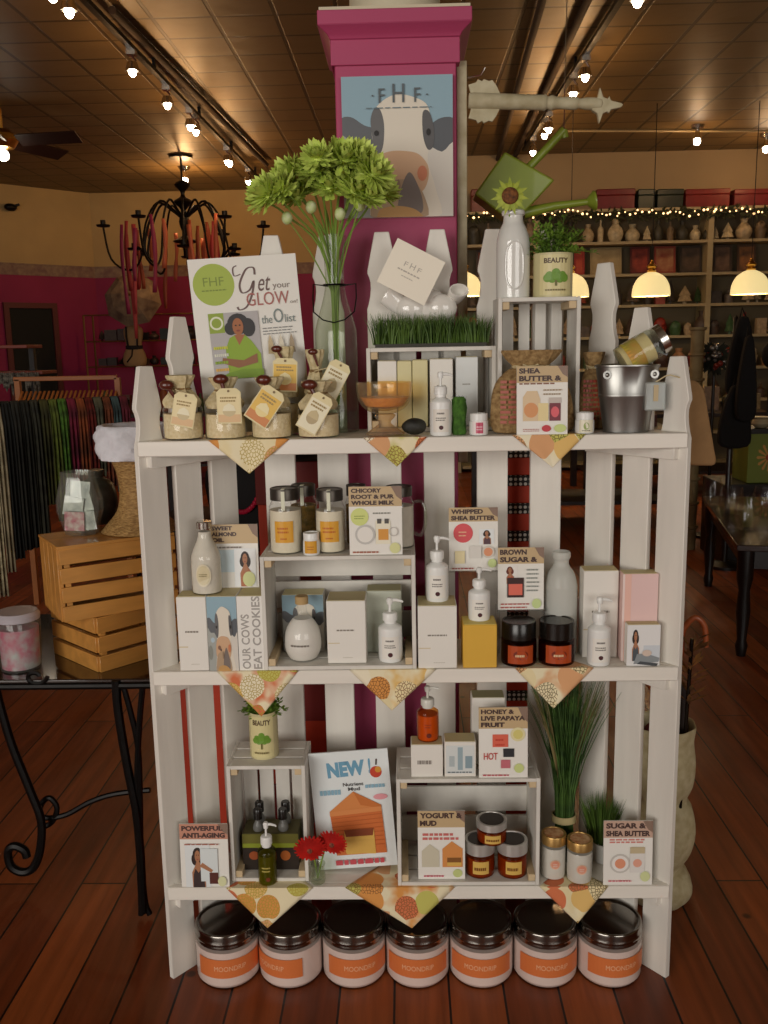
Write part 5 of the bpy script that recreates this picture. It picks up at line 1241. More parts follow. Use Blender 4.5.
# two candle jars
def candlelab(a): a.circ(.5, .5, .34, '#e9b89a', 24).circ(.5, .5, .26, '#e49a80', 20); a.lines(.35, .65, .42, .58, 2, '#f2e0d0')
WAXM = mat('white_wax', '#d8d4c8', .5)
GOLDL_ = mat('gold_rimmed_lid', '#c09a5c', .35, .7)
for bx_, lb, yy in (((543, 568, 839, 880), 'small glass candle jar with gold lid, left of the pair on the bottom shelf', .016), ((569, 595, 845, 886), 'small glass candle jar with gold lid, front right of the pair', -.002)):
    t, X, Y, w, h = jar('candle_jar', lb, bx_, Z3, yy, GL, WAXM, GOLDL_, None, draw=candlelab, lz=(.12, .85), lw=1.2, lidh=.2, neck=.94, fill=.9)
    MB().cyl(w / 2 * .78, h - .0013, h - .0003, 20).build('lid_label', mat('tan_lid_label', '#b5703e', .6, c2='#d8b488', scale=90), t)
def d_sug(a):
    a.lines(.12, .95, .66, .74, 2, '#d88a80', .6); a.circ(.34, .34, .21, '#cfcac2').circ(.34, .34, .17, '#f0ece6').circ(.34, .34, .11, '#e59a78'); a.rect(.54, .2, .84, .5, '#e6e2dc'); a.rect(.54, .5, .84, .6, '#c9b894'); a.circ(.69, .35, .09, '#e8a890'); a.ell(.85, .14, .1, .08, '#d8dfa4'); a.lines(.1, .6, .06, .12, 1, '#d8707a')
sign_card('SUGAR & SHEA BUTTER card at the right end of the bottom shelf', (604, 653, 823, 886), Z3, .0, ['SUGAR &', 'SHEA BUTTER'], d_sug, .26, hcol='#c9a894')

# ================================================================== SEVEN CANDLE JARS ON THE FLOOR
PINKW = mat('pale_pink_wax', '#e6cfc4', .45, var=.04, scale=6, coat=.3)
ordn = ['leftmost', 'second from left', 'third from left', 'middle one', 'third from right', 'second from right', 'rightmost']
jr = .0766
for i in range(7):
    x = CX + .1531 * (i - 3); rz = [.25, -.6, .25, .0, -.1, .1, .2][i]
    t = thing('candle_jar', ordn[i] + ' of the seven big pink candle jars under the bottom shelf', 'candle jar', (x, .034, 0), rz, 'big pink candle jars on the floor')
    H = .148
    MB().lathe([(0, 0)] + prof([(jr * .92, 0), (jr * .99, .008), (jr, .02), (jr, .1), (jr * .97, .108)], 3), 40).build('glass', GL, t)
    MB().lathe([(0, .004)] + prof([(jr * .9, .004), (jr * .975, .012), (jr * .985, .022), (jr * .985, .098)], 3) + [(0, .099)], 36).build('wax', PINKW, t)
    MB().lathe([(0, .105)] + prof([(jr * .95, .105), (jr * .99, .109), (jr * .985, .116), (jr * 1.0, .120), (jr * .985, .125), (jr * .98, .135), (jr * .97, .140), (jr * .93, .1425), (jr * .88, .141), (jr * .84, .138)], 3) + [(0, .138)], 44).build('lid', mat('chrome_lid', '#8f8a84', .16, 1), t)
    R_ = jr + .0008
    a = Art(jr * 2.15, .048, z0=.035, step=.0002, warp=lambda xx, zz, e: ((R_ + e) * sin(xx / jr), -(R_ + e) * cos(xx / jr), zz))
    k = 18
    a.mb.add([a._v(i_ / k, v) for v in (0, 1) for i_ in range(k + 1)], [(i_, i_ + 1, i_ + k + 2, i_ + k + 1) for i_ in range(k)], 0, '#d9773f'); a.n += 1
    a.text('MOONDRIP', .27, .38, .46, '#f0b890', .26, bold=.0)
    a.done(t, 'label_print')
# ================================================================== LEFT: IRON TABLE AND ITS GOODS
ZT = .674
tl = thing('iron_table', 'black wrought iron table with a dark glass top, left of the white shelf stand', 'table', (-1.15, .55, 0))
tx0, tx1, ty0, ty1 = -1.75, -.615, .235, .82
m = MB(); m.prism([(0, 0)] * 0 or [(tx0 + 1.15, ZT - .01), (tx1 + 1.15, ZT - .01), (tx1 + 1.15, ZT), (tx0 + 1.15, ZT)], ty0 - .55, ty1 - .55)
m.build('glass_top', mat('dark_tabletop_glass', '#2a1d16', .12, coat=.6), tl, bevel=.003)
m = MB()
for q in ((tx0, ty0, tx1, ty0), (tx0, ty1, tx1, ty1), (tx0, ty0, tx0, ty1), (tx1, ty0, tx1, ty1)):
    m.tube([(q[0] + 1.15, q[1] - .55, ZT - .018), (q[2] + 1.15, q[3] - .55, ZT - .018)], .009, 8)
c = onY(36, 679, ty0); 
sc_ = [(c.x + 1.15 + .03 * cos(a_) * (1 - a_ / 9), ty0 - .55, c.z + .006 - .022 * sin(a_) * (1 - a_ / 9)) for a_ in [i * .4 for i in range(0, 16)]]
m.tube(sc_, .006, 6); m.build('frame_rails', IRON, tl)
def leg(pts, y, r=.011):
    P = [onY(px, py, y) for px, py in pts]; P = [(p.x + 1.15, y - .55, max(.012, p.z)) for p in P]
    return MB().tube(spl(P, 5), r, 8).build('leg', IRON, tl)
leg([(-6, 680), (0, 705), (12, 745), (30, 790), (41, 820), (40, 850), (33, 868), (22, 872), (11, 866), (8, 852), (14, 846), (24, 850), (27, 857)], .36, .012)
leg([(116, 680), (118, 710), (127, 765), (136, 810), (140, 850), (142, 890), (143, 912)], .235, .012)
leg([(122, 682), (130, 710), (138, 748), (140, 800), (141, 850), (145, 900), (150, 916)], .24, .008)
leg([(143, 682), (139, 730), (137, 790), (139, 850), (141, 905), (141, 915)], .238, .008)
P = [onY(px, py, .40) for px, py in [(41, 828), (52, 822), (57, 808), (50, 798), (42, 803), (40, 815), (50, 818), (68, 814), (90, 802), (115, 794), (150, 790)]]
MB().tube(spl([(p.x + 1.15, -.15, p.z) for p in P], 4), .008, 8).build('stretcher', IRON, tl)
q = onY(150, 800, .8)
MB().tube([(tx1 + 1.15 - .02, ty1 - .55 - .01, ZT - .02), (tx1 + 1.15 - .03, ty1 - .57, .3), (tx1 + 1.15, ty1 - .56, .012)], .011, 8).build('leg', IRON, tl)
MB().tube([(tx0 + 1.15 + .02, ty1 - .55 - .01, ZT - .02), (tx0 + 1.15 + .03, ty1 - .57, .3), (tx0 + 1.15, ty1 - .56, .012)], .011, 8).build('leg', IRON, tl)

PINE = mat('varnished_pine', '#c48a42', .45, var=.14, scale=9, bump=.1, stretch=(.6, 4, 4), coat=.15)
def slat_crate(label, loc, rz, w, d, h, vertical_left):
    t = thing('pine_crate', label, 'crate', loc, rz)
    n = 3 if not vertical_left else 4; g = .010; s = (h - g * (n - 1)) / n
    for (a0, nm, M) in ((w, 'front_slats', T(0, 0, 0)), (w, 'back_slats', T(0, d - .008, 0))):
        m = MB(); [m.box(0, w, 0, .008, k * (s + g), k * (s + g) + s, M=M) for k in range(n)]; m.build(nm, PINE, t, bevel=.001, seg=1)
    for x in (0, w - .012):
        m = MB()
        if vertical_left:
            k_ = 4; sd = (d - .016 - .004 * (k_ - 1)) / k_
            [m.box(x - .004, x + .008, .008 + i * (sd + .004), .008 + i * (sd + .004) + sd, 0, h) for i in range(k_)]
        else: [m.box(x - .004, x + .008, .008, d - .008, k * (s + g), k * (s + g) + s) for k in range(n)]
        m.build('end_panel', PINE, t, bevel=.001, seg=1)
    m = MB(); [MB().box(x, x + .014, y, y + .014, .001, h - .001).build('corner_post', PINE, t) for x in (.012, w - .03) for y in (.009, d - .024)]
    m = MB(); m.box(.01, w - .014, .009, d - .009, .002, .01); m.build('bottom_board', PINE, t)
    if vertical_left: m = MB(); m.box(-.004, w, 0, d, h, h + .008); m.build('top_board', PINE, t, bevel=.001, seg=1)
    return t
p = onZ(101, 673, ZT); 
hl = .145
slat_crate('lower pine crate of horizontal slats, turned corner-first on the iron table', (p.x, p.y, ZT + .0005), R(48), .30, .25, hl, False)
p2 = onZ(66, 622, ZT + hl); hu = .187
slat_crate('upper pine crate with a solid top, stacked on the lower pine crate', (p2.x, p2.y - .01, ZT + hl + .001), R(34), .30, .2, hu, True)
zu = ZT + hl + hu + .0095
# glass jar with sachets
X, Y, w, h = fit(49, 97, 474, 541, zu, .36); r = w / 2
t = thing('octagonal_jar', 'wide octagonal glass jar full of silver and pink packets on the pine crate', 'jar', (X, Y + r * .8, zu))
MB().lathe([(0, 0), (r * .68, 0), (r * .98, h * .38), (r * .98, h * .55), (r * .72, h * .93), (r * .74, h), (r * .7, h), (r * .68, h * .92), (r * .94, h * .55), (r * .94, h * .38), (r * .62, .008), (0, .008)], 8, M=Matrix.Diagonal((1, .8, 1, 1)) @ rotm(rz=pi / 8)).build('glass', glass('thick_glass', '#f6f8f4', .04, haze=.05), t, flat=True)
PKT = mat('silver_foil_packet', '#c4c6c4', .3, .5, c2='#8a8f92', scale=40)
for i, (dx, zz, ry_, mm) in enumerate([(-.012, .012, .05, 'pink'), (.02, .012, -.1, 's'), (-.02, .05, .2, 's'), (.012, .06, -.2, 's'), (0, .09, .1, 's'), (.0, .014, .0, 's')]):
    o = MB().box(-.026, .026, -.004 + i * .006 - .016, -.001 + i * .006 - .016, 0, .05, M=T(dx, 0, zz) @ rotm(ry=ry_)).build('packet', mat('pink_packet', '#c84a72', .5, c2='#eee2e0', scale=50) if mm == 'pink' else PKT, None, (X, Y + r * .8, zu))
    tag(o, 'pink and white packet at the bottom of the octagonal glass jar' if mm == 'pink' else 'silver foil packet standing inside the octagonal glass jar', 'packet', 'packets inside the octagonal jar')
# container on the table
X, Y, w, h = fit(2, 45, 611, 664, ZT, .33)
t = thing('plastic_tub', 'clear lidded tub of pink and silver packets on the iron table, left edge', 'container', (X - .012, Y + .0, ZT + .001))
MB().lathe([(0, 0), (w / 2 * .9, 0), (w / 2, h * .8), (w / 2 * .95, h * .85), (0, h * .85)], 28).build('tub', glass('thick_glass'), t)
MB().lathe([(0, h * .86), (w / 2 * 1.0, h * .86), (w / 2 * 1.02, h * .94), (w / 2 * .9, h), (0, h)], 28).build('lid', mat('cloudy_lid', '#b4aeb4', .2), t)
MB().lathe([(0, .004), (w / 2 * .84, .005), (w / 2 * .9, h * .72), (0, h * .74)], 20).build('contents', mat('mixed_packets', '#b6babc', .4, c2='#c05a78', scale=34), t)
# wicker basket with white cloth
p = onY(134, 535, .44)
t = thing('wicker_basket', 'waisted wicker basket overflowing with white cloth, on the pine crate by the stand', 'basket', (p.x + .016, .455, zu + .0005))
WICK = mat('wicker', '#c29a5e', .7, c2='#8a6636', scale=90, bump=1, stretch=(1, 1, 3))
hb = .27
MB().lathe(prof([(0, 0), (.095, 0), (.098, .008), (.062, .05), (.05, .1), (.055, .16), (.078, .22), (.088, hb), (.08, hb), (.07, .22), (.046, .16), (0, .15)], 4), 36).build('basket', WICK, t)
m = MB(); m.lathe(prof([(.07, hb - .03), (.094, hb - .075), (.1, hb - .045), (.098, hb - .01), (.09, hb + .012), (.075, hb + .01), (.06, hb - .015)], 4), 36, wob=lambda a, k: .05 * sin(6 * a + k * .5) + .03 * sin(11 * a - k)); m.build('cloth_lining', mat('white_terry_cloth', '#e4e4ea', .95, var=.05, scale=60, bump=.6), t)
p = onY(106, 503, .62); o = MB().lathe(prof([(0, 0), (.04, 0), (.055, .05), (.045, .11), (.02, .13), (.024, .15), (0, .15)], 3), 24).build('dark_vase', mat('dark_patterned_glaze', '#1c1a16', .3, c2='#5f5c50', scale=16), None, (p.x, .56, zu)); tag(o, 'dark mottled vase between the octagonal jar and the wicker basket', 'vase')
o.location.y = .56; o.location.x = onY(98, 503, .56).x; o.location.z = zu + .0005

# ================================================================== RED HAT BOXES BEHIND THE STAND
def polka(name='red_polka_band'):
    m = bpy.data.materials.new(name); m.use_nodes = True; nt = m.node_tree; N = nt.nodes; L = nt.links; b = N['Principled BSDF']; b.inputs['Roughness'].default_value = .6
    tc = N.new('ShaderNodeTexCoord'); v = N.new('ShaderNodeTexVoronoi'); v.inputs['Scale'].default_value = 80; v.inputs['Randomness'].default_value = .0
    L.new(tc.outputs['Object'], v.inputs['Vector']); r = N.new('ShaderNodeMath'); r.operation = 'LESS_THAN'; r.inputs[1].default_value = .34; L.new(v.outputs['Distance'], r.inputs[0])
    mx = N.new('ShaderNodeMix'); mx.data_type = 'RGBA'; L.new(r.outputs[0], mx.inputs[0]); mx.inputs[6].default_value = lin('#14100e'); mx.inputs[7].default_value = lin('#e0ddd4'); L.new(mx.outputs[2], b.inputs['Base Color']); return m
REDB = mat('red_gift_board', '#c23c1e', .55, var=.06, scale=10); POL = polka()
def hatbox(label, x, y, z, r, h, red=REDB, lidm=None, grp='red hat boxes stacked behind the white stand'):
    t = thing('hat_box', label, 'box', (x, y, z), 0, grp)
    MB().box(-r, r, -r, r, 0, h * .62).build('box_body', red, t, bevel=.002)
    MB().box(-r - .004, r + .004, -r - .004, r + .004, h * .62, h - .0005).build('lid', lidm or POL, t, bevel=.002)
def stack(px, y, r, ztop, hh, side):
    x = onY(px, 560, y).x; n = int(round(ztop / hh)); names = []
    for i in range(n):
        if n > 6: hatbox('small red box with a polka-dot lid, stacked behind the pickets ' + side, x, y, hh * i, r, hh, grp='small polka-dot lidded boxes right of the pillar')
        else: hatbox('large red box, %s of the stack %s' % (['lowest', 'second', 'third', 'top one'][i], side), x, y, hh * i, r - .002 * i, hh, lidm=DREDB, grp='large red boxes left of the pillar')
DREDB = mat('dark_red_gift_board', '#7a1c16', .55)
stack(521, .44, .072, 1.2325, .0725, 'right of the pillar')
stack(300, .50, .1, 1.2, .3, 'behind the pickets left of the pillar')
xg = onY(222, 750, .46).x
hatbox('tall plain red box on the floor behind the left side pickets', xg - .015, .5, 0, .1, .66, lidm=REDB, grp=None)
o = MB().ball((0, 0, 0), 1, 20, 12, sc=(.1, .09, .05)).build('black_hat_crown', mat('black_felt', '#100e0e', .9), None, (onY(300, 450, .5).x, .5, 1.25)); 
bpy.data.objects.remove(o)
t = thing('felt_hat', 'black felt hat on top of the red boxes left of the pillar', 'hat', (onY(300, 480, .5).x, .5, 1.201))
m = MB(); m.lathe(prof([(0, .002), (.13, .003), (.14, .006), (.07, .012), (.065, .05), (.05, .07), (0, .065)], 3), 28); m.build('hat_body', mat('black_felt'and'black_felt_cloth', '#121010', .9), t)
t = thing('felt_hat', 'black felt hat on top of the polka-dot boxes right of the pillar', 'hat', (onY(519, 480, .44).x, .44, 1.2335))
m = MB(); m.lathe(prof([(0, .002), (.075, .003), (.08, .006), (.05, .012), (.045, .04), (.03, .06), (0, .055)], 3), 28); m.build('hat_body', mat('black_felt_cloth', '#121010'), t)
# dark necklace display seen through the left pickets
t = thing('necklace_bust', 'dark bust draped with red beads, seen through the left side pickets', 'display bust', (onY(246, 500, .8).x, .8, 0))
m = MB(); m.lathe(prof([(0, 0), (.09, 0), (.09, .02), (.02, .05), (.018, .8), (.06, .88), (.11, 1.0), (.12, 1.12), (.06, 1.2), (.035, 1.25), (.035, 1.3), (0, 1.31)], 3), 24, M=Matrix.Diagonal((1, .6, 1, 1))); m.build('bust', mat('black_felt_cloth', '#121010'), t)
m = MB(); BEAD = mat('red_glass_beads', '#a8203a', .2)
for i in range(30):
    a_ = pi + pi * i / 29; m.ball((.07 * cos(a_), -.075, 1.17 + .16 * sin(a_)), .008, 8, 6)
m.build('beads', BEAD, t)

# ================================================================== UMBRELLA HOLDER at the right
p = onZ(664, 935, 0)
t = thing('umbrella_holder', 'tall cream ruffled holder behind the right leg of the white stand', 'umbrella stand', (onY(664, 800, .3).x, .33, 0))
QC = mat('cream_quilted_cloth', '#d3c8a2', .85, c2='#bcae84', scale=40, bump=.7)
pr = [(0, 0), (.065, 0), (.085, .02), (.09, .05), (.075, .085), (.06, .1), (.082, .15), (.092, .21), (.082, .27), (.065, .295), (.08, .34), (.085, .4), (.078, .46), (.082, .5), (.076, .5), (.07, .47), (.06, .3), (0, .28)]
MB().lathe(prof(pr, 3), 36, wob=lambda a, k: .02 * sin(9 * a)).build('holder_body', QC, t)
hx = t.location.x
def umb(label, dx, lean, zt, hook, col):
    u = thing('umbrella', label, 'umbrella', (hx + dx, .33, .29))
    L_ = zt - .29
    M = rotm(ry=lean)
    MB().lathe([(0, 0), (.01, 0), (.03, L_ * .3), (.022, L_ * .62), (.008, L_ * .68), (0, L_ * .68)], 14, M=M, wob=lambda a, k: .18 * sin(6 * a)).build('canopy', mat('cloth_' + col[1:], col, .8), u)
    MB().tube([tuple(M @ Vector((0, 0, L_ * .6))), tuple(M @ Vector((0, 0, L_ * .85)))], .004, 8).build('shaft', STEEL, u)
    m = MB(); m.M = M
    m.tube(spl([(0, 0, L_ * .84), (0, 0, L_ * .95), (.006 * hook, 0, L_), (.03 * hook, -.004, L_ + .028), (.055 * hook, -.006, L_ + .005), (.06 * hook, -.006, L_ - .05)], 4), .008, 10); m.build('handle', mat('orange_brown_wood', '#a8552a', .35, coat=.4), u)
zh = onY(690, 617, .33).z
umb('closed umbrella with an orange-brown hooked wooden handle beside the right leg of the stand', .038, .0, zh - .028, 1, '#2a1c18')
umb('closed dark red umbrella just behind the right leg of the stand', -.03, .0, .6, -1, '#5e1620')
t = thing('feather_duster', 'tan and black feathered stick poking out of the cream holder', 'duster', (hx + .035, .275, .29))
m = MB(); 
for i in range(40):
    a_ = random.uniform(0, 2 * pi); zz = .28 + .18 * random.random(); d = Vector((cos(a_), sin(a_) * .5, .5)).normalized() * .055; b0 = Vector((.012, 0, zz)); e = Vector((0, 0, 1)).cross(d) * .14
    m.add([tuple(b0), tuple(b0 + d * .6 + e), tuple(b0 + d), tuple(b0 + d * .6 - e)], [(0, 1, 2, 3)])
m.build('feathers', mat('tan_black_feathers', '#c08848', .8, c2='#1c1612', scale=22), t); MB().tube([(0, 0, 0), (.012, 0, .46)], .005, 8).build('stick', PLB, t)

# ================================================================== CLOTHES RACK at left
def rack():
    y = 2.3
    a = onY(-60, 404, y); b = onY(128, 412, y + .5); zr_ = 1.24
    t = thing('clothes_rail', 'metal rail holding a long row of hanging scarves, far left', 'clothes rack', (a.x, a.y, 0))
    m = MB(); dx = b.x - a.x; dy = b.y - a.y
    m.tube([(0, 0, zr_), (dx, dy, zr_)], .011, 8); m.build('rail', IRON, t)
    for q in (0, 1): MB().tube([(dx * q, dy * q, .01), (dx * q, dy * q, zr_)], .013, 8).build('upright', IRON, t); MB().tube([(dx * q, dy * q - .22, .013), (dx * q, dy * q + .22, .013)], .013, 8).build('foot', IRON, t)
    items = [('#5c2420', 'dark red plaid'), ('#c9bd98', 'long cream fringed'), ('#b8ac8c', 'cream and grey'), ('#1b1c18', 'black'), ('#2b2a22', 'charcoal patterned'), ('#26261c', 'black leaf-patterned'), ('#3a3a2c', 'grey-green'), ('#4a4a22', 'olive'), ('#6a7a2c', 'moss green'), ('#5a8a2c', 'bright green'), ('#8a2440', 'raspberry'), ('#a0522a', 'orange'), ('#7a2418', 'rust red'), ('#6a6a54', 'sage'), ('#8a4a2c', 'copper'), ('#50686a', 'slate blue'), ('#7a2a3a', 'wine')]
    n = len(items)
    for i, (col, nm) in enumerate(items):
        u = .17 + .80 * i / (n - 1); x = a.x + dx * u; yy = a.y + dy * u
        L_ = random.uniform(.68, .92) if i < 7 else random.uniform(.38, .62); w = .062
        if i == 1: L_ = .95
        s = thing('hanging_scarf', '%s scarf hanging on the rail at the far left' % nm, 'scarf', (x, yy, zr_ + .013), math.atan2(dy, dx)); w = .46 * .84 * math.hypot(dx, dy) / (n - 1)
        m = MB(); vs = []; nn = 10; kk = 8
        for side in (-1, 1):
            pass
        # folded over the rail: down the front, over, down the back
        path = [(-.035 - .02 * k_ / kk, -L_ * (1 - k_ / kk) if k_ < kk else 0) for k_ in range(kk)] + [(-.018, -.002), (0, .008), (.018, -.002)] + [(.035 + .02 * k_ / kk, -L_ * .85 * k_ / kk) for k_ in range(1, kk + 1)]
        ph = random.uniform(0, 6)
        for k_, (py_, pz_) in enumerate(path):
            for j in range(nn + 1):
                e = (j / nn - .5) * 2; ww = w * (.9 + .1 * min(1, abs(pz_) * 3))
                vs.append((e * ww * (1 + .05 * sin(ph + pz_ * 9)), py_ * 1.0 + .014 * sin(e * 7 + ph) * min(1, abs(pz_) * 4), pz_))
        fs = [(r_ * (nn + 1) + j, r_ * (nn + 1) + j + 1, (r_ + 1) * (nn + 1) + j + 1, (r_ + 1) * (nn + 1) + j) for r_ in range(len(path) - 1) for j in range(nn)]
        m.add(vs, fs)
        dark = '#%02x%02x%02x' % tuple(int(int(col[q:q + 2], 16) * .55) for q in (1, 3, 5)) if i not in (1, 2) else '#8f8468'
        o = m.build('cloth', mat('scarf_' + nm.replace(' ', '_'), col, .9, c2=dark, scale=random.choice((14, 22, 35)), detail=2), s)
        md = o.modifiers.new('Solidify', 'SOLIDIFY'); md.thickness = .002
rack()
# orange slatted tray above the rail and shelf with lace behind it
p = onY(68, 391, 3.3); 
t = thing('slatted_display', 'orange-brown slatted wooden rack above the hanging scarves', 'rack', (p.x, 3.3, 0))
OW = mat('orange_wood', '#a8642c', .5, var=.12, scale=8)
w2 = .29; zc_ = p.z
m = MB(); m.box(-w2 - .02, w2, -.01, .01, zc_ + .06, zc_ + .085).box(-w2 - .12, w2 + .06, -.2, -.18, zc_ - .1, zc_ - .06); m.build('rails', OW, t, bevel=.003)
m = MB(); [m.box(x, x + .012, -.19, 0, -.004, .004, M=T(0, 0, zc_) @ rotm(rx=.7) ) for x in [-w2 + .02 + .026 * i for i in range(22)]]; m.build('slats', OW, t)
for s_ in (-1, 1): m = MB(); m.box(s_ * w2 - .015, s_ * w2 + .015, -.01, .02, 0, zc_ + .07); m.build('post', OW, t)
# shelf with dark lace, left edge
p = onY(25, 345, 3.7)
t = thing('accessory_shelf', 'red-brown wooden shelf unit at the far left draped with dark lace', 'shelf', (p.x - .1, 3.7, 0))
RW = mat('red_brown_wood', '#7a2e18', .5)
for py in (345, 371): z_ = onY(20, py, 3.7).z; MB().box(-.3, .24 if py > 350 else .16, -.12, .12, z_ - .02, z_).build('shelf_board', RW, t, bevel=.003)
for x in (-.28, .14): MB().box(x - .015, x + .015, -.02, .02, 0, onY(20, 345, 3.7).z - .02).build('post', mat('dark_post', '#17110e', .6), t)
m = MB(); z_ = onY(20, 371, 3.7).z
for i in range(40):
    x = -.26 + .48 * i / 39; L_ = random.uniform(.05, .16); m.ball((x, -.14, z_ - L_ * .5), .012, 6, 5, sc=(.8, .5, L_ * 40))
m.build('lace_trim', mat('dark_lace', '#1d1a16', .9, c2='#7a766a', scale=60), t)
p = onY(28, 408, 2.35); t = thing('plush_mask', 'grey-green knitted head shape resting over the scarves', 'ornament', (onY(28, 408, 2.45).x, 2.45, 1.24))
# doorway / mirror panel on the slanting left wall
def onwall(px, py):
    r = ray(px, py); n_ = Vector((cos(R(44)), -sin(R(44)), 0)); q0 = Vector((XC, YB, 0)); tt = (q0 - CAM_LOC).dot(n_) / r.dot(n_); return CAM_LOC + r * tt
bpy.data.objects.remove(t)
a = onwall(8, 308); b = onwall(51, 308)
L_ = (Vector((b.x, b.y, 0)) - Vector((a.x, a.y, 0))).length; az = math.atan2(b.y - a.y, b.x - a.x)
t = thing('door_1', 'dark open doorway in the magenta slanting wall', 'door', (a.x, a.y, 0), az); t['kind'] = 'structure'; del t['label']; del t['category']
MB().box(0, L_, -.01, .004, 0, a.z).build('dark_opening', mat('dark_doorway', '#0f100c', .8), t)
m = MB(); m.box(-.07, 0, -.04, .0, 0, a.z + .07).box(L_, L_ + .07, -.04, .0, 0, a.z + .07).box(0, L_, -.04, 0, a.z, a.z + .07); m.build('frame', mat('magenta_brown_trim', '#5e2a28', .6), t)
c = onwall(8, 208); t = thing('wall_sconce', 'small black fixture high on the cream slanting wall', 'wall fixture', c, az); MB().ball((0, -.08, 0), .07, 12, 8, sc=(1.2, .8, .7)).tube([(0, 0, 0), (0, -.08, 0), (.1, -.12, .04)], .015, 6).build('fixture_body', IRON, t)

# ================================================================== CHANDELIER with ribbons
yC = 8.65
c = onY(183, 200, yC); t = thing('chandelier', 'black iron chandelier with curved arms and orange and pink ribbons', 'chandelier', (c.x, yC, 0))
zt_ = onY(183, 180, yC).z; zb_c = onY(183, 245, yC).z; zcup = onY(183, 228, yC).z; zbot = onY(183, 270, yC).z
m = MB(); m.lathe(prof([(0, zb_c - .03), (.02, zb_c), (.14, zb_c + .04), (.03, zb_c + .1), (.06, zb_c + .25), (.03, zb_c + .38), (.11, zb_c + .46), (.03, zb_c + .52), (.03, zt_ - .12), (.09, zt_ - .05), (.02, zt_)], 3), 16); m.tube([(0, 0, zt_), (0, 0, CEIL - .02)], .012, 6); m.cyl(.13, CEIL - .03, CEIL - .001, 16); m.build('stem', IRON, t)
for i in range(12):
    a_ = 2 * pi * i / 12 + .2; rr_ = .88 if i % 2 == 0 else .62; lo = (zbot if i % 2 == 0 else zbot + .1); cu = zcup - (.0 if i % 2 == 0 else .28)
    P = [(.04, zb_c + .3), (.12, zcup + .18), (.28, zcup + .3 * .9), (.42, zcup + .05), (.5, lo + .12), (rr_ * .72, lo), (rr_ * .93, lo + .12), (rr_, cu)]
    P = [(q * cos(a_), q * sin(a_), z_) for q, z_ in P]
    ar = MB().tube(spl(P, 4), .013, 6).build('arm', IRON, t)
    m = MB(); m.lathe([(0, cu), (.07, cu + .01), (.08, cu + .03), (.03, cu + .03), (.03, cu + .08), (0, cu + .08)], 12, cx=rr_ * cos(a_), cy=rr_ * sin(a_)); m.build('candle_cup', IRON, ar)
cols = ['#9c4a2c', '#a83a3c', '#8a2448', '#b0583a']
for i in range(26):
    a_ = 2 * pi * (i * .618); rr_ = .25 + .62 * ((i * 5) % 8) / 8; x, y_ = rr_ * cos(a_), rr_ * sin(a_); L_ = [.55, .95, .75, 1.15, .65, .5, .8][i % 7]; z0_ = zcup + .06 - .06 * (i % 3)
    m = MB(); vs = []
    for k_ in range(9):
        u = k_ / 8; ww = .016 + .008 * abs(sin(u * 5 + i)); ph = .4 * sin(u * 3 + i)
        vs += [(x + ww * cos(ph) + .02 * sin(u * 4 + i), y_ + ww * sin(ph), z0_ - L_ * u), (x - ww * cos(ph) + .02 * sin(u * 4 + i), y_ - ww * sin(ph), z0_ - L_ * u)]
    m.add(vs, [(2 * k_, 2 * k_ + 1, 2 * k_ + 3, 2 * k_ + 2) for k_ in range(8)])
    o = m.build('ribbon', mat('ribbon_' + cols[i % 4][1:], cols[i % 4], .6), t)
    md = o.modifiers.new('Solidify', 'SOLIDIFY'); md.thickness = .003
p = onY(184, 178, yC - .25)
# wire rack, parasol and costume against the back wall
yP = 10.1
GLD = mat('brass_tube', '#8a6a3a', .4, .8)
q0 = onY(88, 316, yP + .2); q1 = onY(262, 316, yP + .2); zs = [q0.z, onY(88, 342, yP + .2).z, onY(88, 367, yP + .2).z, .35]
t = thing('wire_shelf_rack', 'thin brass-framed shelf rack against the magenta back wall', 'shelf', (q0.x, yP + .2, 0))
w3 = q1.x - q0.x
for x in (0, w3): 
    for y_ in (-.18, .18): MB().tube([(x, y_, .0), (x, y_, zs[0])], .013, 6).build('upright', GLD, t)
for z_ in zs:
    m = MB(); m.box(-.01, w3 + .01, -.19, .19, z_ - .012, z_ + .004); m.build('shelf_pane', glass('smoky_glass', '#8f8a80', haze=.05) if z_ != zs[0] else GLD if 0 else glass('smoky_glass'), t); 
    m = MB(); m.tube([(0, -.18, z_), (w3, -.18, z_)], .01, 6); m.build('edge_rail', GLD, t)
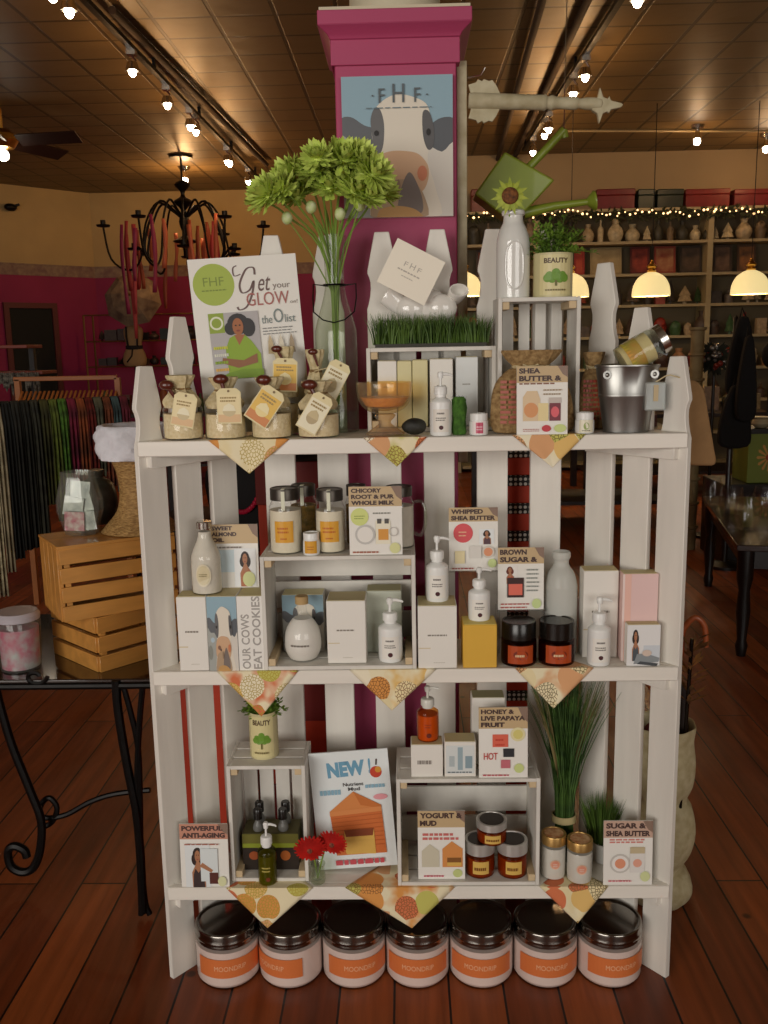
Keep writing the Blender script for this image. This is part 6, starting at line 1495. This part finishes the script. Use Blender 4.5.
def bits(prefix, n, x0, x1, y, z, hmin, hmax, cols, shapes, label, cat, group, wmin=.05, wmax=.11):
    x = x0
    i = 0
    while x < x1 and i < n:
        w = random.uniform(wmin, wmax); h = random.uniform(hmin, hmax); col = random.choice(cols); sh = random.choice(shapes)
        m = MB(); yy = y + random.uniform(-.05, .05)
        if sh == 'box': m.box(-w / 2, w / 2, -w / 3, w / 3, 0, h * .75)
        elif sh == 'vase': m.lathe(prof([(0, 0), (w * .3, 0), (w * .5, h * .35), (w * .4, h * .6), (w * .18, h * .8), (w * .25, h), (0, h * .98)], 2), 12)
        elif sh == 'tree': m.lathe([(0, 0), (w * .12, 0), (w * .12, h * .12), (w * .5, h * .14), (w * .3, h * .45), (w * .38, h * .45), (0, h)], 10, wob=lambda a, k: .12 * sin(5 * a + k))
        elif sh == 'pot': m.lathe([(0, 0), (w * .35, 0), (w * .5, h * .5), (w * .46, h * .5), (0, h * .45)], 12); m.ball((0, 0, h * .62), w * .42, 8, 6, sc=(1, .8, 1.1), wob=lambda a, k: .15 * sin(4 * a + k))
        elif sh == 'bottle': m.lathe([(0, 0), (w * .3, 0), (w * .3, h * .6), (w * .1, h * .75), (w * .1, h), (0, h)], 12)
        o = m.build(sh if sh != 'tree' else 'small_tree', mat('goods_' + col[1:], col, .5, var=.25, scale=25), None, (x + w / 2, yy, z + .001))
        nm = {'box': 'gift_box', 'vase': 'vase', 'tree': 'decorative_tree', 'pot': 'potted_plant', 'bottle': 'bottle'}[sh]; o.name = nm; o.data.name = nm
        tag(o, label % {'box': 'box', 'vase': 'vase', 'tree': 'cone-shaped decorative tree', 'pot': 'potted ornament', 'bottle': 'bottle'}[sh], {'box': 'box', 'vase': 'vase', 'tree': 'ornament', 'pot': 'plant', 'bottle': 'bottle'}[sh], group)
        x += w * random.uniform(1.0, 1.25); i += 1
for k_, z_ in enumerate(zs[1:3]):
    bits('r', 12, q0.x + .1, q1.x - .2, yP + .2, z_ + .012, .1, .2, ['#241a18', '#3a2a24', '#1a2018', '#4a3a30'], ['box', 'vase', 'tree'], ('dark %s on the ' + ['upper', 'lower'][k_] + ' shelf of the brass rack by the magenta wall'), 'o', 'dark goods on the ' + ['upper', 'lower'][k_] + ' shelf of the brass rack', .1, .18)
c = onY(133, 298, yP - .4); t = thing('parasol', 'open faded floral parasol tipped on its side, before the magenta wall', 'parasol', (c.x, yP - .45, c.z))
M = rotm(rx=1.25, ry=.18); rad = .36
m = MB(); m.lathe([(rad, -.06), (rad * .72, .03), (rad * .35, .08), (0, .1)], 8, M=M); o = m.build('canopy', mat('faded_floral_cloth', '#8e7a60', .9, c2='#5e4a3e', scale=9), t, flat=True)
md = o.modifiers.new('Solidify', 'SOLIDIFY'); md.thickness = .006
for i in range(8):
    a_ = 2 * pi * i / 8; MB().tube([tuple(M @ Vector((0, 0, .09))), tuple(M @ Vector((rad * .72 * cos(a_), rad * .72 * sin(a_), .022))), tuple(M @ Vector((rad * cos(a_), rad * sin(a_), -.068)))], .005, 5).build('rib', GLD, t)
MB().tube([tuple(M @ Vector((0, 0, .14))), tuple(M @ Vector((0, 0, -.22)))], .012, 8).build('shaft', GLD, t)
z_ = zs[2]; c = onY(136, 350, yP - .05); zz1 = onY(136, 325, yP - .05).z
t = thing('costume_torso', 'tan dress form wearing a dark strapped garment, under the floral parasol', 'dress form', (c.x, yP - .12, zs[2] + .005))
MB().tube([(0, 0, 0), (0, 0, -zs[2] - .004)], .015, 8).build('pole', IRON, t)
H = zz1 - zs[2]
m = MB(); m.lathe(prof([(0, 0), (.12, .0), (.155, H * .12), (.14, H * .3), (.1, H * .48), (.125, H * .75), (.12, H * .9), (.05, H), (0, H)], 3), 20, M=Matrix.Diagonal((1, .6, 1, 1))); m.build('torso', mat('tan_fabric_form', '#a8875c', .8), t)
m = MB(); m.lathe([(.108, H * .4), (.112, H * .47), (.108, H * .5)], 20, M=Matrix.Diagonal((1, .64, 1, 1))); m.tube([(-.07, -.075, H * .95), (-.07, -.085, H * .7), (-.06, -.07, H * .5)], .012, 6); m.tube([(.07, -.075, H * .95), (.07, -.085, H * .7), (.06, -.07, H * .5)], .012, 6); m.tube([(0, -.07, H * .45), (-.01, -.1, H * .25), (-.08, -.09, H * .1)], .01, 6); m.build('dark_straps', mat('dark_strap', '#1a1412', .8), t)

# ================================================================== TALL WALL SHELVES at the right
yS = YR - .2; FR = mat('beige_shelf_paint', '#a89a78', .6, var=.05)
sl = onY(462, 240, yS - .16).x; sr = onY(800, 240, yS - .16).x
lev = [onY(640, q, yS - .16).z for q in (208, 241, 273.5, 304.6, 336, 368, 400)]; lev += [lev[-1] - .37 * i for i in range(1, 5)]
tS = thing('wall_shelving', 'tall beige wall shelving crowded with ornaments, behind the right half of the stand', 'shelves', ((sl + sr) / 2, yS, 0))
wS = (sr - sl) / 2
for z_ in lev:
    if z_ > .05: MB().box(-wS, wS, -.16, .19, z_ - .03, z_).build('shelf_board', FR, tS)
MB().box(-wS, wS, .17, .19, 0, lev[0]).build('back_panel', mat('shelf_back_panel', '#6a5f4a', .8), tS)
for px in (458, 536, 708, 806):
    x = onY(px, 300, yS - .16).x - (sl + sr) / 2; MB().box(x - .03, x + .03, -.165, .17, 0, lev[0] - .03).build('upright', FR, tS)
xs0 = sl + .05; xs1 = sr - .1
post = [onY(q, 300, yS - .16).x for q in (536, 708)]
names_ = ['top', 'second', 'third', 'fourth', 'fifth', 'sixth']
# red and dark tins along the top
for i, (a_, b_, col, nm) in enumerate([(470, 500, '#6a2a22', 'faded red tin at the left end'), (503, 530, '#4a2a20', 'dark brown tin behind the watering can'), (594, 633, '#6a1a1c', 'red trunk left of two dark green ones'), (635, 653, '#1f2c22', 'small dark green trunk'), (654, 681, '#20281e', 'longer dark green trunk'), (682, 727, '#73201e', 'long red trunk right of the dark green ones'), (730, 766, '#6c2226', 'red trunk by the right edge of the photo')]):
    p0 = onY(a_, 200, yS); p1 = onY(b_, 200, yS); h_ = onY(a_, 191, yS).z - lev[0]
    t = thing('storage_trunk', nm + ', on top of the wall shelving', 'trunk', ((p0.x + p1.x) / 2, yS, lev[0] + .001)); w_ = (p1.x - p0.x) / 2 - .008
    MB().box(-w_, w_, -.12, .12, 0, h_ * .68).build('trunk_body', mat('tin_' + col[1:], col, .4, var=.15, scale=12), t, bevel=.008)
    MB().box(-w_ - .004, w_ + .004, -.124, .124, h_ * .68, h_).build('lid', mat('tin_' + col[1:], col, .4), t, bevel=.01)
# framed pictures on second shelf
for i, (a_, b_, c1, c2_, nm) in enumerate([(574, 585, '#9a2a20', '#c85a3a', 'narrow red framed picture behind the fern'), (590, 622, '#9c8a64', '#b8a67e', 'wide tan framed picture'), (630, 650, '#5a1c18', '#a8402c', 'dark red framed picture'), (654, 676, '#8a3a2a', '#b88a60', 'framed picture of orange shapes'), (680, 702, '#3a3028', '#6a5440', 'dark framed picture left of the shelf upright'), (713, 732, '#4a3a2e', '#8a6a54', 'brown framed picture right of the shelf upright'), (737, 756, '#5a4230', '#b87a44', 'framed picture with an amber centre'), (476, 490, '#3a2820', '#b04a2a', 'small dark frame with an orange spot')]):
    p0 = onY(a_, 258, yS); p1 = onY(b_, 258, yS); w_ = (p1.x - p0.x) / 2 - .004; h_ = .31
    t = thing('framed_picture', nm + ' on the third ledge of the wall shelving', 'picture', ((p0.x + p1.x) / 2, yS - .02, lev[2] + .001), 0, None, -.12)
    m = MB(); m.box(-w_, w_, 0, .02, 0, .025).box(-w_, w_, 0, .02, h_ - .025, h_).box(-w_, -w_ + .022, 0, .02, .025, h_ - .025).box(w_ - .022, w_, 0, .02, .025, h_ - .025); m.build('frame', mat('frame_' + c1[1:], c1, .5), t)
    MB().box(-w_ + .02, w_ - .02, .008, .014, .023, h_ - .023).build('picture_print', mat('picture_%d' % i, c2_, .6, c2=c1, scale=7), t)
CC = [['#a8987a', '#6a5a44', '#b8ab8c', '#3c3a30', '#8a7864'], None, ['#3a3430', '#8a3a2c', '#2f4a2c', '#a8987c', '#5a5048'], ['#8a2a20', '#4a3c34', '#b05a42', '#3c5a38', '#a89274'], ['#a07858', '#4a342c', '#b8a888', '#8a3a34', '#4c5a40'], ['#8a7054', '#4c3a30', '#a89a80', '#6a342c'], ['#3a2c22', '#241a16', '#5a4c3a']]
secs = [(xs0, post[0] - .05), (post[0] + .05, post[1] - .05), (post[1] + .05, xs1)]
sn = ['left bay', 'middle bay', 'right bay']
for li, ci in ((1, 0), (3, 2), (4, 3), (5, 4), (6, 5)):
    for si, (a_, b_) in enumerate(secs):
        bits('s', 26, a_, b_, yS - .05, lev[li], .14, .29, CC[ci], ['vase', 'vase', 'pot', 'bottle', 'tree'] if li == 1 else ['box', 'vase', 'tree', 'bottle', 'pot', 'tree'], 'small dim %s crowded on the ' + ['', 'second', 'third', 'fourth', 'fifth', 'sixth', 'seventh'][li] + ' ledge of the wall shelving, ' + sn[si], 'ornament', 'dim goods on the %s ledge, %s' % (['', 'second', 'third', 'fourth', 'fifth', 'sixth', 'seventh'][li], sn[si]), .09, .19)
# string of lights along the shelf top
zL = onY(640, 213, yS - .2).z
t = thing('string_lights', 'string of tiny warm fairy lights along the front of the wall shelving top', 'string lights', (sl, yS - .2, zL))
n = 60; P = [(( sr - sl) * i / n, .01 * sin(i * 1.7), .02 * sin(i * .9) + .012 * sin(i * 2.3)) for i in range(n + 1)]
MB().tube(P, .008, 5).build('cord', mat('dark_green_cord', '#1c2414', .7), t)
FB = mat('tiny_warm_bulb', '#ffc98a', emit=3)
for i in range(74):
    x = (sr - sl) * (i + random.random() * .8) / 74; m = MB(); m.ball((x, -.015, .02 * sin(x * 7) + random.uniform(-.03, .03)), random.uniform(.007, .014), 6, 5); m.build('bulb', FB, t)
GARL = MB()
for i in range(420):
    x = random.uniform(0, sr - sl); d = Vector((random.uniform(-1, 1), random.uniform(-.5, .2), random.uniform(-1, 1))).normalized() * .07; b0 = Vector((x, .02, random.uniform(-.05, .03))); e = d.cross(Vector((0, 1, 0))) * .2
    GARL.add([tuple(b0), tuple(b0 + d * .5 + e), tuple(b0 + d), tuple(b0 + d * .5 - e)], [(0, 1, 2, 3)])
g = GARL.build('garland', mat('dark_garland', '#2c3018', .9), t); g['kind'] = 'stuff'
# jugs and plates just under the lights stand on the first open ledge: lev[1] carries frames, so the crockery stands above on its own board
# pendant lamps
yL = 6.9
SHD = mat('glowing_cream_glass_shade', '#f3dc9c', .4, emit=.75)
for px, py, lb in ((464, 283, 'glowing cream glass pendant lamp just right of the pillar, partly behind the pickets'), (570, 284, 'glowing cream pendant lamp mostly hidden behind the BEAUTY can'), (651, 283, 'glowing cream glass pendant lamp between the two right-hand pickets'), (750, 281, 'glowing cream glass pendant lamp near the right edge of the photo')):
    c = onY(px, py + 10, yL); t = thing('pendant_lamp', lb, 'pendant lamp', (c.x, yL, c.z)); r = .175
    m = MB(); m.lathe(prof([(r, -.03), (r * 1.0, 0), (r * .93, .07), (r * .7, .14), (r * .35, .18), (.03, .19)], 3), 28); o = m.build('lamp_shade', SHD, t); md = o.modifiers.new('Solidify', 'SOLIDIFY'); md.thickness = .004
    MB().lathe(prof([(.03, .185), (.045, .2), (.03, .22), (.05, .24), (.02, .27), (.01, .3)], 3), 14).build('finial', GOLDM, t)
    MB().tube([(0, 0, .28), (0, 0, CEIL - c.z)], .004, 6).build('rod', mat('dark_cord', '#1c1612', .8), t)
    MB().ball((0, 0, .05), .045, 12, 8).build('bulb', BULB, t)
    plight((c.x, yL, c.z - .06), 4, (1, .75, .45), .05)

# ================================================================== RIGHT MIDDLE GROUND
BLK = mat('black_painted_wood', '#0f0b0a', .4, coat=.2)
TZ = .55; cr_ = onZ(737, 545, TZ); rzt = -.2
t = thing('dark_table', 'black table with turned legs holding glassware, right of the stand', 'table', (cr_.x, cr_.y, 0), rzt)
MB().box(0, 1.2, 0, 1.4, TZ - .03, TZ).build('tabletop', mat('dark_brown_tabletop', '#2c1a12', .2, coat=.5), t, bevel=.004)
m = MB(); m.box(.04, 1.16, .04, .06, TZ - .12, TZ - .03).box(.04, .06, .06, 1.34, TZ - .12, TZ - .03); m.build('apron', BLK, t)
for x, y_ in ((.05, .05), (.05, 1.34), (1.14, .05), (1.14, 1.34)):
    MB().lathe([(0, 0), (.022, 0), (.03, .05), (.022, .08), (.034, .22), (.026, .32), (.038, .38), (.04, TZ - .03), (0, TZ - .03)], 14, cx=x, cy=y_).build('leg', BLK, t)
for i, (px, py, w_, h_) in enumerate([(712, 507, .11, .16), (731, 514, .13, .14), (747, 530, .13, .17), (764, 516, .13, .15)]):
    p = onZ(px, py, TZ); o = MB().lathe([(0, 0)] + prof([(w_ * .35, 0), (w_ * .5, h_ * .5), (w_ * .42, h_), (w_ * .38, h_), (w_ * .44, h_ * .5), (w_ * .3, .008)], 3) + [(0, .008)], 18).build('glass_bowl', glass('smoky_glass'), None, (p.x, p.y, TZ + .001))
    tag(o, ['first', 'second', 'third', 'fourth'][i] + ' dim clear glass dish from the left on the black table', 'dish')
# green flower box
yG = 4.15; p0 = onY(748, 455, yG); p1 = onY(790, 455, yG); zt_g = onY(750, 434, yG).z; zb_g = onY(750, 483, yG).z
t = thing('display_pedestal', 'black pedestal table behind the glassware carrying the green flower box', 'pedestal', ((p0.x + p1.x) / 2, yG + .1, 0))
MB().box(-.3, .3, -.14, .3, 0, zb_g - .002).build('pedestal_body', BLK, t, bevel=.004)
wg = (p1.x - p0.x) / 2
t = thing('flower_box', 'green box printed with an orange daisy at the right edge of the photo', 'box', ((p0.x + p1.x) / 2, yG, zb_g))
MB().box(-wg, wg, 0, .28, 0, zt_g - zb_g).build('carton', mat('olive_green_board', '#7c8a34', .6), t, bevel=.003)
MB().box(-wg - .004, wg + .004, -.004, .284, zt_g - zb_g, zt_g - zb_g + .03).build('lid', BLK, t)
a = Art(wg * 2, zt_g - zb_g)
for k_ in range(12):
    an = 2 * pi * k_ / 12; a.poly([(.5 + .05 * cos(an - .3), .52 + .05 * sin(an - .3)), (.5 + .27 * cos(an - .12), .52 + .27 * sin(an - .12)), (.5 + .3 * cos(an), .52 + .3 * sin(an)), (.5 + .27 * cos(an + .12), .52 + .27 * sin(an + .12)), (.5 + .05 * cos(an + .3), .52 + .05 * sin(an + .3))], '#d9a04a')
a.circ(.5, .52, .08, '#b04a1c'); a.done(t)
# cream vase on the flower box
o = MB().lathe(prof([(0, 0), (.03, 0), (.06, .03), (.05, .06), (.07, .075), (0, .07)], 3), 16).build('dish', mat('cream_ware', '#b8aa88', .4), None, ((p0.x + p1.x) / 2 - .03, yG + .09, zt_g + .031)); tag(o, 'cream dish on top of the green daisy box', 'dish')
# black handbags hanging on a stand
yB_ = 4.0; p = onY(731, 420, yB_)
t = thing('bag_stand', 'black pole stand behind the pillow, hung with black bags', 'stand', (p.x, yB_, 0))
MB().lathe([(0, 0), (.12, 0), (.12, .02), (.02, .04), (.015, 1.62), (0, 1.64)], 16).build('pole', BLK, t)
zt_b = onY(735, 352, yB_).z
for i, (dx, z0_, z1_, w_, lb) in enumerate([(.02, 1.62, 1.14, .09, 'upper long black bag on the pole stand'), (-.03, 1.2, .82, .1, 'lower black bag on the pole stand'), (.0, 1.5, 1.0, .06, 'narrow black bag hanging nearest the viewer on the pole stand')]):
    b = thing('hanging_bag', lb, 'bag', (p.x + dx, yB_ - .07 - .085 * i, z1_ - .0))
    h_ = z0_ - z1_
    MB().prism(spl([(-w_ * .3, h_), (w_ * .3, h_), (w_ * .7, h_ * .7), (w_, h_ * .25), (w_ * .8, 0), (-w_ * .8, 0), (-w_, h_ * .3), (-w_ * .7, h_ * .7), (-w_ * .3, h_)], 3)[:-1], -.03, .03).build('bag_body', mat('black_bag_cloth', '#0c0a0a', .9), b, bevel=.015)
    MB().tube([(-w_ * .25, 0, h_ - .01), (0, .03, h_ + .06), (w_ * .25, 0, h_ - .01)], .006, 6).build('strap', mat('black_bag_cloth', '#0c0a0a'), b)
yb2 = 4.75; p = onY(770, 355, yb2); t = thing('black_hat_form', 'round black shape at the right edge of the photo above the green box', 'hat', (p.x + .01, yb2, p.z))
MB().ball((0, 0, 0), .075, 18, 12, sc=(.9, .8, 1.25)).build('crown', mat('black_felt_cloth', '#121010'), t); MB().tube([(0, 0, -.08), (0, 0, -p.z)], .012, 8).build('pole', BLK, t)
# tiered cream tower
yt2 = 4.55; p0 = onY(690, 330, yt2); p1 = onY(706, 330, yt2); r_ = (p1.x - p0.x) / 2; zz = onY(698, 327, yt2).z
t = thing('tiered_tower', 'tall cream tower of stacked drums right of the stand, below the pendant lamp', 'ornament', ((p0.x + p1.x) / 2, yt2, 0))
m = MB(); nT = 9; hT = zz / nT
pr_ = [(0, 0)]
for i in range(nT): pr_ += [(r_ * .8, hT * i), (r_ * .82, hT * (i + .85)), (r_ * 1.05, hT * (i + .9)), (r_ * 1.05, hT * (i + 1) - .001)]
m.lathe(pr_ + [(0, zz)], 20); m.build('drums', mat('cream_drum', '#a8976c', .7, c2='#8c7a54', scale=12), t)
# bouquet of glass baubles on a stand
yq = 4.95; p = onY(716, 358, yq)
t = thing('bauble_tree', 'dark stand of grey glass baubles and red berries, left of the black bags', 'ornament', (p.x - .01, yq, 0))
MB().lathe([(0, 0), (.1, 0), (.1, .02), (.015, .04), (.012, p.z)], 14).build('stand_pole', BLK, t)
m = MB(); m2 = MB(); m3 = MB()
for i in range(46):
    v_ = Vector((random.gauss(0, 1), random.gauss(0, 1), random.gauss(0, 1))).normalized() * random.uniform(.04, .12)
    (m if i % 3 else m2).ball((v_.x, v_.y * .7, p.z + v_.z), random.uniform(.014, .024), 8, 6)
for i in range(120):
    v_ = Vector((random.gauss(0, 1), random.gauss(0, 1), random.gauss(0, 1))).normalized() * .14; e = v_.cross(Vector((0, 1, .3))) * .12
    m3.add([(0, 0, p.z), tuple(Vector((v_.x * .6, v_.y * .4, p.z + v_.z * .6)) + e), (v_.x, v_.y * .7, p.z + v_.z), tuple(Vector((v_.x * .6, v_.y * .4, p.z + v_.z * .6)) - e)], [(0, 1, 2, 3)])
m.build('grey_baubles', mat('grey_bauble', '#8a8680', .15, .6), t)['kind'] = 'stuff'; m2.build('red_berries', mat('red_berry', '#7a2418', .4), t)['kind'] = 'stuff'; m3.build('foliage', mat('dark_foliage', '#26281a', .8), t)
# low dark cabinets and shop tables in the dim background
DK = mat('dark_stained_wood', '#24140e', .5, var=.15, scale=6)
def table(label, x, y, w, d, h, rz=0):
    t = thing('shop_table', label, 'table', (x, y, 0), rz)
    MB().box(-w / 2, w / 2, -d / 2, d / 2, h - .04, h).build('tabletop', DK, t, bevel=.005)
    for sx_ in (-1, 1):
        for sy_ in (-1, 1): MB().box(sx_ * (w / 2 - .05) - .03, sx_ * (w / 2 - .05) + .03, sy_ * (d / 2 - .05) - .03, sy_ * (d / 2 - .05) + .03, 0, h - .04).build('leg', DK, t)
    MB().box(-w / 2 + .08, w / 2 - .08, -d / 2 + .08, d / 2 - .08, .2, .23).build('lower_shelf', DK, t)
table('long dark shop table seen through the right pickets', 1.35, 5.6, 1.6, .8, .8)
table('dark shop table in the dim middle of the shop, left of the pillar', -1.3, 5.0, 1.3, .8, .75)
table('dark shop table far back by the wall shelving', 2.6, 7.2, 1.8, .8, .8)
table('dark shop table far back on the left before the magenta wall', -2.7, 8.4, 1.7, .8, .8)
GC = ['#5a2a20', '#7a6a4c', '#2c2a22', '#8a4a2a', '#3c4a2c', '#6a5a50']
bits('t', 12, .65, 2.05, 5.6, .8, .12, .35, GC, ['box', 'vase', 'bottle', 'pot'], 'dim %s on the long dark table seen through the right pickets', 'o', 'goods on the long dark table behind the right pickets', .08, .15)
bits('t', 10, -1.85, -.75, 5.0, .75, .12, .35, GC, ['box', 'vase', 'bottle', 'pot'], 'dim %s on the dark table left of the pillar', 'o', 'goods on the dark table left of the pillar', .08, .15)
bits('t', 12, 1.8, 3.4, 7.2, .8, .15, .4, GC, ['box', 'vase', 'bottle', 'pot', 'tree'], 'dim %s on the far table before the wall shelving', 'o', 'goods on the far table before the wall shelving', .08, .16)
bits('t', 12, -3.45, -1.95, 8.4, .8, .15, .4, GC, ['box', 'vase', 'bottle', 'pot'], 'dim %s on the far left table before the magenta wall', 'o', 'goods on the far left table', .08, .16)
# ------------------------------------------------------------------ camera and view
cd = bpy.data.cameras.new('camera'); cam = bpy.data.objects.new('camera', cd); COL.objects.link(cam)
cam.location = CAM_LOC; cam.rotation_euler = CAM_ROT.to_euler()
cd.sensor_fit = 'VERTICAL'; cd.sensor_height = 36; cd.lens = F_PX / 1024 * 36; cd.clip_start = .05; cd.clip_end = 60
sc = bpy.context.scene; sc.camera = cam
sc.view_settings.view_transform = 'Standard'; sc.view_settings.look = 'None'; sc.view_settings.gamma = 1
sc.view_settings.use_curve_mapping = False; sc.view_settings.exposure = .1
sc.cycles.use_denoising = True; sc.cycles.max_bounces = 8; sc.cycles.transparent_max_bounces = 24
sc.cycles.diffuse_bounces = 3; sc.cycles.glossy_bounces = 3; sc.cycles.caustics_reflective = False; sc.cycles.caustics_refractive = False
sc.cycles.sample_clamp_indirect = 4
